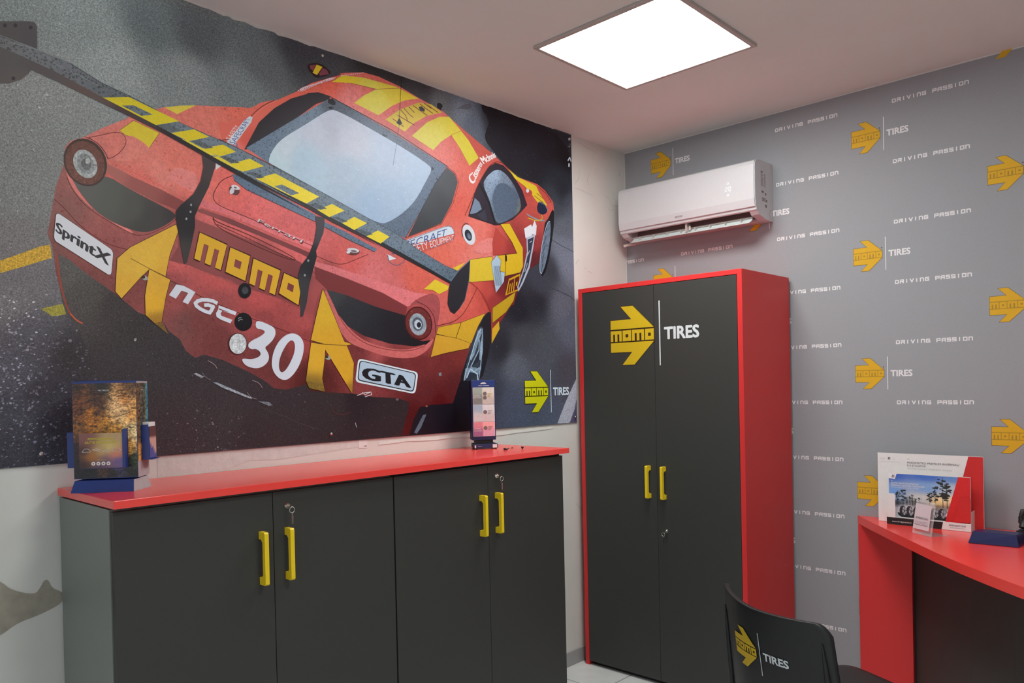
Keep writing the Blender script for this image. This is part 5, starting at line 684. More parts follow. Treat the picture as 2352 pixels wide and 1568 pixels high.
('F','p',(110,88,92),[(-1837.3,1983.7),(-1837.9,1982.9),(-1839.1,1982),(-1840.9,1981.3),(-1843.3,1980.8),(-1846,1980.3),(-1849.1,1980.1),(-1852.3,1980),(-1855.4,1980.1),(-1858.3,1980.4),(-1860.8,1980.9),(-1863,1981.5),(-1864.5,1982.3),(-1865.4,1983),(-1865.6,1983.9),(-1865.1,1984.8),(-1863.9,1985.6),(-1862,1986.3),(-1859.7,1986.9),(-1857,1987.3),(-1853.9,1987.6),(-1850.8,1987.6),(-1847.6,1987.6),(-1844.7,1987.2),(-1842.1,1986.8),(-1840,1986.1),(-1838.4,1985.4),(-1837.5,1984.6)],[],0),
('F','p',(214,212,216),[(-1868.5,1977.6),(-1868.8,1976.4),(-1869.4,1975.2),(-1870.6,1974.1),(-1872,1973),(-1873.7,1972.2),(-1875.6,1971.6),(-1877.6,1971.2),(-1879.6,1971.2),(-1881.5,1971.4),(-1883.2,1971.8),(-1884.6,1972.5),(-1885.6,1973.4),(-1886.2,1974.5),(-1886.5,1975.7),(-1886.2,1976.9),(-1885.5,1978.1),(-1884.4,1979.2),(-1883,1980.2),(-1881.3,1981.1),(-1879.3,1981.7),(-1877.3,1982.1),(-1875.3,1982.1),(-1873.4,1981.9),(-1871.8,1981.5),(-1870.4,1980.8),(-1869.3,1979.9),(-1868.7,1978.8)],[],0),
('L','p',(220,210,212),1.4,[(-1851.7,1420),(-1820.8,1429.5),(-1786.5,1432.3),(-1782.4,1421.9),(-1815.1,1414)]),
('L','p',(220,210,212),1.2,[(-1826.9,1432.2),(-1814.8,1421.7),(-1792.8,1430.4)]),
('S','p',(150,120,122),1.5,[(-2447.4,1551.7),(-2425.2,1539.6),(-2417.4,1526.4)]),
('S','p',(120,110,115),1.2,[(-2468.4,1511.3),(-2457.7,1496.1),(-2440.1,1487.2)]),
('S','p',(150,130,134),1.3,[(-2290.7,1484.3),(-2266.5,1476.2),(-2253.1,1457.7)]),
('S','p',(120,112,116),1.3,[(-2311.2,1442.9),(-2297.2,1424.4),(-2275.4,1418.4)]),
('F','s',(140,140,146),[(-2497.8,1508),(-2488.2,1510.5),(-2462.1,1498.3),(-2471.1,1493.1)],[],0),
('F','s',(140,142,150),[(-2431.4,1478.4),(-2417.8,1478.2),(-2297.2,1425.4),(-2292.5,1419.8),(-2307,1422.4),(-2400,1460.3)],[],0),
('F','s',(112,112,120),[(-2270.7,1410),(-2228.5,1406.4),(-2216.2,1394.4),(-2228.9,1392.6)],[],0),
('S','p',(84,52,48),1.6,[(-1970.9,1386),(-1968.6,1366.2),(-1943.1,1349.3),(-1913.8,1348),(-1883.7,1357.8)]),
('L','p',(190,190,195),1.3,[(-1863.9,1313.9),(-1858.3,1295.9)]),
('L','p',(80,68,72),0.8,[(-2229.3,1376.4),(-2168.6,1352.9),(-2106,1323.8),(-2018.9,1295)]),
('F','s',(130,126,130),[(-2675.9,1613.8),(-2676.6,1612.8),(-2677.5,1611.8),(-2678.4,1611.1),(-2679.4,1610.7),(-2680.3,1610.4),(-2681.3,1610.5),(-2682.1,1610.8),(-2682.8,1611.3),(-2683.2,1612.1),(-2683.5,1613.1),(-2683.6,1614.2),(-2683.4,1615.3),(-2683.1,1616.6),(-2682.6,1617.7),(-2681.8,1618.8),(-2681,1619.7),(-2680,1620.4),(-2679.1,1620.9),(-2678.1,1621.1),(-2677.2,1621.1),(-2676.4,1620.8),(-2675.7,1620.2),(-2675.2,1619.5),(-2674.9,1618.5),(-2674.8,1617.4),(-2675,1616.2),(-2675.3,1615)],[],0),
('F','p',(154,86,78),[(-1493.7,1365.2),(-1493.9,1364.3),(-1494.4,1363.6),(-1495.2,1362.8),(-1496.2,1362.3),(-1497.5,1361.9),(-1498.8,1361.6),(-1500.3,1361.6),(-1501.7,1361.7),(-1503,1362.1),(-1504.2,1362.5),(-1505.2,1363.2),(-1506,1364),(-1506.5,1364.8),(-1506.6,1365.7),(-1506.4,1366.5),(-1505.9,1367.3),(-1505.1,1368),(-1504.1,1368.6),(-1502.8,1369),(-1501.5,1369.2),(-1500,1369.3),(-1498.6,1369.1),(-1497.3,1368.8),(-1496,1368.3),(-1495.1,1367.7),(-1494.3,1366.9),(-1493.8,1366.1)],[],0),
('F','p',(110,90,92),[(-1648,1398.9),(-1648.3,1397.8),(-1648.9,1396.8),(-1649.9,1396),(-1651.2,1395.3),(-1652.7,1394.7),(-1654.4,1394.4),(-1656.2,1394.3),(-1658,1394.5),(-1659.7,1394.9),(-1661.2,1395.6),(-1662.4,1396.3),(-1663.3,1397.3),(-1663.9,1398.3),(-1664,1399.4),(-1663.8,1400.4),(-1663.2,1401.4),(-1662.2,1402.3),(-1660.9,1403),(-1659.4,1403.5),(-1657.7,1403.9),(-1655.9,1403.9),(-1654.1,1403.8),(-1652.5,1403.3),(-1650.9,1402.7),(-1649.7,1401.9),(-1648.8,1401),(-1648.2,1400)],[],0),
('F','w',(120,126,132),[(-1428.8,1506.2),(-1412.9,1508),(-1411,1494.1),(-1426.9,1493)],[],0),
('F','p','strut',[(-2450.4,2236.3),(-2402.4,2236.5),(-2405.6,2205.4),(-2429.2,2135.7),(-2464.3,2065),(-2479.3,2030.5),(-2480.3,1993.6),(-2493.4,1936.8),(-2510.4,1873.2),(-2518.3,1867.9),(-2521.2,1879),(-2536.8,1977),(-2543.9,2016.8),(-2541,2039.8),(-2524.6,2060.4),(-2482.1,2103.7),(-2457.4,2149.4),(-2446.6,2197.7)],[],0),
('F','p','strut',[(-2021.2,2096.1),(-1979.1,2096.9),(-1986.8,2038.1),(-2020.7,1966.1),(-2018.3,1945.6),(-2041.1,1875.8),(-2054,1833.4),(-2065.8,1770.7),(-2082.9,1718.3),(-2093.4,1715.2),(-2091.2,1794.7),(-2100.9,1860.3),(-2088.2,1902.4),(-2052,1947.2),(-2028.1,2001.7),(-2016.4,2055.1)],[],0),
('F','p',(150,150,154),[(-2505.2,2017.7),(-2505.3,2016.8),(-2505.5,2015.9),(-2505.9,2015),(-2506.5,2014.3),(-2507.1,2013.7),(-2507.8,2013.3),(-2508.5,2013.1),(-2509.2,2013.1),(-2509.9,2013.3),(-2510.5,2013.8),(-2511,2014.3),(-2511.3,2015.1),(-2511.6,2015.9),(-2511.6,2016.8),(-2511.5,2017.7),(-2511.3,2018.6),(-2510.9,2019.5),(-2510.3,2020.2),(-2509.7,2020.8),(-2509,2021.2),(-2508.3,2021.4),(-2507.6,2021.4),(-2506.9,2021.2),(-2506.3,2020.7),(-2505.8,2020.2),(-2505.4,2019.4),(-2505.2,2018.6)],[],0),
('F','p',(150,150,154),[(-2488.2,2066),(-2488.3,2065),(-2488.5,2064.1),(-2488.9,2063.3),(-2489.5,2062.6),(-2490.1,2062),(-2490.8,2061.5),(-2491.5,2061.3),(-2492.3,2061.3),(-2492.9,2061.5),(-2493.6,2061.9),(-2494.1,2062.5),(-2494.4,2063.2),(-2494.6,2064.1),(-2494.7,2065),(-2494.6,2065.9),(-2494.3,2066.8),(-2493.9,2067.7),(-2493.4,2068.4),(-2492.7,2069),(-2492.1,2069.4),(-2491.3,2069.6),(-2490.6,2069.7),(-2489.9,2069.4),(-2489.3,2069),(-2488.8,2068.5),(-2488.5,2067.7),(-2488.2,2066.9)],[],0),
('F','p',(150,150,154),[(-2490.6,2042.7),(-2490.8,2041.7),(-2491,2040.8),(-2491.4,2040),(-2491.9,2039.3),(-2492.6,2038.7),(-2493.3,2038.3),(-2494,2038.1),(-2494.8,2038),(-2495.4,2038.3),(-2496,2038.7),(-2496.5,2039.2),(-2496.9,2040),(-2497.1,2040.8),(-2497.2,2041.7),(-2497,2042.7),(-2496.8,2043.6),(-2496.4,2044.4),(-2495.9,2045.1),(-2495.2,2045.7),(-2494.5,2046.1),(-2493.8,2046.3),(-2493.1,2046.4),(-2492.4,2046.1),(-2491.8,2045.7),(-2491.3,2045.2),(-2490.9,2044.4),(-2490.7,2043.6)],[],0),
('F','p',(150,150,154),[(-2067.6,1870.9),(-2067.8,1869.9),(-2068.1,1868.9),(-2068.6,1868),(-2069.3,1867.2),(-2070.1,1866.5),(-2070.9,1866.1),(-2071.9,1865.9),(-2072.8,1865.9),(-2073.6,1866.2),(-2074.4,1866.7),(-2075,1867.4),(-2075.5,1868.2),(-2075.7,1869.2),(-2075.8,1870.2),(-2075.7,1871.2),(-2075.3,1872.2),(-2074.9,1873.2),(-2074.2,1873.9),(-2073.4,1874.6),(-2072.5,1875),(-2071.6,1875.2),(-2070.7,1875.2),(-2069.9,1874.9),(-2069.1,1874.4),(-2068.4,1873.7),(-2068,1872.9),(-2067.7,1871.9)],[],0),
('F','p',(150,150,154),[(-2051.4,1926.6),(-2051.6,1925.5),(-2051.9,1924.5),(-2052.4,1923.6),(-2053.1,1922.8),(-2053.9,1922.1),(-2054.7,1921.7),(-2055.7,1921.5),(-2056.6,1921.5),(-2057.4,1921.8),(-2058.2,1922.3),(-2058.9,1922.9),(-2059.3,1923.8),(-2059.6,1924.7),(-2059.7,1925.7),(-2059.5,1926.8),(-2059.2,1927.8),(-2058.7,1928.7),(-2058,1929.5),(-2057.2,1930.2),(-2056.4,1930.6),(-2055.4,1930.8),(-2054.5,1930.8),(-2053.7,1930.5),(-2052.9,1930),(-2052.2,1929.4),(-2051.8,1928.6),(-2051.5,1927.6)],[],0),
('F','p','endl',[(-3038.4,2490.7),(-2944.4,2521.2),(-2933.9,2520.6),(-2928.8,2512.3),(-2929.6,2452.1),(-2942.3,2394.5),(-2951.6,2372),(-2971.3,2348.8),(-3002.5,2328.3),(-3042.7,2316.8)],[],0),
('F','p',(62,58,62),[(-3003.9,2490.2),(-3004,2489),(-3004.4,2487.7),(-3005,2486.5),(-3005.8,2485.4),(-3006.7,2484.4),(-3007.7,2483.7),(-3008.7,2483.2),(-3009.8,2483),(-3010.8,2483.1),(-3011.7,2483.5),(-3012.4,2484.1),(-3012.9,2485),(-3013.2,2486),(-3013.3,2487.2),(-3013.2,2488.5),(-3012.8,2489.7),(-3012.2,2490.9),(-3011.4,2492),(-3010.5,2493),(-3009.5,2493.7),(-3008.5,2494.2),(-3007.4,2494.4),(-3006.4,2494.3),(-3005.6,2493.9),(-3004.8,2493.3),(-3004.3,2492.5),(-3004,2491.4)],[],0),
('F','p',(62,58,62),[(-2978.2,2498.5),(-2978.4,2497.2),(-2978.8,2495.9),(-2979.4,2494.7),(-2980.1,2493.6),(-2981.1,2492.6),(-2982.1,2491.9),(-2983.2,2491.4),(-2984.2,2491.2),(-2985.3,2491.3),(-2986.1,2491.6),(-2986.9,2492.3),(-2987.4,2493.1),(-2987.7,2494.2),(-2987.8,2495.4),(-2987.7,2496.6),(-2987.3,2497.9),(-2986.7,2499.2),(-2985.9,2500.3),(-2985,2501.2),(-2984,2502),(-2982.9,2502.5),(-2981.8,2502.6),(-2980.8,2502.6),(-2979.9,2502.2),(-2979.2,2501.6),(-2978.6,2500.7),(-2978.3,2499.6)],[],0),
('F','p',(62,58,62),[(-2939.9,2504.8),(-2940.1,2503.5),(-2940.5,2502.2),(-2941.1,2500.9),(-2941.9,2499.8),(-2942.9,2498.8),(-2943.9,2498.1),(-2945,2497.6),(-2946.1,2497.4),(-2947.2,2497.5),(-2948.1,2497.8),(-2948.8,2498.5),(-2949.4,2499.3),(-2949.7,2500.4),(-2949.8,2501.6),(-2949.6,2502.9),(-2949.3,2504.2),(-2948.6,2505.4),(-2947.8,2506.6),(-2946.9,2507.5),(-2945.8,2508.3),(-2944.7,2508.8),(-2943.7,2509),(-2942.6,2508.9),(-2941.7,2508.5),(-2941,2507.9),(-2940.4,2507.1),(-2940.1,2506)],[],0),
('F','p',(62,58,62),[(-2987.1,2346.5),(-2987.2,2345.2),(-2987.6,2344),(-2988.2,2342.8),(-2989,2341.7),(-2989.9,2340.8),(-2990.9,2340.1),(-2992,2339.7),(-2993.1,2339.6),(-2994.1,2339.7),(-2995,2340.1),(-2995.7,2340.8),(-2996.2,2341.6),(-2996.6,2342.7),(-2996.7,2343.9),(-2996.5,2345.2),(-2996.1,2346.4),(-2995.5,2347.6),(-2994.7,2348.7),(-2993.8,2349.6),(-2992.8,2350.3),(-2991.7,2350.7),(-2990.7,2350.9),(-2989.7,2350.8),(-2988.8,2350.3),(-2988.1,2349.7),(-2987.5,2348.8),(-2987.2,2347.7)],[],0),
('F','p','wbot',[(-3040,2428.6),(-3020.2,2424.9),(-2969.6,2414.4),(-2888.7,2395.5),(-2757.3,2351.8),(-2596.9,2303.9),(-2544.4,2286.5),(-2396,2234.5),(-2249.9,2184.8),(-2059.8,2125.6),(-2256.2,2191.8),(-2052,2135.2),(-1944.6,2098.8),(-1831,2065.8),(-1717.8,2027.3),(-1915.3,2095.3),(-1877.6,2084.4),(-1746.7,2046.5),(-1607.3,2000.4),(-1458.6,1948.2),(-1344.3,1907),(-1352.8,1897.2),(-1459,1934.5),(-1607.9,1983.1),(-1747.2,2029.8),(-1878.1,2068.2),(-1704.5,2010.3),(-1831.5,2049.4),(-1945.1,2082.8),(-2052.5,2119.7),(-2256.5,2178),(-2060.3,2107.5),(-2250.4,2167.6),(-2396.4,2217.9),(-2580,2283.2),(-2689.7,2315.1),(-2761.7,2333.8),(-2882.2,2366.9),(-2953.1,2383.5),(-3021,2391.6),(-3040.7,2397.5)],[],0),
('F','g','wtop',[(-3039.3,2455.7),(-2944.5,2447.6),(-2916.3,2444),(-2843.7,2428.6),(-2760.1,2395.5),(-2675.7,2376.9),(-2516.1,2328.2),(-2324.8,2289.2),(-2057.4,2210.9),(-2184.7,2251.8),(-1954.7,2179.3),(-1695.1,2094.6),(-1477.3,2022.9),(-1648.1,2081.3),(-1532.6,2028.9),(-1378.8,1973.7),(-1299.1,1956.9),(-1344.3,1907),(-1458.6,1948.2),(-1607.3,2000.4),(-1746.7,2046.5),(-1877.6,2084.4),(-1915.3,2095.3),(-1717.8,2027.3),(-1944.6,2098.8),(-2052,2135.2),(-2256.2,2191.8),(-2059.8,2125.6),(-2249.9,2184.8),(-2396,2234.5),(-2544.4,2286.5),(-2596.9,2303.9),(-2757.3,2351.8),(-2888.7,2395.5),(-2969.6,2414.4),(-3020.2,2424.9),(-3040,2428.6)],[],0),
('L','p',(60,62,70),1.2,[(-2851.1,2432.7),(-2760.1,2395.5),(-2675.8,2376),(-2516.1,2327.7),(-2324.8,2288.2),(-2057.5,2209.8)]),
('L','p',(60,68,80),1.2,[(-2390.3,2304.6),(-2184.7,2251.8),(-1954.7,2179.3),(-1695.1,2094.6),(-1648.1,2081.3),(-1532.6,2028.9),(-1378.8,1973.7),(-1301.6,1956.6)]),
('F','y',(236,214,50),[(-2755.4,2351.1),(-2680,2372.4),(-2522.8,2333),(-2599.1,2303.4)],[[(-2701.4,2340.3),(-2666,2349.8),(-2607,2334.7),(-2643.6,2322.5)]],0),
('F','y',(236,212,48),[(-2551,2288.7),(-2474.9,2317.9),(-2423.2,2303.8),(-2494.6,2274.6)],[],0),
('F','y',(236,212,48),[(-2453,2259.4),(-2374.9,2288.3),(-2329.3,2273),(-2388.3,2245.4)],[],0),
('F','y',(236,212,48),[(-2356.7,2224.6),(-2279.4,2259.8),(-2226,2243.2),(-2306.6,2208.6)],[],0),
('F','y',(214,196,60),[(-2517.5,2277),(-2494.6,2275.5),(-2395.7,2244.9),(-2420,2242.9)],[],0),
('F','y',(214,196,60),[(-2412.8,2239.6),(-2388.3,2246.4),(-2306.6,2209.6),(-2331.9,2213.5)],[],0),
('F','y',(236,212,50),[(-2258.7,2193.8),(-2182.7,2225.7),(-2002.3,2171.6),(-2057.8,2136.9)],[[(-2186.7,2179.2),(-2156.1,2190.5),(-2085.9,2170.9),(-2120.6,2157.1)]],0),
('F','y',(234,210,50),[(-2010.9,2120.7),(-1946.2,2153.1),(-1890.2,2136),(-1960,2100.8)],[],0),
('F','y',(234,210,50),[(-1902.5,2085.5),(-1845.8,2118.2),(-1785.6,2101.9),(-1847.3,2066.4)],[],0),
('F','y',(234,210,50),[(-1790.5,2049),(-1733.5,2080.1),(-1676.4,2062.1),(-1721.3,2028.5)],[],0),
('F','g',(92,98,102),[(-2592.5,2304.9),(-2561.4,2316.4),(-2516.7,2305.3),(-2548.7,2291.4)],[],0),
('F','g',(92,98,102),[(-2487.6,2276.1),(-2461.7,2285.3),(-2409.6,2270.2),(-2438.7,2261)],[],0),
('F','g',(92,98,102),[(-2390.8,2244),(-2366,2252.2),(-2316,2238.2),(-2346.6,2229.9)],[],0),
('F','g',(86,96,104),[(-2292.3,2207.1),(-2266.1,2214.4),(-2223.9,2204.9),(-2245.5,2196.1)],[],0),
('F','g',(86,96,104),[(-2052,2135.2),(-2016.2,2145.9),(-1968.3,2132.3),(-1998.9,2122.5)],[],0),
('F','g',(86,96,104),[(-1950.7,2103.2),(-1919.4,2107.7),(-1875.5,2095.1),(-1894.7,2089.7)],[],0),
('F','g',(86,96,104),[(-1840.7,2067.2),(-1811,2073.8),(-1757.9,2061.4),(-1785.1,2052.5)],[],0),
('L','p',(130,134,136),0.9,[(-3039.2,2459.6),(-2944.5,2447.6),(-2843.7,2430.7)]),
('L','p',(130,134,136),0.9,[(-2999.6,2444.7),(-2934,2444.8),(-2873.7,2414),(-2768.3,2384.9)]),
('F','p',(46,46,52),[(-1226.4,2013.4),(-1237.8,1922),(-1266,1832.9),(-1298.4,1790.9),(-1328.1,1766.5),(-1352.4,1775.6),(-1367.7,1808.2),(-1359.3,1869.4),(-1348.5,1905.5),(-1301.6,1956.6)],[],0),
('L','p',(110,126,142),1.6,[(-1226.4,2013.4),(-1299.1,1956.9),(-1346.8,1906.8)]),
('L','p',(90,104,120),1.3,[(-1226.4,2013.4),(-1236,1922.1),(-1263.5,1833.1),(-1298.4,1790.9)]),
('G',-880.6,1511.4,170,199,(190,186,34))]

PM = {'p': print_mat('print_plain'), 'a': print_mat('print_asphalt', speck=.42, sscale=(430, 190), light=.22, lscale=110, lth=.12, lcol=(.62, .64, .66)),
      'd': print_mat('print_wet_red', speck=.13, sscale=(220, 60), dark=.8, dscale=100, dth=.19, dcol=(.82, .48, .45), light=.2, lscale=130, lth=.12, lcol=(.85, .62, .62)),
      'g': print_mat('print_wet_dark', speck=.12, sscale=(300, 90), dark=.75, dscale=120, dth=.27, dcol=.35),
      'v': print_mat('print_speckled_dark', speck=.25, sscale=(300, 120), light=.4, lscale=110, lth=.08, lcol=(.25, .28, .34)),
      'h': print_mat('print_wet_glass', speck=.05, sscale=(200, 30), light=.8, lscale=110, lth=.14, lcol=(.82, .86, .90), stretch=1.5),
      'w': print_mat('print_metal', speck=.35, sscale=(160, 70)), 'y': print_mat('print_yellow', speck=.06, sscale=(300, 60), dark=.25, dscale=120, dth=.15, dcol=.8),
      'r': print_mat('print_lamp_ring', speck=.3, sscale=(150, 90), light=.5, lscale=75, lth=.16, lcol=(.42, .14, .10)), 's': print_mat('print_scratched', speck=.5, sscale=(200, 120))}
ORD = {k: i for i, k in enumerate(PM)}
# how strongly the room lights each spot of the panel (fitted once); ink reflectance = print colour / light
KC = [[0.184, 0.468, 0.264, -0.349, 0.326, -1.102, -0.273, 0.119, -0.293, -1.253], [0.153, 0.515, 0.375, -0.345, 0.228, -1.396, -0.317, -0.034, -0.341, -1.205], [0.122, 0.512, 0.383, -0.342, 0.23, -1.405, -0.322, -0.044, -0.357, -1.2]]
def kmap(u, v):
    a = u / 1000 + 1.6; b = v / 1000 - 2; T_ = (1, a, b, a * a, a * b, b * b, a ** 3, a * a * b, a * b * b, b ** 3)
    return [math.exp(min(.5, max(-1.2, sum(p * q for p, q in zip(c, T_))))) for c in KC]
def mlin(l, u, v):
    k = kmap(u, v); o = [max(.0025, (x - .010) / q) for x, q in zip(l, k)]; m_ = max(1, max(o) / .93); return tuple(x / m_ for x in o)
def mcol(c, pts):
    return mlin(lin(c), sum(p[0] for p in pts) / len(pts), sum(p[1] for p in pts) / len(pts))
def make_field(L_):
    A = [(u, v, *lin((r, g, b))) for u, v, r, g, b in L_]
    def f(u, v):
        W_ = 0; r = g = b = 0
        for a in A:
            d = (a[0] - u) ** 2 + (a[1] - v) ** 2 + 250.0; k = 1.0 / (d * d) if d > 1 else 1.0
            W_ += k; r += a[2] * k; g += a[3] * k; b += a[4] * k
        return mlin((r / W_, g / W_, b / W_), u, v)
    return f
FF = {k: make_field(v) for k, v in FIELDS.items()}
def inside(p, poly):
    x, y = p; c = False; j = len(poly) - 1
    for i in range(len(poly)):
        xi, yi = poly[i]; xj, yj = poly[j]
        if (yi > y) != (yj > y) and x < (xj - xi) * (y - yi) / (yj - yi) + xi: c = not c
        j = i
    return c
MUR_R, MUR_L, MUR_B, MUR_T = -482.0, -3160.0, 1246.0, 2737.0
mb = MB(); LV = [0]
def lay(): LV[0] += 1; return .0062 + LV[0] * .000006
def put_poly(poly, holes, mi, colf, step=None):
    x = lay()
    if callable(colf) and step is None:
        us = [p[0] for p in poly]; vs = [p[1] for p in poly]; step = max(9.0, math.sqrt((max(us) - min(us)) * (max(vs) - min(vs)) / 5000.0))
    loops = [poly] + holes; V = []; E = []
    for l in loops:
        b0 = len(V); m = len(l)
        for i in range(m):
            a = l[i]; c = l[(i + 1) % m]; V.append(Vector(a))
            if callable(colf):
                L_ = math.hypot(c[0] - a[0], c[1] - a[1]); k = int(L_ / (step * 1.5))
                for j in range(1, k + 1): V.append(Vector((a[0] + (c[0] - a[0]) * j / (k + 1), a[1] + (c[1] - a[1]) * j / (k + 1))))
        n = len(V) - b0; E += [(b0 + i, b0 + (i + 1) % n) for i in range(n)]
    if callable(colf):
        us = [p[0] for p in poly]; vs = [p[1] for p in poly]; u = min(us) + step / 2; r_ = 0
        while u < max(us):
            v = min(vs) + step / 2 * (1 + (r_ % 2))
            while v < max(vs):
                if inside((u, v), poly) and not any(inside((u, v), h) for h in holes): V.append(Vector((u, v)))
                v += step
            u += step; r_ += 1
    vo, eo, fo, *_ = geometry.delaunay_2d_cdt(V, E, [], 1, 1e-4)
    cols = [colf(p.x, p.y) for p in vo] if callable(colf) else None
    for f in fo:
        c = sum((vo[i] for i in f), Vector((0, 0))) / len(f)
        if not inside(c, poly) or any(inside(c, h) for h in holes): continue
        q = [(x, vo[i].x / 1000, vo[i].y / 1000) for i in f]
        mb.poly(q, mi, [cols[i] for i in f] if cols else colf)
def put_line(poly, w0, mi, col):
    x = lay()
    for i in range(len(poly) - 1):
        a = Vector(poly[i]); b_ = Vector(poly[i + 1]); d = b_ - a
        if d.length < .01: continue
        d.normalize(); n = Vector((-d.y, d.x)) * w0 / 2; e = d * w0 * (.35 if w0 > 6 and False else .3)
        q = [a - e - n, b_ + e - n, b_ + e + n, a - e + n]; x += .000003 if i % 2 else -.000003
        mb.poly([(x, p.x / 1000, p.y / 1000) for p in q], mi, col)
def put_tris(V, F_, mi, col):
    x = lay()
    for f in F_:
        q = [V[i] for i in f]
        mb.poly([(x, p[0] / 1000, p[1] / 1000) for p in q], mi, col)
CL = lambda p: (min(max(p[0], MUR_L), MUR_R), min(max(p[1], MUR_B), MUR_T))
MMPX = 1.9     # mm of wall per photo pixel at mid mural, for line widths
# the board
def lw(w_, pts):
    """line width given in picture units shrinks with the print's own scale along the wall"""
    u = pts[0][0]; y = u / 1000.0; d = math.hypot(2.52, y + 3.62) ; z = (2.52 * .688 + (y + 3.62) * .7256)
    return w_ * z / 1770.0 * 1000
def grit(zones):
    r2 = random.Random(11); x = lay()
    for (u0, v0, u1, v1), n, (s0, s1), den, up in zones:
        for _ in range(n):
            u = r2.uniform(u0, u1); v = r2.uniform(v0, v1)
            if r2.random() > den(u, v): continue
            c = FF['asph'](u, v); g = r2.uniform(-.6, 1.0); g = g * g * up / 10 if g > 0 else g * .55
            c = tuple(max(.003, min(.8, q * (1 + g) + max(0, g) * .004)) for q in c); sz = r2.uniform(s0, s1) * (1.0 if r2.random() < .9 else 1.6); a = r2.uniform(-.5, .9); e = r2.uniform(.35, .8)
            q = [(u + sz * math.cos(t) * math.cos(a) - sz * e * math.sin(t) * math.sin(a), v + sz * math.cos(t) * math.sin(a) + sz * e * math.sin(t) * math.cos(a)) for t in (0.1, 1.2, 2.3, 3.4, 4.5, 5.5)]
            q = [CL(p) for p in q]; mb.poly([(x + r2.random() * .000004, p[0] / 1000, p[1] / 1000) for p in q], ORD['p'], c)
for op in OPS:
    k = op[0]
    if k == 'B':
        put_poly([(MUR_L, MUR_B), (MUR_R, MUR_B), (MUR_R, MUR_T), (MUR_L, MUR_T)], [], ORD['a'], FF['asph'], 22)
        grit([((MUR_L, MUR_B, -2700, 1750), 3600, (2.0, 4.2), lambda u, v: max(0, min(1, (-2790 - u) / 260 + .25)) * max(0, min(1, (1800 - v) / 300)), 45),
              ((MUR_L, 1650, -2500, 2600), 1500, (1.0, 2.2), lambda u, v: max(0, min(1, (-2450 - u) / 500)), 20),
              ((-1250, MUR_B, MUR_R, 1950), 2600, (.9, 2.0), lambda u, v: .8 if u > -1060 else .3, 30)])
    elif k == 'F' and op[2] == 'under':
        put_poly([CL(p) for p in op[3]], [], ORD['a'], FF['under']); grit([((-2640, MUR_B, -2280, 1420), 420, (1.6, 4.2), lambda u, v: max(0, 1 - abs(u + 2470) / 190) * max(0, (1440 - v) / 180), 60)])
    elif k == 'F':
        _, m_, c_, P_, Hs, sm = op
        if sm: P_ = chaikin(P_, 2); Hs = [chaikin(h, 2) for h in Hs]
        P_ = [CL(p) for p in P_]
        put_poly(P_, Hs, ORD[m_], FF[c_] if isinstance(c_, str) else mcol(c_, P_))
    elif k in 'LS':
        _, m_, c_, w_, P_ = op
        if k == 'S': P_ = chaikin(P_, 2, False)
        put_line([CL(p) for p in P_], lw(w_, P_), ORD['p'], mcol(c_, P_))
    elif k == 'T':
        _, txt, c_, Q, wt = op; h_ = homog(Q); V, F_ = text_tris(txt, 0)
        e = wt * 1.0 / len(txt)
        for dx, dy in (((0, 0),) if e == 0 else ((-e, 0), (e, 0), (0, .022), (0, -.022), (-e * .5, 0), (e * .5, 0))): put_tris([h_(a + dx, b + dy) for a, b in V], F_, ORD['p'], mcol(c_, Q))
    elif k == 'M':
        h_ = homog(op[2]); V, F_ = tri_poly(GM); put_tris([h_(a, b) for a, b in V], F_, ORD['p'], mcol(op[1], op[2]))
    elif k == 'O':
        h_ = homog(op[2]); V, F_ = tri_poly(GO[0], [GO[1]]); put_tris([h_(a, b) for a, b in V], F_, ORD['p'], mcol(op[1], op[2]))
    elif k == 'G':
        _, u0, v1, w_, h_, c_ = op; x = lay()
        pf = planar_put(mb, (x, u0 / 1000, (v1 - h_) / 1000), (0, 1, 0), (0, 0, 1), w_ / 1000, h_ / 1000, (1, 0, 0), {'y': ORD['p'], 'd': ORD['p'], 'w': ORD['p']}, .0002, {'y': mcol(c_, [(u0, v1)]), 'd': mcol((60, 56, 20), [(u0, v1)]), 'w': mcol((206, 214, 222), [(u0, v1)])})
        arrow_logo(pf, 'y', 'd', 'w')
nprint = len(mb.f)
mb.box((.001, MUR_L / 1000, MUR_B / 1000), (.0060, MUR_R / 1000, MUR_T / 1000), len(PM))
mural = mb.build('printed_wall_panel', [PM[k] for k in PM] + [M_black])
tag(mural, 'large photo print of a red and yellow racing car on wet asphalt, left wall', 'wall print')
def screw(name, y, z, parent, r=.006):
    s = MB(); s.lathe([(0, .004), (r * .5, .0038), (r * .85, .0022), (r, .0)], (.0122, y, z), 'X', 16); s.box((.0158, y - r * .7, z - .0006), (.0166, y + r * .7, z + .0006)); return s.build(name, M_chrome, parent)
for y, z in ((-1.9745, 2.7065), (-1.9766, 1.2774), (-.50, 2.713), (-.502, 1.275), (-2.95, 1.28)): screw('screw', y, z, mural)
# small paper label under the print
mb = MB(); mb.box((.0006, -1.845, 1.212), (.0018, -1.805, 1.243)); flat_text(mb, 'M4', (.0018, -1.822, 1.216), (0, 1, 0), (0, 0, 1), .014, .006, 1, (1, 0, 0)); o = mb.build('paper_label', [M_card, M_black]); tag(o, 'tiny white paper label stuck on the wall just under the car print', 'label')

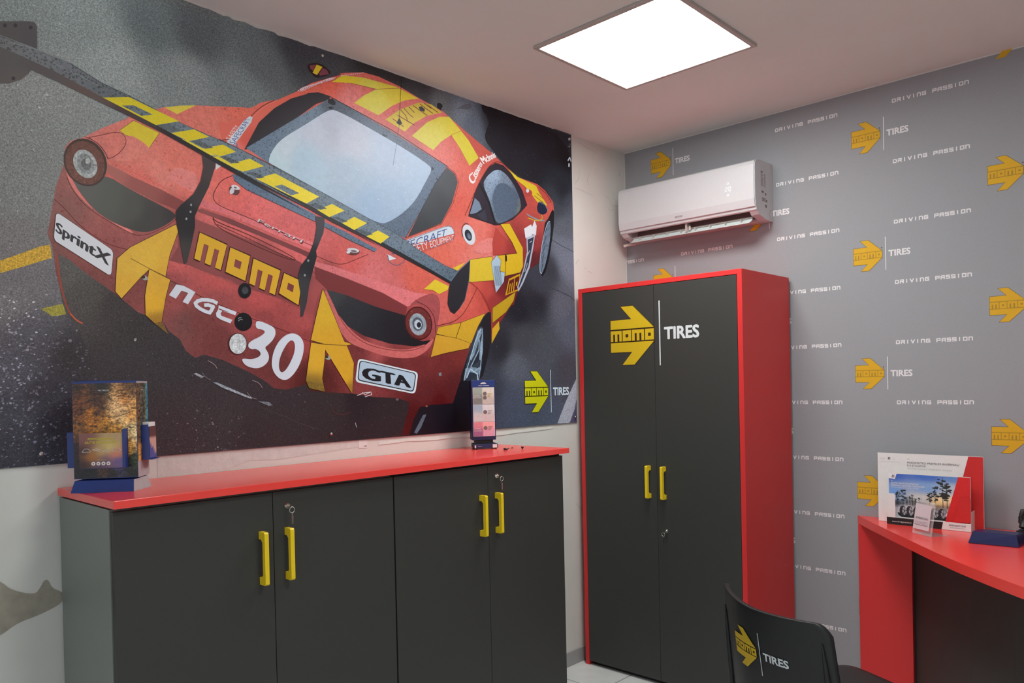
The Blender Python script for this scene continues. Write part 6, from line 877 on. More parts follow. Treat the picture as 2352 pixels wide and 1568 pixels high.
# ------------------------------------------------------------------ printed grey wallpaper on the back wall
mb = MB(); WX0 = .004
mb.box((WX0, -.0014, .0), (RX - .002, -.0002, H - .006), 0)
N_ = (0, -1, 0); wl = {'y': 1, 'd': 2, 'w': 3, 'b': 4}
for ci in range(-1, 8):
    cx = .3535 + .5325 * ci
    for r_ in range(10):
        z = 2.645 - .2638 * r_
        if cx < WX0 and cx + .297 < WX0: continue
        if cx + .3 > RX or (ci <= 0 and z > 2.2): continue
        techno(mb, 'DRIVING PASSION', (cx, -.0014, z), (1, 0, 0), (0, 0, 1), .297, .0170, .0044, 3, N_, cut=WX0)
for ci in range(0, 8):
    x0 = .178 + .5333 * ci; zc0 = (2.626, 2.255)[ci % 2] if ci == 0 else (2.521, 2.255)[ci % 2]
    zs = [zc0 - .5287 * r_ + (0 if ci or r_ == 0 else -.0) for r_ in range(-1, 5)]
    if ci == 0: zs = [2.626, 1.994, 1.465, .936, .407]
    for zc in zs:
        if zc > H + .06 or zc < .1 or (zc > 2.7 and ci < 3): continue
        if zc + .068 > H - .006:
            # cut off by the ceiling: only the lower half of the emblem shows
            pf = planar_put(mb, (x0, -.0014, zc - .068), (1, 0, 0), (0, 0, 1), .122, .136, N_, wl)
            pf([(0, .16), (0, .22), (.50, .215), (.27, 0), (.55, 0), (.80, .22), (.82, .24), (.60, .24)], 'y', 1) if False else pf([(0, .215), (.50, .215), (.27, 0), (.55, 0), (.745, .17), (.745, .22), (0, .235)], 'y', 1)
            continue
        pf = planar_put(mb, (x0, -.0014, zc - .068), (1, 0, 0), (0, 0, 1), .122, .136, N_, wl)
        arrow_logo(pf, 'y', 'd', 'w', cb='b')
        mb.cyl((x0 + .121, -.0016, zc + .028), (0, -1, 0), .0028, .0003, 12, 2)
wp = mb.build('printed_wallpaper', [M_wallpaper, M_wp_yellow, M_wp_dark, M_wp_white, mat('wallpaper_gold', (.40, .235, .025), .7, noise=.02)])
tag(wp, 'grey wall covering with repeated yellow arrow emblems and white slogans on the back wall', 'wallpaper')

# ------------------------------------------------------------------ ceiling lamp, and an unseen panel added as fill light
def ceiling_lamp(x0, y1, label, s=.575):
    t = thing('ceiling_light_panel', label, 'ceiling light', (x0 + s / 2, y1 - s / 2, H), 0, None)
    m = MB(); e = .018; y0 = y1 - s; x1 = x0 + s
    for a, b_ in (((x0 - e, y0 - e, H - .012), (x1 + e, y0, H - .0005)), ((x0 - e, y1, H - .012), (x1 + e, y1 + e, H - .0005)), ((x0 - e, y0, H - .012), (x0, y1, H - .0005)), ((x1, y0, H - .012), (x1 + e, y1, H - .0005))): m.box(a, b_)
    m.build('frame', M_frame, t, bevel=.002)
    m = MB(); m.box((x0 + .0005, y0 + .0005, H - .008), (x1 - .0005, y1 - .0005, H - .001)); m.build('diffuser', M_lamp, t)
    return t
ceiling_lamp(.583, -.808, 'square white LED panel glowing in the ceiling near the corner')
fill_panel = ceiling_lamp(1.95, -1.98, 'added LED ceiling panel for fill light, just in front of the photographer, out of the picture')

# ------------------------------------------------------------------ sideboard: two cabinets under one red worktop
SX = .425; SY0 = -2.906; DW = .4498; ZB = 1.1505
def handle(parent, p, axis, out, zc, L_=.155):
    """C-shaped bar handle: p = point on the door face, axis unused, out = outward unit vector, lateral = door axis"""
    out = Vector(out); lat = Vector(axis); p = Vector(p); m = MB(); hw = .0065
    def bx(o0, o1, z0, z1):
        a = [p + lat * -hw + out * o0, p + lat * hw + out * o0, p + lat * hw + out * o1, p + lat * -hw + out * o1]
        m.prism([(q.x, q.y, z0) for q in a], (0, 0, z1 - z0))
    prof = [(0, L_ / 2), (.030, L_ / 2), (.034, L_ / 2 - .004), (.034, -L_ / 2 + .004), (.030, -L_ / 2), (0, -L_ / 2), (0, -L_ / 2 + .022), (.012, -L_ / 2 + .022), (.020, -L_ / 2 + .030), (.020, L_ / 2 - .030), (.012, L_ / 2 - .022), (0, L_ / 2 - .022)]
    m.prism([p - lat * hw + out * a + Vector((0, 0, zc + b)) for a, b in prof], lat * (2 * hw))
    return m.build('handle', M_yellow, parent, bevel=.0012)
def lock_key(parent, p, out, side):
    out = Vector(out); p = Vector(p); lat = Vector(side); m = MB()
    m.tube([p, p + out * .003, p + out * .006, p + out * .010], [.011, .011, .0095, .007], 20); m.tube([p + out * .010, p + out * .0115], [.006, .0055], 16)
    m.build('lock', M_chrome, parent)
    k = MB(); e = p + out * .012
    k.tube([e, e + out * .016], .0022, 8); c = e + out * .018 + Vector((0, 0, -.004)); ring = []
    for i in range(20):
        a = 2 * math.pi * i / 20; ring.append(c + lat * (.0085 * math.cos(a)) + Vector((0, 0, .0085 * math.sin(a) - .006)))
    k.tube(ring, .0013, 6, closed=True)
    b0 = c + Vector((0, 0, -.0145)); k.tube([b0, b0 + Vector((0, 0, -.006))], .0012, 6)
    q = [b0 + lat * .0 + Vector((0, 0, -.005)), b0 + lat * .0035 + Vector((0, 0, -.010)), b0 + lat * .0025 + Vector((0, 0, -.034)), b0 - lat * .0025 + Vector((0, 0, -.034)), b0 - lat * .0035 + Vector((0, 0, -.010))]
    k.prism(q, out * .0015); k.build('key', M_chrome, parent)
def sideboard_unit(y0, label, end_grey):
    y1 = y0 + 2 * DW
    t = thing('storage_cabinet', label, 'cabinet', (SX / 2, (y0 + y1) / 2, 0), 0, 'low cabinets under the long red worktop')
    m = MB(); th = .018
    m.box((.012, y0 + .0005, .06), (SX - .020, y0 + th, ZB - .001)); m.box((.012, y1 - th, .06), (SX - .020, y1 - .0005, ZB - .001)); m.box((.012, y0 + th, .06), (SX - .020, y1 - th, .078)); m.box((.012, y0 + th, ZB - .019), (SX - .020, y1 - th, ZB - .001)); m.box((.010, y0 + th, .06), (.018, y1 - th, ZB - .001))
    m.build('body', M_side if end_grey else M_fog, t)
    m = MB(); m.box((.03, y0 + .01, .0), (SX - .05, y1 - .01, .0595)); m.build('plinth', M_black, t)
    for i in range(2):
        a = y0 + i * DW + (.003 if i == 0 else .001); b_ = y0 + (i + 1) * DW - (.001 if i == 0 else .003)
        m = MB(); m.box((SX - .018, a, .065), (SX, b_, ZB - .006)); d = m.build('door', M_fog, t, bevel=.0008)
        hy = (y0 + DW - .041) if i == 0 else (y0 + DW + .043)
        handle(d, (SX, hy, 0), (0, 1, 0), (1, 0, 0), .957)
        if i == 1: lock_key(d, (SX, y0 + DW + .046, 1.099), (1, 0, 0), (0, 1, 0))
    return t
sideboard_unit(SY0, 'low dark grey double-door cabinet with light grey end panel, left half of the sideboard', True)
sideboard_unit(SY0 + 2 * DW, 'low dark grey double-door cabinet, right half of the sideboard beside the tall wardrobe', False)
mb = MB(); mb.box((.003, SY0 - .002, 1.1545), (.447, SY0 + 4 * DW + .017, 1.176)); o = mb.build('long_worktop', M_redtop, bevel=.0012)
tag(o, 'long glossy red worktop lying across the two low dark cabinets', 'worktop')
# thin black strip standing in for the shadow between cabinets and worktop
mb = MB(); mb.box((.02, SY0 + .02, ZB - .0008), (SX - .024, SY0 + 4 * DW - .02, 1.1545)); o = mb.build('shadow_strip', M_blackgap); tag(o, 'thin black strip standing in for the shadow gap between red worktop and low cabinets', 'shadow strip')

# ------------------------------------------------------------------ tall wardrobe
TX0, TX1, TY, TZ = .0445, .949, -.500, 1.932
t = thing('tall_cabinet', 'tall red cabinet with two dark grey doors and an arrow emblem, in the corner', 'wardrobe', ((TX0 + TX1) / 2, TY / 2, 0))
mb = MB(); th = .0235
mb.box((TX0, TY, 0.0), (TX0 + th, -.02, TZ)); mb.box((TX1 - th, TY, 0.0), (TX1, -.02, TZ)); mb.box((TX0 + th, TY, TZ - .022), (TX1 - th, -.02, TZ)); mb.box((TX0 + th, TY + .02, .03), (TX1 - th, -.02, .05)); mb.box((TX0 + th, -.028, .05), (TX1 - th, -.02, TZ - .022))
mb.build('carcass', M_red, t, bevel=.0012)
mb = MB(); mb.box((TX0 + th, TY + .03, .0), (TX1 - th, TY + .045, .0295)); mb.build('plinth', M_black, t)
xm = .4975
for i in range(2):
    a, b_ = (TX0 + th + .002, xm - .001) if i == 0 else (xm + .001, TX1 - th - .002)
    m = MB(); m.box((a, TY + .0005, .022), (b_, TY + .0185, TZ - .0245)); d = m.build('door', M_fog, t, bevel=.0008)
    hx = (xm - .040) if i == 0 else (xm + .044)
    handle(d, (hx, TY + .0005, 0), (1, 0, 0), (0, -1, 0), .971)
    if i == 1: lock_key(d, (.546, TY, .742), (0, -1, 0), (1, 0, 0))
    m = MB(); pf = planar_put(m, (.246, TY + .0003, 1.534), (1, 0, 0), (0, 0, 1), .251, .285, (0, -1, 0), {'y': 0, 'd': 1, 'w': 2})
    def flt(pl, c, lv, ex=None, i=i, pf=pf):
        right = isinstance(pl, str) or min(p[0] for p in pl) > 1.05
        if right == (i == 1): pf(pl, c, lv, ex)
    arrow_logo(flt, 'y', 'd', 'w', dark_pad=.010); m.build('emblem_sticker' if i == 0 else 'lettering_sticker', [M_decal_y, M_decal_d, M_decal_w], d)

# ------------------------------------------------------------------ wall air conditioner
AX0, AX1 = .088, .868
t = thing('air_conditioner', 'white wall-mounted air conditioner with open flap above the tall red cabinet', 'air conditioner', ((AX0 + AX1) / 2, -.1, 2.2))
prof = [(-.0035, 2.492), (-.12, 2.492), (-.165, 2.486), (-.186, 2.470), (-.190, 2.300), (-.176, 2.250), (-.168, 2.246)]
mb = MB()
full = prof + [(-.150, 2.2305), (-.070, 2.214), (-.0035, 2.214)]
# casing: end caps and shell, leaving the slot open
for xx, dx in ((AX0, .040), (AX1 - .040, .040)): mb.prism([(xx, y, z) for y, z in full], (dx, 0, 0))
n = len(prof)
for i in range(n - 1):
    (a, b_), (c, d) = prof[i], prof[i + 1]
    mb.poly([(AX0 + .04, a, b_), (AX1 - .04, a, b_), (AX1 - .04, c, d), (AX0 + .04, c, d)], 0, None, True)
mb.box((AX0 + .04, -.075, 2.214), (AX1 - .04, -.0035, 2.226))
mb.poly([(AX0 + .04, -.0035, 2.492), (AX1 - .04, -.0035, 2.492), (AX1 - .04, -.0035, 2.214), (AX0 + .04, -.0035, 2.214)])
mb.build('casing', M_white, t)
mb = MB()   # front cover slightly proud
pf_ = [(-.160, 2.490), (-.184, 2.479), (-.1925, 2.462), (-.1965, 2.38), (-.1955, 2.30), (-.188, 2.264), (-.180, 2.262), (-.180, 2.47)]
mb.prism([(AX0 + .003, y, z) for y, z in pf_], (AX1 - AX0 - .006, 0, 0), smooth=False); cov = mb.build('front_cover', M_white, t, bevel=.002)
mb = MB(); flat_text(mb, 'aermec', (AX0 + .35, -.1957, 2.277), (1, 0, 0), (0, 0, 1), .044, .008, 0, (0, -1, 0), .0); mb.build('maker_lettering', M_greyin, cov)
mb = MB()   # slot interior
mb.poly([(AX0 + .04, -.168, 2.246), (AX1 - .04, -.168, 2.246), (AX1 - .04, -.12, 2.33), (AX0 + .04, -.12, 2.33)]); mb.poly([(AX0 + .04, -.12, 2.33), (AX1 - .04, -.12, 2.33), (AX1 - .04, -.06, 2.30), (AX0 + .04, -.06, 2.30)]); mb.poly([(AX0 + .04, -.06, 2.30), (AX1 - .04, -.06, 2.30), (AX1 - .04, -.075, 2.226), (AX0 + .04, -.075, 2.226)])
mb.build('outlet_duct', M_greyin, t)
mb = MB()   # flap
fl = [(-.153, 2.2345), (-.1505, 2.2385), (-.088, 2.2165), (-.078, 2.206), (-.082, 2.204), (-.092, 2.2125)]
fl = [(-.158, 2.196), (-.156, 2.198), (-.132, 2.211), (-.112, 2.234), (-.109, 2.232), (-.129, 2.207)]
mb.prism([(AX0 + .048, y, z) for y, z in fl], (AX1 - AX0 - .096, 0, 0)); fo = mb.build('air_flap', M_whitelm, t, bevel=.0006)
mb = MB()
for i in range(8):
    xx = AX0 + .10 + i * .083
    mb.box((xx, -.146, 2.208), (xx + .003, -.128, 2.2225))
mb.box((AX0 + .045, -.128, 2.2225), (AX1 - .045, -.122, 2.2285)); mb.box(((AX0 + AX1) / 2 - .004, -.158, 2.206), ((AX0 + AX1) / 2 + .004, -.120, 2.250)); mb.cyl(((AX0 + AX1) / 2 + .012, -.14, 2.213), (0, 0, 1), .006, .022, 12)
mb.build('louver_vane', M_frame, t)
mb = MB()   # glowing temperature read-out
def seg(mb, x, z, s_, on):
    T2 = .0016; w_ = .0105; h_ = .0095
    S7 = {'a': ((0, 2 * h_), (w_, 2 * h_)), 'b': ((w_, h_), (w_, 2 * h_)), 'c': ((w_, 0), (w_, h_)), 'd': ((0, 0), (w_, 0)), 'e': ((0, 0), (0, h_)), 'f': ((0, h_), (0, 2 * h_)), 'g': ((0, h_), (w_, h_))}
    for k in on:
        (a, b_), (c, d) = S7[k]
        mb.box((x + min(a, c) - T2 / 2 * (a == c) + (.0012 if a != c else 0), -.1974, z + min(b_, d) - T2 / 2 * (b_ == d) + (.0012 if b_ != d else 0)), (x + max(a, c) + T2 / 2 * (a == c) - (.0012 if a != c else 0), -.1964, z + max(b_, d) + T2 / 2 * (b_ == d) - (.0012 if b_ != d else 0)))
seg(mb, .719, 2.356, 1, 'abged'); seg(mb, .738, 2.356, 1, 'abcdef')
for zz in (2.393, 2.338):
    ring = [(.733 + .0045 * math.cos(a * math.pi / 6), -.1966, zz + .0045 * math.sin(a * math.pi / 6)) for a in range(12)]; mb.tube(ring, 0.0006, 5, closed=True)
mb.build('temperature_display', M_led, t)
mb = MB(); rr = random.Random(3)   # printed sticker on the end: block of fine print, symbols
xe = AX1 + .0004
def dash(y0, z0, y1, z1): mb.poly([(xe, y0, z0), (xe, y1, z0), (xe, y1, z1), (xe, y0, z1)])
dash(-.128, 2.433, -.108, 2.440)
for i in range(15):
    z = 2.428 - i * .0042; dash(-.128, z, -.128 + rr.uniform(.015, .03), z + .0018); dash(-.094, z, -.094 + rr.uniform(.008, .022), z + .0018)
for y, z, w_, h_ in ((-.122, 2.338, .022, .010), (-.085, 2.330, .012, .012), (-.120, 2.300, .04, .004), (-.120, 2.306, .03, .004), (-.120, 2.312, .045, .003), (-.078, 2.298, .014, .012), (-.085, 2.272, .016, .014)): dash(y, z, y + w_, z + h_)
for i in range(9):
    a0 = math.pi * (.45 + i * .12); c_ = (-.022, 2.245); mb.box((xe, c_[0] + .02 * math.cos(a0) - .0016, c_[1] + .02 * math.sin(a0) - .0016), (xe + .0004, c_[0] + .02 * math.cos(a0) + .0016, c_[1] + .02 * math.sin(a0) + .0016))
mb.build('rating_label', M_greyin, t)
# drain hose stub and wall plate at the left end
mb = MB(); mb.tube([(.055, -.10, 2.197), (.075, -.09, 2.203), (.095, -.06, 2.208), (.11, -.04, 2.216)], .008, 12); mb.build('drain_hose', mat('ac_hose_white', (.62, .52, .50), .6, noise=.05), t)

# ------------------------------------------------------------------ reception desk
DZ = .82
t = thing('reception_desk', 'red-topped desk with curved front edge and dark front panel against the back wall', 'desk', (1.9, -.4, 0))
edge = [(1.243, -.0035), (1.345, -.137), (1.491, -.322), (1.6045, -.463), (1.729, -.618), (1.826, -.729), (1.908, -.815), (1.981, -.889), (2.053, -.958), (2.18, -1.07), (2.34, -1.19), (2.53, -1.31), (2.75, -1.42)]
top = edge + [(3.0, -1.42), (3.0, -.0035)]
mb = MB(); mb.prism([(x, y, DZ - .036) for x, y in top], (0, 0, .036)); mb.build('desk_top', M_redtop, t, bevel=.0012)
mb = MB(); mb.box((1.2525, -.026, 0), (1.4755, -.0035, DZ - .0365)); mb.build('end_panel', M_red, t, bevel=.001)
mb = MB(); mp_ = [(1.476, -.004), (1.62, -.18), (1.78, -.37), (1.95, -.55), (2.13, -.71), (2.35, -.87), (2.60, -1.0)]
loop = mp_ + [(x + .012, y + .014) for x, y in mp_[::-1] if y < -.01] + [(1.496, -.004)]
mb.prism([(x, y, .02) for x, y in loop], (0, 0, DZ - .0565)); mb.build('front_panel', M_fog, t)
mb = MB(); mb.box((2.70, -1.30, 0), (2.98, -.9, DZ - .0365)); mb.build('drawer_unit', M_fog, t, bevel=.001)

# ------------------------------------------------------------------ visitor chair
CH = Vector((1.5252, -1.4735, 0)); cyaw = math.radians(-26.1)
t = thing('visitor_chair', 'black plastic-backed visitor chair facing the desk, arrow emblem on its back', 'chair', CH, cyaw)
def shell(u, z, zt=.795, off=0.0):
    """sitter faces local +Y; the back bows away from the sitter"""
    k = (z - .44) / (zt - .44); hw = .2305 - .006 * k + .012 * (1 - k)
    x = u * hw; y = -.045 * k + .075 * u * u - .045 + off
    return Vector((x, y, z))
mb = MB(); NU, NZ = 60, 24; V = []; F_ = []
for s_ in (0, 1):
    for j in range(NZ + 1):
        for i in range(NU + 1):
            u = -1 + 2 * i / NU; kz = j / NZ; edge_r = max(0, (abs(u) - .86) / .14); ztop = .795 - .026 * edge_r ** 2.2 * (1.3 if u > 0 else .2) - .004 * (1 - u * u) + (.012 if u < 0 else -.0) * abs(u)
            z = .44 + (ztop - .44) * kz; V.append(shell(u, z, .795, .016 * s_))
W_ = NU + 1; tot = W_ * (NZ + 1)
for j in range(NZ):
    for i in range(NU):
        a = j * W_ + i; F_.append((a, a + 1, a + 1 + W_, a + W_)); F_.append((tot + a, tot + a + W_, tot + a + 1 + W_, tot + a + 1))
for i in range(NU): a = NZ * W_ + i; F_.append((a, a + 1, tot + a + 1, tot + a)); a = i; F_.append((a + 1, a, tot + a, tot + a + 1))
for j in range(NZ): a = j * W_; F_.append((a, a + W_, tot + a + W_, tot + a)); a = j * W_ + NU; F_.append((a + W_, a, tot + a, tot + a + W_))
mb.mesh(V, F_, 0, True); back = mb.build('backrest', M_black, t, bevel=.003, world=False)
# side ribs on the back of the shell
for sgn in (-1, 1):
    mb = MB(); mb.tube([shell(sgn * .93, z, off=-.004) for z in (.46, .52, .60, .68, .74)], [.010, .010, .009, .006, .002], 8); mb.build('side_rib', M_black, back, world=False)
mb = MB()
def cput(pl, c, lv, ex=None):
    mi = {'y': 0, 'd': 1, 'w': 2}[c]
    def P3(u, v): 
        p = shell((-.112 + u * .118) / .2305, .602 + v * .116 ); return p + Vector((0, -.0010 - .0010 * lv, 0))
    if isinstance(pl, str):
        V, F_ = text_tris(pl, .03)
        for f in F_: mb.poly([P3(ex[0] + (ex[1] - ex[0]) * V[i][0], ex[2] + (ex[3] - ex[2]) * V[i][1]) for i in f], mi)
        return
    V, T_ = tri_poly(pl, ex or [])
    for q in T_:
        # split long triangles so that they follow the bend
        st = [[Vector(V[i]) for i in q]]
        for _ in range(5):
            nx = []
            for tr in st:
                e = [(tr[1] - tr[0]).length, (tr[2] - tr[1]).length, (tr[0] - tr[2]).length]; k = e.index(max(e)); a, b_, c_ = tr[k], tr[(k + 1) % 3], tr[(k + 2) % 3]; m_ = (a + b_) / 2; nx += [[a, m_, c_], [m_, b_, c_]]
            st = nx
        for tr in st: mb.poly([P3(p.x, p.y) for p in tr], mi)
arrow_logo(cput, 'y', 'd', 'w', dark_pad=.004)
mb.build('emblem_sticker', [M_decal_y, M_black, M_decal_w], back, world=False)
mb = MB(); seatp = []
for i in range(40):
    a = 2 * math.pi * i / 40; c_, s_ = math.cos(a), math.sin(a); e = .24
    seatp.append((.225 * math.copysign(abs(c_) ** e, c_), .235 + .245 * math.copysign(abs(s_) ** e, s_)))
rings = [(.80, .448), (.97, .450), (1.0, .456), (1.0, .470), (.97, .478), (.85, .482), (.4, .478)]
V = []; F_ = []
for sc, z in rings:
    for x, y in seatp: V.append((x * sc, .235 + (y - .235) * sc, z))
n = 40
for r_ in range(len(rings) - 1):
    for i in range(n): F_.append((r_ * n + i, r_ * n + (i + 1) % n, (r_ + 1) * n + (i + 1) % n, (r_ + 1) * n + i))
F_.append(tuple(range(n))[::-1]); F_.append(tuple((len(rings) - 1) * n + i for i in range(n)))
mb.mesh(V, F_, 0, True); mb.build('seat', M_black, t, world=False)
for sx in (-1, 1):
    for fy in (0, 1):
        m = MB()
        if fy: m.tube([(sx * .20, .20, .441), (sx * .205, .38, .441), (sx * .212, .42, .43), (sx * .222, .455, .24), (sx * .23, .485, .0)], .010, 12)
        else: m.tube([(sx * .20, .19, .441), (sx * .205, .03, .441), (sx * .212, -.02, .43), (sx * .225, -.08, .24), (sx * .235, -.14, .0)], .010, 12)
        m.build('leg', M_black, t, world=False)
mb = MB(); mb.box((-.20, .0, .43), (.20, .02, .4475)); mb.box((-.20, .36, .43), (.20, .38, .4475)); mb.box((-.17, -.062, .425), (.17, .02, .445)); mb.build('seat_frame', M_black, t, world=False)

# ------------------------------------------------------------------ brochure carton on the left end of the worktop
WT = 1.1762
t = thing('brochure_display_box', 'cardboard brochure box with autumn forest print and blue pockets on the worktop left end', 'display box', (.1806, -2.8142, WT), math.radians(50.5))
Fb = FR[t.name]
def L2W(x, y, z): return Fb @ Vector((x, y, z))
# local: x along the front (left to right), -y towards the camera
FX0, FX1, FY0, FY1 = -.087, .083, -.045, .045
def autumn(u, v):
    import math as m
    A = [(0, 1, (58, 36, 26)), (.45, .97, (44, 34, 28)), (.9, 1, (96, 66, 34)), (.1, .75, (96, 50, 22)), (.4, .80, (84, 48, 24)), (.8, .80, (176, 112, 50)), (.72, .74, (224, 176, 120)), (.8, .70, (226, 180, 120)), (.9, .66, (200, 140, 70)), (.3, .62, (168, 100, 20)), (.5, .5, (180, 116, 24)), (.1, .5, (120, 72, 22)), (.7, .46, (196, 130, 34)), (.92, .48, (232, 198, 140)), (.05, .3, (60, 28, 18)), (.1, .15, (36, 20, 18)), (.85, .33, (214, 160, 70)), (.93, .18, (40, 60, 30)), (.7, .14, (70, 66, 110)), (.3, .05, (24, 20, 20)), (.6, .03, (46, 34, 30)), (.9, .04, (24, 22, 20)), (.45, .1, (90, 60, 40)), (.05, .0, (16, 16, 16))]
    W_ = 0; o = [0, 0, 0]
    for a, b, c in A:
        k = 1 / (((a - u) ** 2 + (b - v) ** 2) + .002) ** 2.3; W_ += k; l = ink(c)
        for i in range(3): o[i] += l[i] * k
    return tuple(x / W_ for x in o)
def grid_print(mb, org, ux, uz, w_, h_, fn, mi, n=24, m=30, u0=0, u1=1, v0=0, v1=1):
    org = Vector(org); ux = Vector(ux); uz = Vector(uz)
    for i in range(n):
        for j in range(m):
            q = []; c = []
            for a, b in ((i, j), (i + 1, j), (i + 1, j + 1), (i, j + 1)):
                u = a / n; v = b / m; q.append(org + ux * (u * w_) + uz * (v * h_)); c.append(fn(u0 + (u1 - u0) * u, v0 + (v1 - v0) * v))
            mb.poly(q, mi, c)
mb = MB(); mb.prism([L2W(FX0 + .012, FY0 - .004, .002), L2W(FX1 - .010, FY0 - .004, .002), L2W(FX1 - .012, FY1 - .02, .002), L2W(FX0 + .012, FY1 - .02, .002)], (0, 0, .030))
V = [L2W(*p) for p in ((FX0 + .000, FY0 - .026, 0), (FX1 - .004, FY0 - .026, 0), (FX1 + .008, FY1 - .01, 0), (FX0 + .000, FY1 - .01, 0), (FX0 + .006, FY0 - .012, .032), (FX1 - .008, FY0 - .012, .032), (FX1 + .000, FY1 - .015, .034), (FX0 + .006, FY1 - .015, .032))]
mb.mesh(V, [(0, 1, 5, 4), (2, 3, 7, 6), (3, 0, 4, 7), (4, 5, 6, 7), (3, 2, 1, 0)], 0); mb.mesh(V, [(1, 2, 6, 5)], 1); mb.build('base', [M_blue, M_greycard], t)
mb = MB(); zb, zt = .036, .306
V = [L2W(*p) for p in ((FX0, FY0, zb), (FX1, FY0, zb), (FX1, FY1, zb), (FX0, FY1, zb), (FX0, FY0, zt), (FX1, FY0, zt), (FX1, FY1, zt), (FX0, FY1, zt))]
mb.mesh(V, [(0, 1, 5, 4), (2, 3, 7, 6), (3, 0, 4, 7), (3, 2, 1, 0)], 0); mb.mesh(V, [(1, 2, 6, 5)], 1)
mb.mesh([L2W(FX0, FY0, zt), L2W(FX1, FY0, zt), L2W(FX1 - .004, FY1, zt + .003), L2W(FX0, FY1, zt + .006)], [(0, 1, 2, 3)], 0); mb.box((FX0, FY0 - .0005, zt - .0045), (FX1, FY0 + .003, zt + .0015), 0, Fb)
box_b = mb.build('carton', [M_blue, M_greycard], t)
R_ = Fb.to_3x3(); ux = R_ @ Vector((1, 0, 0)); uy = R_ @ Vector((0, 1, 0)); nf = R_ @ Vector((0, -1, 0)); UZ = Vector((0, 0, 1))
mb = MB(); grid_print(mb, L2W(FX0 + .001, FY0 - .0006, zb + .002), ux, UZ, FX1 - FX0 - .002, zt - zb - .006, autumn, 0, 20, 30)
def sidec(u, v):
    b0 = ink((70, 120, 140)) if u > .75 else ink((96, 92, 60)); 
    if v < .35: b0 = ink((160, 150, 160)) if v < .18 else ink((196, 140, 70))
    elif u < .6: b0 = ink((110, 80, 44)) if u < .25 else ink((84, 80, 74))
    return tuple(b0)
grid_print(mb, L2W(FX1 + .0006, FY0 + .001, zb + .045), uy, UZ, FY1 - FY0 - .002, zt - zb - .05, lambda u, v: sidec(u, v), 0, 12, 20, 0, 1, .18, 1)
flat_text(mb, 'MICHELIN', L2W(-.018, FY0 - .0006, zb + .244), ux, UZ, .028, .004, 1, nf, .0); flat_text(mb, 'MICHELIN', L2W(FX1 + .0006, FY0 + .035, zb + .244), uy, UZ, .016, .0035, 1, R_ @ Vector((1, 0, 0)), .0)
for u0, v0, u1, v1, u2, v2 in ((0, .70, .12, .73, .28, .74), (0, .78, .2, .80, .45, .86), (.02, .50, .05, .62, .12, .70), (.06, .18, .10, .45, .13, .60), (.03, .2, .02, .45, .06, .66), (.55, .64, .75, .66, .98, .71), (.5, .92, .7, .86, .95, .90), (.3, .9, .5, .88, .62, .82), (.75, .5, .88, .53, .99, .52)):
    W2 = FX1 - FX0; H2 = zt - zb - .006
    for (a, b_), (c, d) in (((u0, v0), (u1, v1)), ((u1, v1), (u2, v2))):
        mb.poly([L2W(FX0 + a * W2, FY0 - .0008, zb + b_ * H2), L2W(FX0 + c * W2, FY0 - .0008, zb + d * H2), L2W(FX0 + c * W2, FY0 - .0008, zb + d * H2 + .0011), L2W(FX0 + a * W2, FY0 - .0008, zb + b_ * H2 + .0016)], 2)
mb.build('forest_print', [M_leafy, M_card, mat('printed_branch', (.022, .010, .006), .5, noise=.1)], box_b)
# front pocket with a flyer
mb = MB(); px0, px1, pz0, pz1 = -.064, .052, zb + .030, zb + .130
mb.box((px0, FY0 - .020, pz0), (px1, FY0 - .0007, pz0 + .002), 0, Fb); mb.box((px1 - .001, FY0 - .024, pz0), (px1 + .006, FY0 - .0007, pz1 + .008), 0, Fb); mb.box((px0, FY0 - .020, pz0 + .002), (px0 + .0015, FY0 - .0007, pz1 - .004), 0, Fb); mb.box((px0 + .0015, FY0 - .0215, pz0), (px1 - .001, FY0 - .020, pz1 - .003), 0, Fb)
pk = mb.build('pocket', M_blue, box_b)
mb = MB()
def flyer(u, v):
    A = [(0, 0, (50, 30, 30)), (.2, .8, (120, 74, 70)), (.8, .9, (170, 140, 100)), (.5, .5, (170, 140, 90)), (.7, .6, (190, 170, 100)), (.85, .4, (190, 120, 90)), (.3, .35, (150, 96, 40)), (.1, .5, (70, 44, 40)), (.6, .2, (110, 80, 100)), (.9, .2, (90, 80, 130)), (.5, .0, (80, 60, 80)), (.1, .1, (60, 36, 34))]
    W_ = 0; o = [0, 0, 0]
    for a, b, c in A:
        k = 1 / (((a - u) ** 2 + (b - v) ** 2) + .01) ** 2; W_ += k; l = ink(c)
        for i in range(3): o[i] += l[i] * k
    return tuple(x / W_ for x in o)
pf0 = FY0 - .0218
grid_print(mb, L2W(px0 + .001, pf0, pz0 + .001), ux, UZ, px1 - px0 - .003, pz1 - pz0 - .003, flyer, 0, 14, 12)
flat_text(mb, 'PERFORMANCE', L2W(px0 + .024, pf0, pz0 + .079), ux + UZ * 0, UZ + ux * .2, .066, .0062, 1, nf, .03); flat_text(mb, 'FATTE PER DURARE', L2W(px0 + .016, pf0, pz0 + .069), ux, UZ + ux * .2, .084, .0062, 1, nf, .03)
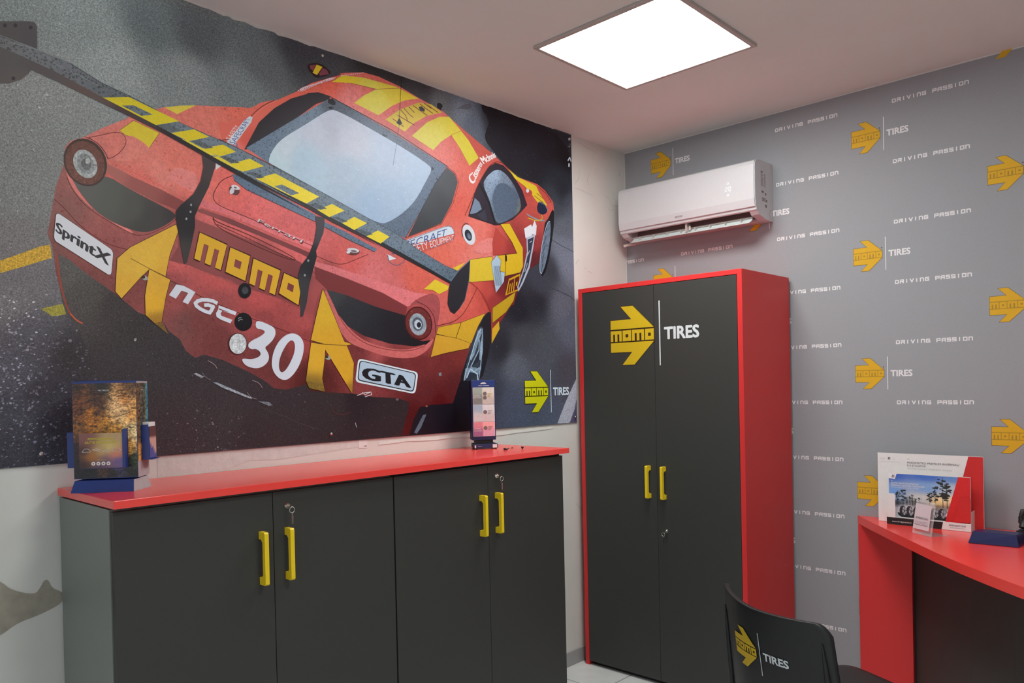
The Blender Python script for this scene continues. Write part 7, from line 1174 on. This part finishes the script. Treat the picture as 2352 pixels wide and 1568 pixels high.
for k, s_ in enumerate((((0, 0), (.3, 1), (.7, 1), (1, .2), (1, 0)), ((0, .6), (.5, 1), (1, .5), (.9, 0), (.6, .4)), ((0, 0), (.4, .8), (.6, 1), (1, .1), (.7, 0)), ((0, 0), (0, 1), (.7, 1), (1, .4), (1, 0)))):
    q = [(px0 + .008 + k * .027 + a * .023, pz0 + .046 + b * .009) for a, b in s_]; q.append(q[0]); mb.tube([L2W(a, pf0 - .0004, b) for a, b in q], .0006, 4, 2)
    mb.cyl(L2W(px0 + .037 + k * .0132, pf0, pz0 + .0135), nf, .0052, .0004, 14, 2); mb.cyl(L2W(px0 + .037 + k * .0132, pf0 - .0003, pz0 + .0135), nf, .0022, .0004, 8, 3)
flat_text(mb, 'SEGUICI SU', L2W(px0 + .047, pf0, pz0 + .0225), ux, UZ, .024, .0028, 1, nf, .0)
M_flyy = mat('flyer_yellow', (.62, .52, .02), .5, noise=.02)
mb.build('flyer', [M_col, M_flyy, M_card, M_greyin], pk)
# side pockets in blue, the right one holding leaflets
mb = MB(); mb.box((FX0 - .024, FY0 + .018, zb + .030), (FX0 - .0006, FY1 - .012, zb + .130), 0, Fb); mb.build('side_pocket', M_blue, box_b)
mb = MB(); mb.box((FX1 + .0012, FY0 + .028, zb + .048), (FX1 + .020, FY0 + .0295, zb + .146), 0, Fb); mb.box((FX1 + .0012, FY0 + .028, zb + .046), (FX1 + .030, FY1 - .002, zb + .048), 0, Fb); mb.box((FX1 + .020, FY0 + .028, zb + .046), (FX1 + .0215, FY1 - .002, zb + .140), 0, Fb); mb.build('side_pocket', M_blue, box_b)
mb = MB(); mb.box((FX1 + .003, FY0 + .035, zb + .0485), (FX1 + .0195, FY1 - .002, zb + .152), 0, Fb)
o = mb.build('leaflet_stack', M_card); tag(o, 'white-edged leaflets standing in the right side pocket of the autumn brochure box', 'leaflets')
mb = MB(); grid_print(mb, L2W(FX1 + .0222, FY0 + .030, zb + .05), uy, UZ, FY1 - FY0 - .034, .09, lambda u, v: tuple(ink((90, 60, 60) if v > .62 else ((190, 150, 140) if v + u * .4 > .5 else (70, 76, 140)))), 0, 6, 10); mb.build('pocket_print', M_col, box_b)

# ------------------------------------------------------------------ small brochure tower further right
t = thing('brochure_tower', 'narrow blue counter stand with three tyre leaflet cards near the worktop right end', 'display stand', (.130, -1.285, WT), math.radians(53.9))
Fb = FR[t.name]; R_ = Fb.to_3x3(); ux = R_ @ Vector((1, 0, 0)); uy = R_ @ Vector((0, 1, 0)); nf = R_ @ Vector((0, -1, 0))
mb = MB(); mb.box((-.048, -.056, .005), (.053, .056, .0215), 0, Fb)
bs = mb.build('base', M_navy, t, bevel=.001)
for x, y in ((-.04, -.048), (.045, -.048), (.045, .048), (-.04, .048)):
    mb = MB(); mb.cyl(Fb @ Vector((x, y, 0)), (0, 0, 1), .004, .0052, 10); mb.build('foot', M_black, t)
mb = MB(); mb.box((.030, -.0566, .006), (.049, -.0561, .0205), 0, Fb); mb.build('sticker', M_card, bs); mb = MB(); mb.box((-.0475, -.0566, .006), (-.042, -.0561, .018), 0, Fb); mb.build('sticker', M_card, bs); mb = MB(); flat_text(mb, 'bridgestone', L2W(-.034, -.0566, .0115), ux, UZ, .018, .003, 0, nf, .0); mb.build('base_lettering', M_card, bs)
mb = MB(); mb.box((-.040, -.030, .0215), (.036, .030, .038), 0, Fb); mb.build('neck', M_black, t)
mb = MB(); PW0, PW1, PY0 = -.055, .049, -.036; mb.box((PW0, PY0, .038), (PW1, .036, .296), 0, Fb); bd = mb.build('tower_body', M_navy, t, bevel=.002)
mb = MB(); mb.box((PW0 + .001, PY0 - .0012, .266), (PW1 - .001, PY0 - .0002, .294), 0, Fb); flat_text(mb, 'tyre range', L2W(-.022, PY0 - .0012, .270), ux, UZ, .036, .004, 1, nf, .0) if False else None
q = [(-.016, .2785), (-.012, .283), (-.004, .2855), (.004, .2855), (.009, .282), (.012, .279)]; mb.prism([L2W(a, PY0 - .0013, b) for a, b in q], nf * .0004, 1)
mb.box((-.024, PY0 - .0016, .2705), (-.006, PY0 - .0013, .2725), 1, Fb); mb.box((-.002, PY0 - .0016, .2705), (.022, PY0 - .0013, .2725), 1, Fb)
mb.build('header_strip', [M_blue, M_card], bd)
def cardfn(k):
    L_, R2 = [((150, 160, 150), (122, 120, 116)), ((150, 170, 186), (196, 190, 190)), ((206, 128, 140), (150, 92, 130))][k], [((206, 200, 190), (186, 176, 168)), ((206, 206, 206), (196, 184, 184)), ((226, 160, 160), (206, 150, 170))][k]
    def f(u, v):
        a = L_ if u < .47 else R2; w_ = min(1, max(0, (v - .35) * 3)); A = ink(a[0]); B = ink(a[1]); return tuple(A[i] * w_ + B[i] * (1 - w_) for i in range(3))
    return f
for k in range(3):
    z1_ = .264 - k * .0735; z0_ = z1_ - (.0725 if k < 2 else .0625)
    m = MB(); m.box((PW0 + .006, PY0 - .004, z0_), (PW1 - .005, PY0 - .0004, z1_), 1, Fb); fn = cardfn(k)
    grid_print(m, L2W(PW0 + .007, PY0 - .0044, z0_ + .001), ux, UZ, PW1 - PW0 - .013, z1_ - z0_ - .002, fn, 0, 17, 8)
    for c_ in ((.017, .0) if k == 0 else (.004,)): m.cyl(L2W(.003, PY0 - .0044, (z0_ + z1_) / 2 + c_ - (.008 if k == 0 else 0)), nf, .0085, .0006, 16, 2)
    tx = (('GAMMA', 'ESTIVI'), ('GAMMA', 'INVERNALI'), ('GAMMA', 'ALL SEASON'))[k]
    flat_text(m, tx[0], L2W(-.044, PY0 - .0048, (z0_ + z1_) / 2 - (.002 if k < 2 else .0)), ux, UZ, .026, .0042, 1, nf, .02); flat_text(m, tx[1], L2W(-.047, PY0 - .0048, (z0_ + z1_) / 2 - .0095), ux, UZ, .034, .0045, 1, nf, .02)
    for j in range(3): m.box((.015, PY0 - .0052, (z0_ + z1_) / 2 + .008 - j * .006), (.033 - j * .004, PY0 - .0046, (z0_ + z1_) / 2 + .010 - j * .006), 2 if k else 3, Fb)
    c = m.build('leaflet_card', [M_col, M_card, M_greyin, M_flyy]); c['category'] = 'leaflet'; c['group'] = 'tyre leaflet cards on the blue tower'
    c['label'] = ('topmost leaflet card on the blue tower, grey road picture', 'middle leaflet card on the blue tower, pale snowy picture', 'lowest leaflet card on the blue tower, pink and purple')[k]
# loose small fittings on the worktop
def bit(name, x, y, label, kind):
    m = MB()
    if kind == 0: m.tube([(x, y - .006, WT + .003), (x + .004, y + .004, WT + .003), (x + .009, y + .012, WT + .007)], [.0045, .003, .001], 8); m.cyl((x, y - .006, WT + .0002), (0, 0, 1), .005, .008, 10)
    elif kind == 1: m.tube([(x, y - .005, WT + .001), (x, y - .0055, WT + .006), (x, y, WT + .009), (x, y + .0055, WT + .006), (x, y + .005, WT + .001)], .0012, 6)
    else: m.lathe([(.0, 0), (.003, .0), (.0025, .004), (.006, .005), (.005, .010), (0, .011)], (x, y, WT + .0002), 'Z', 12)
    o = m.build(name, M_black); tag(o, label, 'small fitting')
bit('cable_clip', .276, -1.300, 'small black clip with a spike, loose on the worktop nearest the tower', 0)
bit('wire_hook', .281, -1.267, 'tiny dark wire hook standing open between the two lumps on the worktop', 1)
bit('plastic_stud', .309, -1.233, 'small dark mushroom-shaped stud, rightmost loose bit on the red worktop', 2)

# ------------------------------------------------------------------ on the desk
D0 = DZ + .0004
t = thing('counter_display', 'white and red cardboard counter display standing on the desk against the patterned wall', 'counter display', (1.56, -.10, D0))
mb = MB(); bz1 = 1.118; by = -.088
mb.box((1.362, by, D0 + .0005), (1.765, by + .004, bz1)); bd = mb.build('back_board', M_card, t)
M_cred = mat('printed_red', (.60, .022, .02), .5, noise=.03); M_ctext = mat('printed_grey_text', (.16, .15, .16), .6, noise=.02); M_ctext2 = mat('printed_light_text', (.45, .43, .44), .6, noise=.02)
mb = MB(); yf = by - .0006
mb.poly([(1.712, yf, bz1 - .001), (1.764, yf, bz1 - .001), (1.764, yf, D0 + .001), (1.64, yf, D0 + .001)])
mb.mesh([(1.7652, by, D0), (1.7652, by + .004, D0), (1.7652, by + .004, bz1), (1.7652, by, bz1)], [(0, 1, 2, 3)], 0)
flat_text(mb, 'PNEUMATICI PREMIUM INVERNALI', (1.482, yf, 1.0765), (1, 0, 0), UZ, .196, .0078, 1, N_, .012); flat_text(mb, 'E 4 STAGIONI', (1.482, yf, 1.0645), (1, 0, 0), UZ, .071, .0078, 1, N_, .012); flat_text(mb, 'VETTURA, SUMMA E TRASPORTO LEGGERO', (1.482, yf, 1.0525), (1, 0, 0), UZ, .170, .0055, 2, N_, .0)
mb.box((1.482, yf - .0004, 1.0955), (1.492, yf, 1.0968), 1); mb.box((1.3635, yf - .0004, 1.080), (1.452, yf, 1.0808), 2)
for k, c_ in enumerate((1.375, 1.382, 1.389)): mb.tube([(c_ + .003 * math.cos(a), yf - .0002, 1.094 + .003 * math.sin(a)) for a in [i * math.pi / 5 for i in range(10)]], .0003, 4, 2, True)
flat_text(mb, 'B', (1.404, yf, 1.0905), Vector((1, 0, 0)), UZ + Vector((.3, 0, 0)), .009, .010, 1, N_, .05); mb.poly([(1.402, yf - .0005, 1.0985), (1.411, yf - .0005, 1.1015), (1.408, yf - .0005, 1.0985)])
mb.tube([(1.428, yf, 1.098), (1.425, yf, 1.095), (1.430, yf, 1.092), (1.433, yf, 1.090)], .0004, 4, 2)
mb.build('board_print', [M_cred, M_ctext, M_ctext2], bd)
mb = MB()   # tray holding the brochures
ty = -.148
mb.box((1.4145, ty, D0 + .0005), (1.7315, ty + .0015, .853)); mb.box((1.4145, ty + .0015, D0 + .0005), (1.7315, by - .0003, .8225)); mb.box((1.4145, ty + .0015, .8225), (1.416, by - .0003, .90)); mb.box((1.730, ty + .0015, .8225), (1.7315, by - .0003, .90))
mb.poly([(1.416, ty - .0003, .853), (1.4495, ty - .0003, .853), (1.4495, ty - .0003, .945), (1.445, ty - .0003, .953), (1.416, ty - .0003, .953)])
mb.poly([(1.665, ty, .8535), (1.7315, ty, .8575), (1.7315, ty, .95), (1.726, ty, .957), (1.700, ty, .957), (1.697, ty, .954)], 2)
tr = mb.build('tray', [M_card, M_black, M_cred], t)
mb = MB(); yy = ty - .0005; mb.poly([(1.415, yy, D0 + .001), (1.625, yy, D0 + .001), (1.631, yy, .851), (1.415, yy, .851)], 1)
flat_text(mb, 'www.bridgestone.it', (1.436, yy, .832), (1, 0, 0), UZ, .076, .006, 0, N_, .0); flat_text(mb, 'BRIDGESTONE', (1.653, yy, .838), Vector((1, 0, 0)), UZ + Vector((.15, 0, 0)), .060, .0068, 2, N_, .03); flat_text(mb, 'Solutions for your journey', (1.656, yy, .830), (1, 0, 0), UZ, .054, .004, 2, N_, .0)
mb.build('tray_print', [M_card, M_black, M_ctext], tr)
# the brochure
mb = MB(); ly = -.128; lx0, lx1, lz0, lz1 = 1.418, 1.727, .8235, 1.037
mb.box((lx0, ly, lz0), (lx1, ly + .006, lz1), 1)
def winter(u, v):
    A = [(0, 1, (56, 92, 176)), (.5, 1, (64, 104, 184)), (.8, 1, (92, 132, 190)), (0, .6, (110, 150, 206)), (.5, .7, (120, 158, 204)), (.8, .7, (170, 188, 204)), (.4, .48, (190, 196, 196)), (.1, .45, (150, 176, 206)), (.7, .48, (236, 214, 170)), (.62, .42, (240, 200, 130)), (.8, .42, (220, 190, 150)), (.1, .38, (50, 56, 64)), (.4, .38, (70, 72, 76)), (.6, .36, (110, 100, 90)), (.8, .36, (90, 84, 80)), (.2, .2, (200, 204, 210)), (.5, .2, (206, 206, 210)), (.8, .2, (190, 186, 186)), (.3, .1, (220, 222, 226)), (.8, .08, (224, 224, 228))]
    W_ = 0; o = [0, 0, 0]
    for a, b, c in A:
        k = 1 / (((a - u) ** 2 + ((b - v) * 1.5) ** 2) + .002) ** 2; W_ += k; l = ink(c)
        for i in range(3): o[i] += l[i] * k
    return tuple(x / W_ for x in o)
yf = ly - .0004; grid_print(mb, (lx0 + .001, yf, lz0 + .02), (1, 0, 0), UZ, lx1 - lx0 - .002, lz1 - lz0 - .022, winter, 0, 28, 20)
def cp(pts, c, e=1): mb.poly([(a, yf - .0004 * e, b) for a, b in pts], 0, tuple(ink(c)))
def tree(x, z0_, z1_, w_, sd):
    r2 = random.Random(sd); cp([(x - .0012, z0_), (x + .0012, z0_), (x + .0008, z1_), (x - .0008, z1_)], (34, 36, 40))
    for i in range(26):
        f = r2.uniform(.3, 1); cx_ = x + r2.uniform(-1, 1) * w_ * (1.05 - abs(f - .7)); cz = z0_ + (z1_ - z0_) * f; rr_ = w_ * r2.uniform(.2, .42)
        cp([(cx_ + rr_ * math.cos(a * 1.05) * 1.3, cz + rr_ * .6 * math.sin(a * 1.05)) for a in range(6)], (40, 46, 44), 1.0 + i * .02)
for a in ((1.627, .905, 1.030, .020, 1), (1.598, .905, .990, .013, 2), (1.577, .905, .965, .010, 3), (1.642, .905, 1.0, .015, 4), (1.475, .905, .968, .012, 5), (1.455, .905, .965, .008, 6), (1.502, .905, .945, .005, 7), (1.512, .905, .95, .006, 8), (1.54, .905, .94, .006, 9), (1.525, .905, .935, .005, 10), (1.49, .905, .938, .005, 11)): tree(*a)
for k, x in enumerate((1.480, 1.506, 1.533, 1.560, 1.600, 1.628)):
    if k > 3: cp([(x - .018, .885), (x - .010, .902), (x + .010, .902), (x + .018, .885)], (120, 124, 130), 1.5)
    cp([(x - .006 + .014 * math.cos(a * .5), .880 + .022 * math.sin(a * .5)) for a in range(13)], (44, 44, 48), 1.6); cp([(x + .0 + .009 * math.cos(a * .5), .880 + .018 * math.sin(a * .5)) for a in range(13)], (150, 152, 158), 2.0); cp([(x + .0 + .003 * math.cos(a * .6), .880 + .006 * math.sin(a * .6)) for a in range(11)], (70, 70, 76), 2.4)
    for a in range(5): cp([(x, .880), (x + .009 * math.cos(a * 1.26), .880 + .018 * math.sin(a * 1.26)), (x + .009 * math.cos(a * 1.26 + .3), .880 + .018 * math.sin(a * 1.26 + .3))], (60, 60, 66), 2.2)
cp([(1.452, .871), (1.640, .871), (1.640, .853), (1.468, .853), (1.456, .860)], (30, 30, 34), 1.3)
cp([(1.684, lz1 - .001), (lx1 - .001, lz1 - .001), (lx1 - .001, lz0 + .005), (1.628, lz0 + .005)], (196, 36, 36), 3)
cp([(lx0 + .001, lz1 - .001), (1.452, lz1 - .001), (1.443, lz1 - .026), (lx0 + .001, lz1 - .022)], (214, 210, 214), 3)
flat_text(mb, 'B', (1.431, yf - .0014, 1.0185), Vector((1, 0, 0)), UZ + Vector((.3, 0, 0)), .010, .011, 2, N_, .05)
flat_text(mb, 'GAMMA PNEUMATICI PREMIUM', (1.428, yf - .0014, .992), (1, 0, 0), UZ, .108, .0064, 1, N_, .02); flat_text(mb, 'INVERNALI E QUATTRO STAGIONI 2021', (1.428, yf - .0014, .9825), (1, 0, 0), UZ, .132, .0064, 1, N_, .02); flat_text(mb, 'VETTURA, SUMMA E TRASPORTO LEGGERO', (1.428, yf - .0014, .9755), (1, 0, 0), UZ, .110, .0034, 1, N_, .0)
mb.box((1.428, yf - .0018, 1.004), (1.436, yf - .0010, 1.0052), 1)
o = mb.build('winter_brochure', [M_col, M_card, M_ctext]); tag(o, 'landscape brochure with blue sky, pines and a row of tyres in the counter display', 'brochure')
# clear card holder with card
t = thing('acrylic_card_holder', 'small clear acrylic holder with a payment card sign at the desk front', 'card holder', (1.603, -.305, D0), math.atan2(-.057, .0853))
Fb = FR[t.name]; R_ = Fb.to_3x3()
mb = MB(); wh = .051
mb.mesh([L2W(*p) for p in ((-wh, -.012, .0025), (wh, -.012, .0025), (wh, -.0095, .0025), (-wh, -.0095, .0025), (-wh, .012, .132), (wh, .012, .132), (wh, .0145, .132), (-wh, .0145, .132))], [(0, 3, 2, 1), (4, 5, 6, 7), (0, 1, 5, 4), (1, 2, 6, 5), (2, 3, 7, 6), (3, 0, 4, 7)])
mb.build('clear_panel', M_acryl, t)
mb = MB(); mb.box((-wh, -.012, 0.0002), (wh, .060, .0024), 0, Fb); mb.build('clear_foot', M_acryl, t)
mb = MB(); q = [(-wh + .010, -.0095, .022), (wh - .008, -.0095, .022), (wh - .008, .0078, .120), (-wh + .010, .0078, .120)]
mb.prism([L2W(a, b - .0068, c) for a, b, c in q], R_ @ Vector((0, -.0005, 0)))
M_pink = mat('pale_card', (.66, .56, .60), .4, noise=.02)
sl = (R_ @ Vector((0, .0173, .098)).normalized()); nfc = R_ @ Vector((0, -1, .17)).normalized(); uxx = R_ @ Vector((1, 0, 0))
for s_, z_, w_, h_ in (('EXPRESS', .040, .068, .014), ('AMERICAN', .062, .066, .008)):
    k = (z_ - .022) / .098; org = L2W(-wh + .018, -.0095 + .0173 * k - .0078, z_); flat_text(mb, s_, org, uxx, sl, w_, h_, 1, nfc, .03); 
    if h_ > .01: flat_text(mb, s_, org, uxx, sl, w_, h_, 0, nfc, -.005, .0007)
k = .55; mb.mesh([L2W(-wh + .016, -.0095 + .0173 * .18 - .0082, .038), L2W(wh - .014, -.0095 + .0173 * .18 - .0082, .038), L2W(wh - .014, -.0095 + .0173 * .18 - .0082, .0388), L2W(-wh + .016, -.0095 + .0173 * .18 - .0082, .0388)], [(0, 1, 2, 3)], 1)
mb.box((-wh + .016, -.0148, .0580), (wh - .016, -.0140, .0588), 1, Fb) if False else None
o = mb.build('payment_sign_card', [M_pink, M_ctext]); tag(o, 'pale pink card reading EXPRESS inside the clear acrylic holder', 'card')
# blue plinth (the statuette on it is left out)
mb = MB(); A_ = [(1.773, -.375), (1.931, -.360), (1.938, -.262), (1.783, -.277)]; cx_ = sum(a for a, b in A_) / 4; cy_ = sum(b for a, b in A_) / 4
V = [(x, y, D0) for x, y in A_] + [(x, y, D0 + .004) for x, y in A_] + [(cx_ + (x - cx_) * .87, cy_ + (y - cy_) * .72, D0 + .043) for x, y in A_]
mb.mesh(V, [(3, 2, 1, 0)] + [(i, (i + 1) % 4, 4 + (i + 1) % 4, 4 + i) for i in range(4)] + [(4 + i, 4 + (i + 1) % 4, 8 + (i + 1) % 4, 8 + i) for i in range(4)] + [(8, 9, 10, 11)])
o = mb.build('blue_plinth', mat('dark_blue_lacquer', (.011, .013, .085), .25, noise=.05), bevel=.0012); tag(o, 'dark blue tapered display plinth on the red desk top', 'plinth')
# black telephone at the right edge
t = thing('desk_device', 'small black desk device at the right edge of the view, behind the blue plinth', 'device', (2.02, -.20, D0))
mb = MB(); mb.prism([(1.895, -.215, D0), (2.09, -.20, D0), (2.10, -.03, D0), (1.905, -.04, D0)], (0, 0, .034)); mb.build('body', M_black, t, bevel=.006, seg=3)
mb = MB(); mb.tube([(1.915, -.175, .862), (1.917, -.165, .885), (1.925, -.14, .893), (1.93, -.10, .886), (1.932, -.08, .868)], [.018, .017, .011, .017, .018], 12); mb.tube([(1.905, -.17, .905), (1.91, -.165, .925), (1.925, -.16, .93)], [.008, .010, .006], 8); mb.tube([(1.905, -.172, .880), (1.905, -.17, .905)], .009, 8); mb.build('curved_arm', M_black, t)
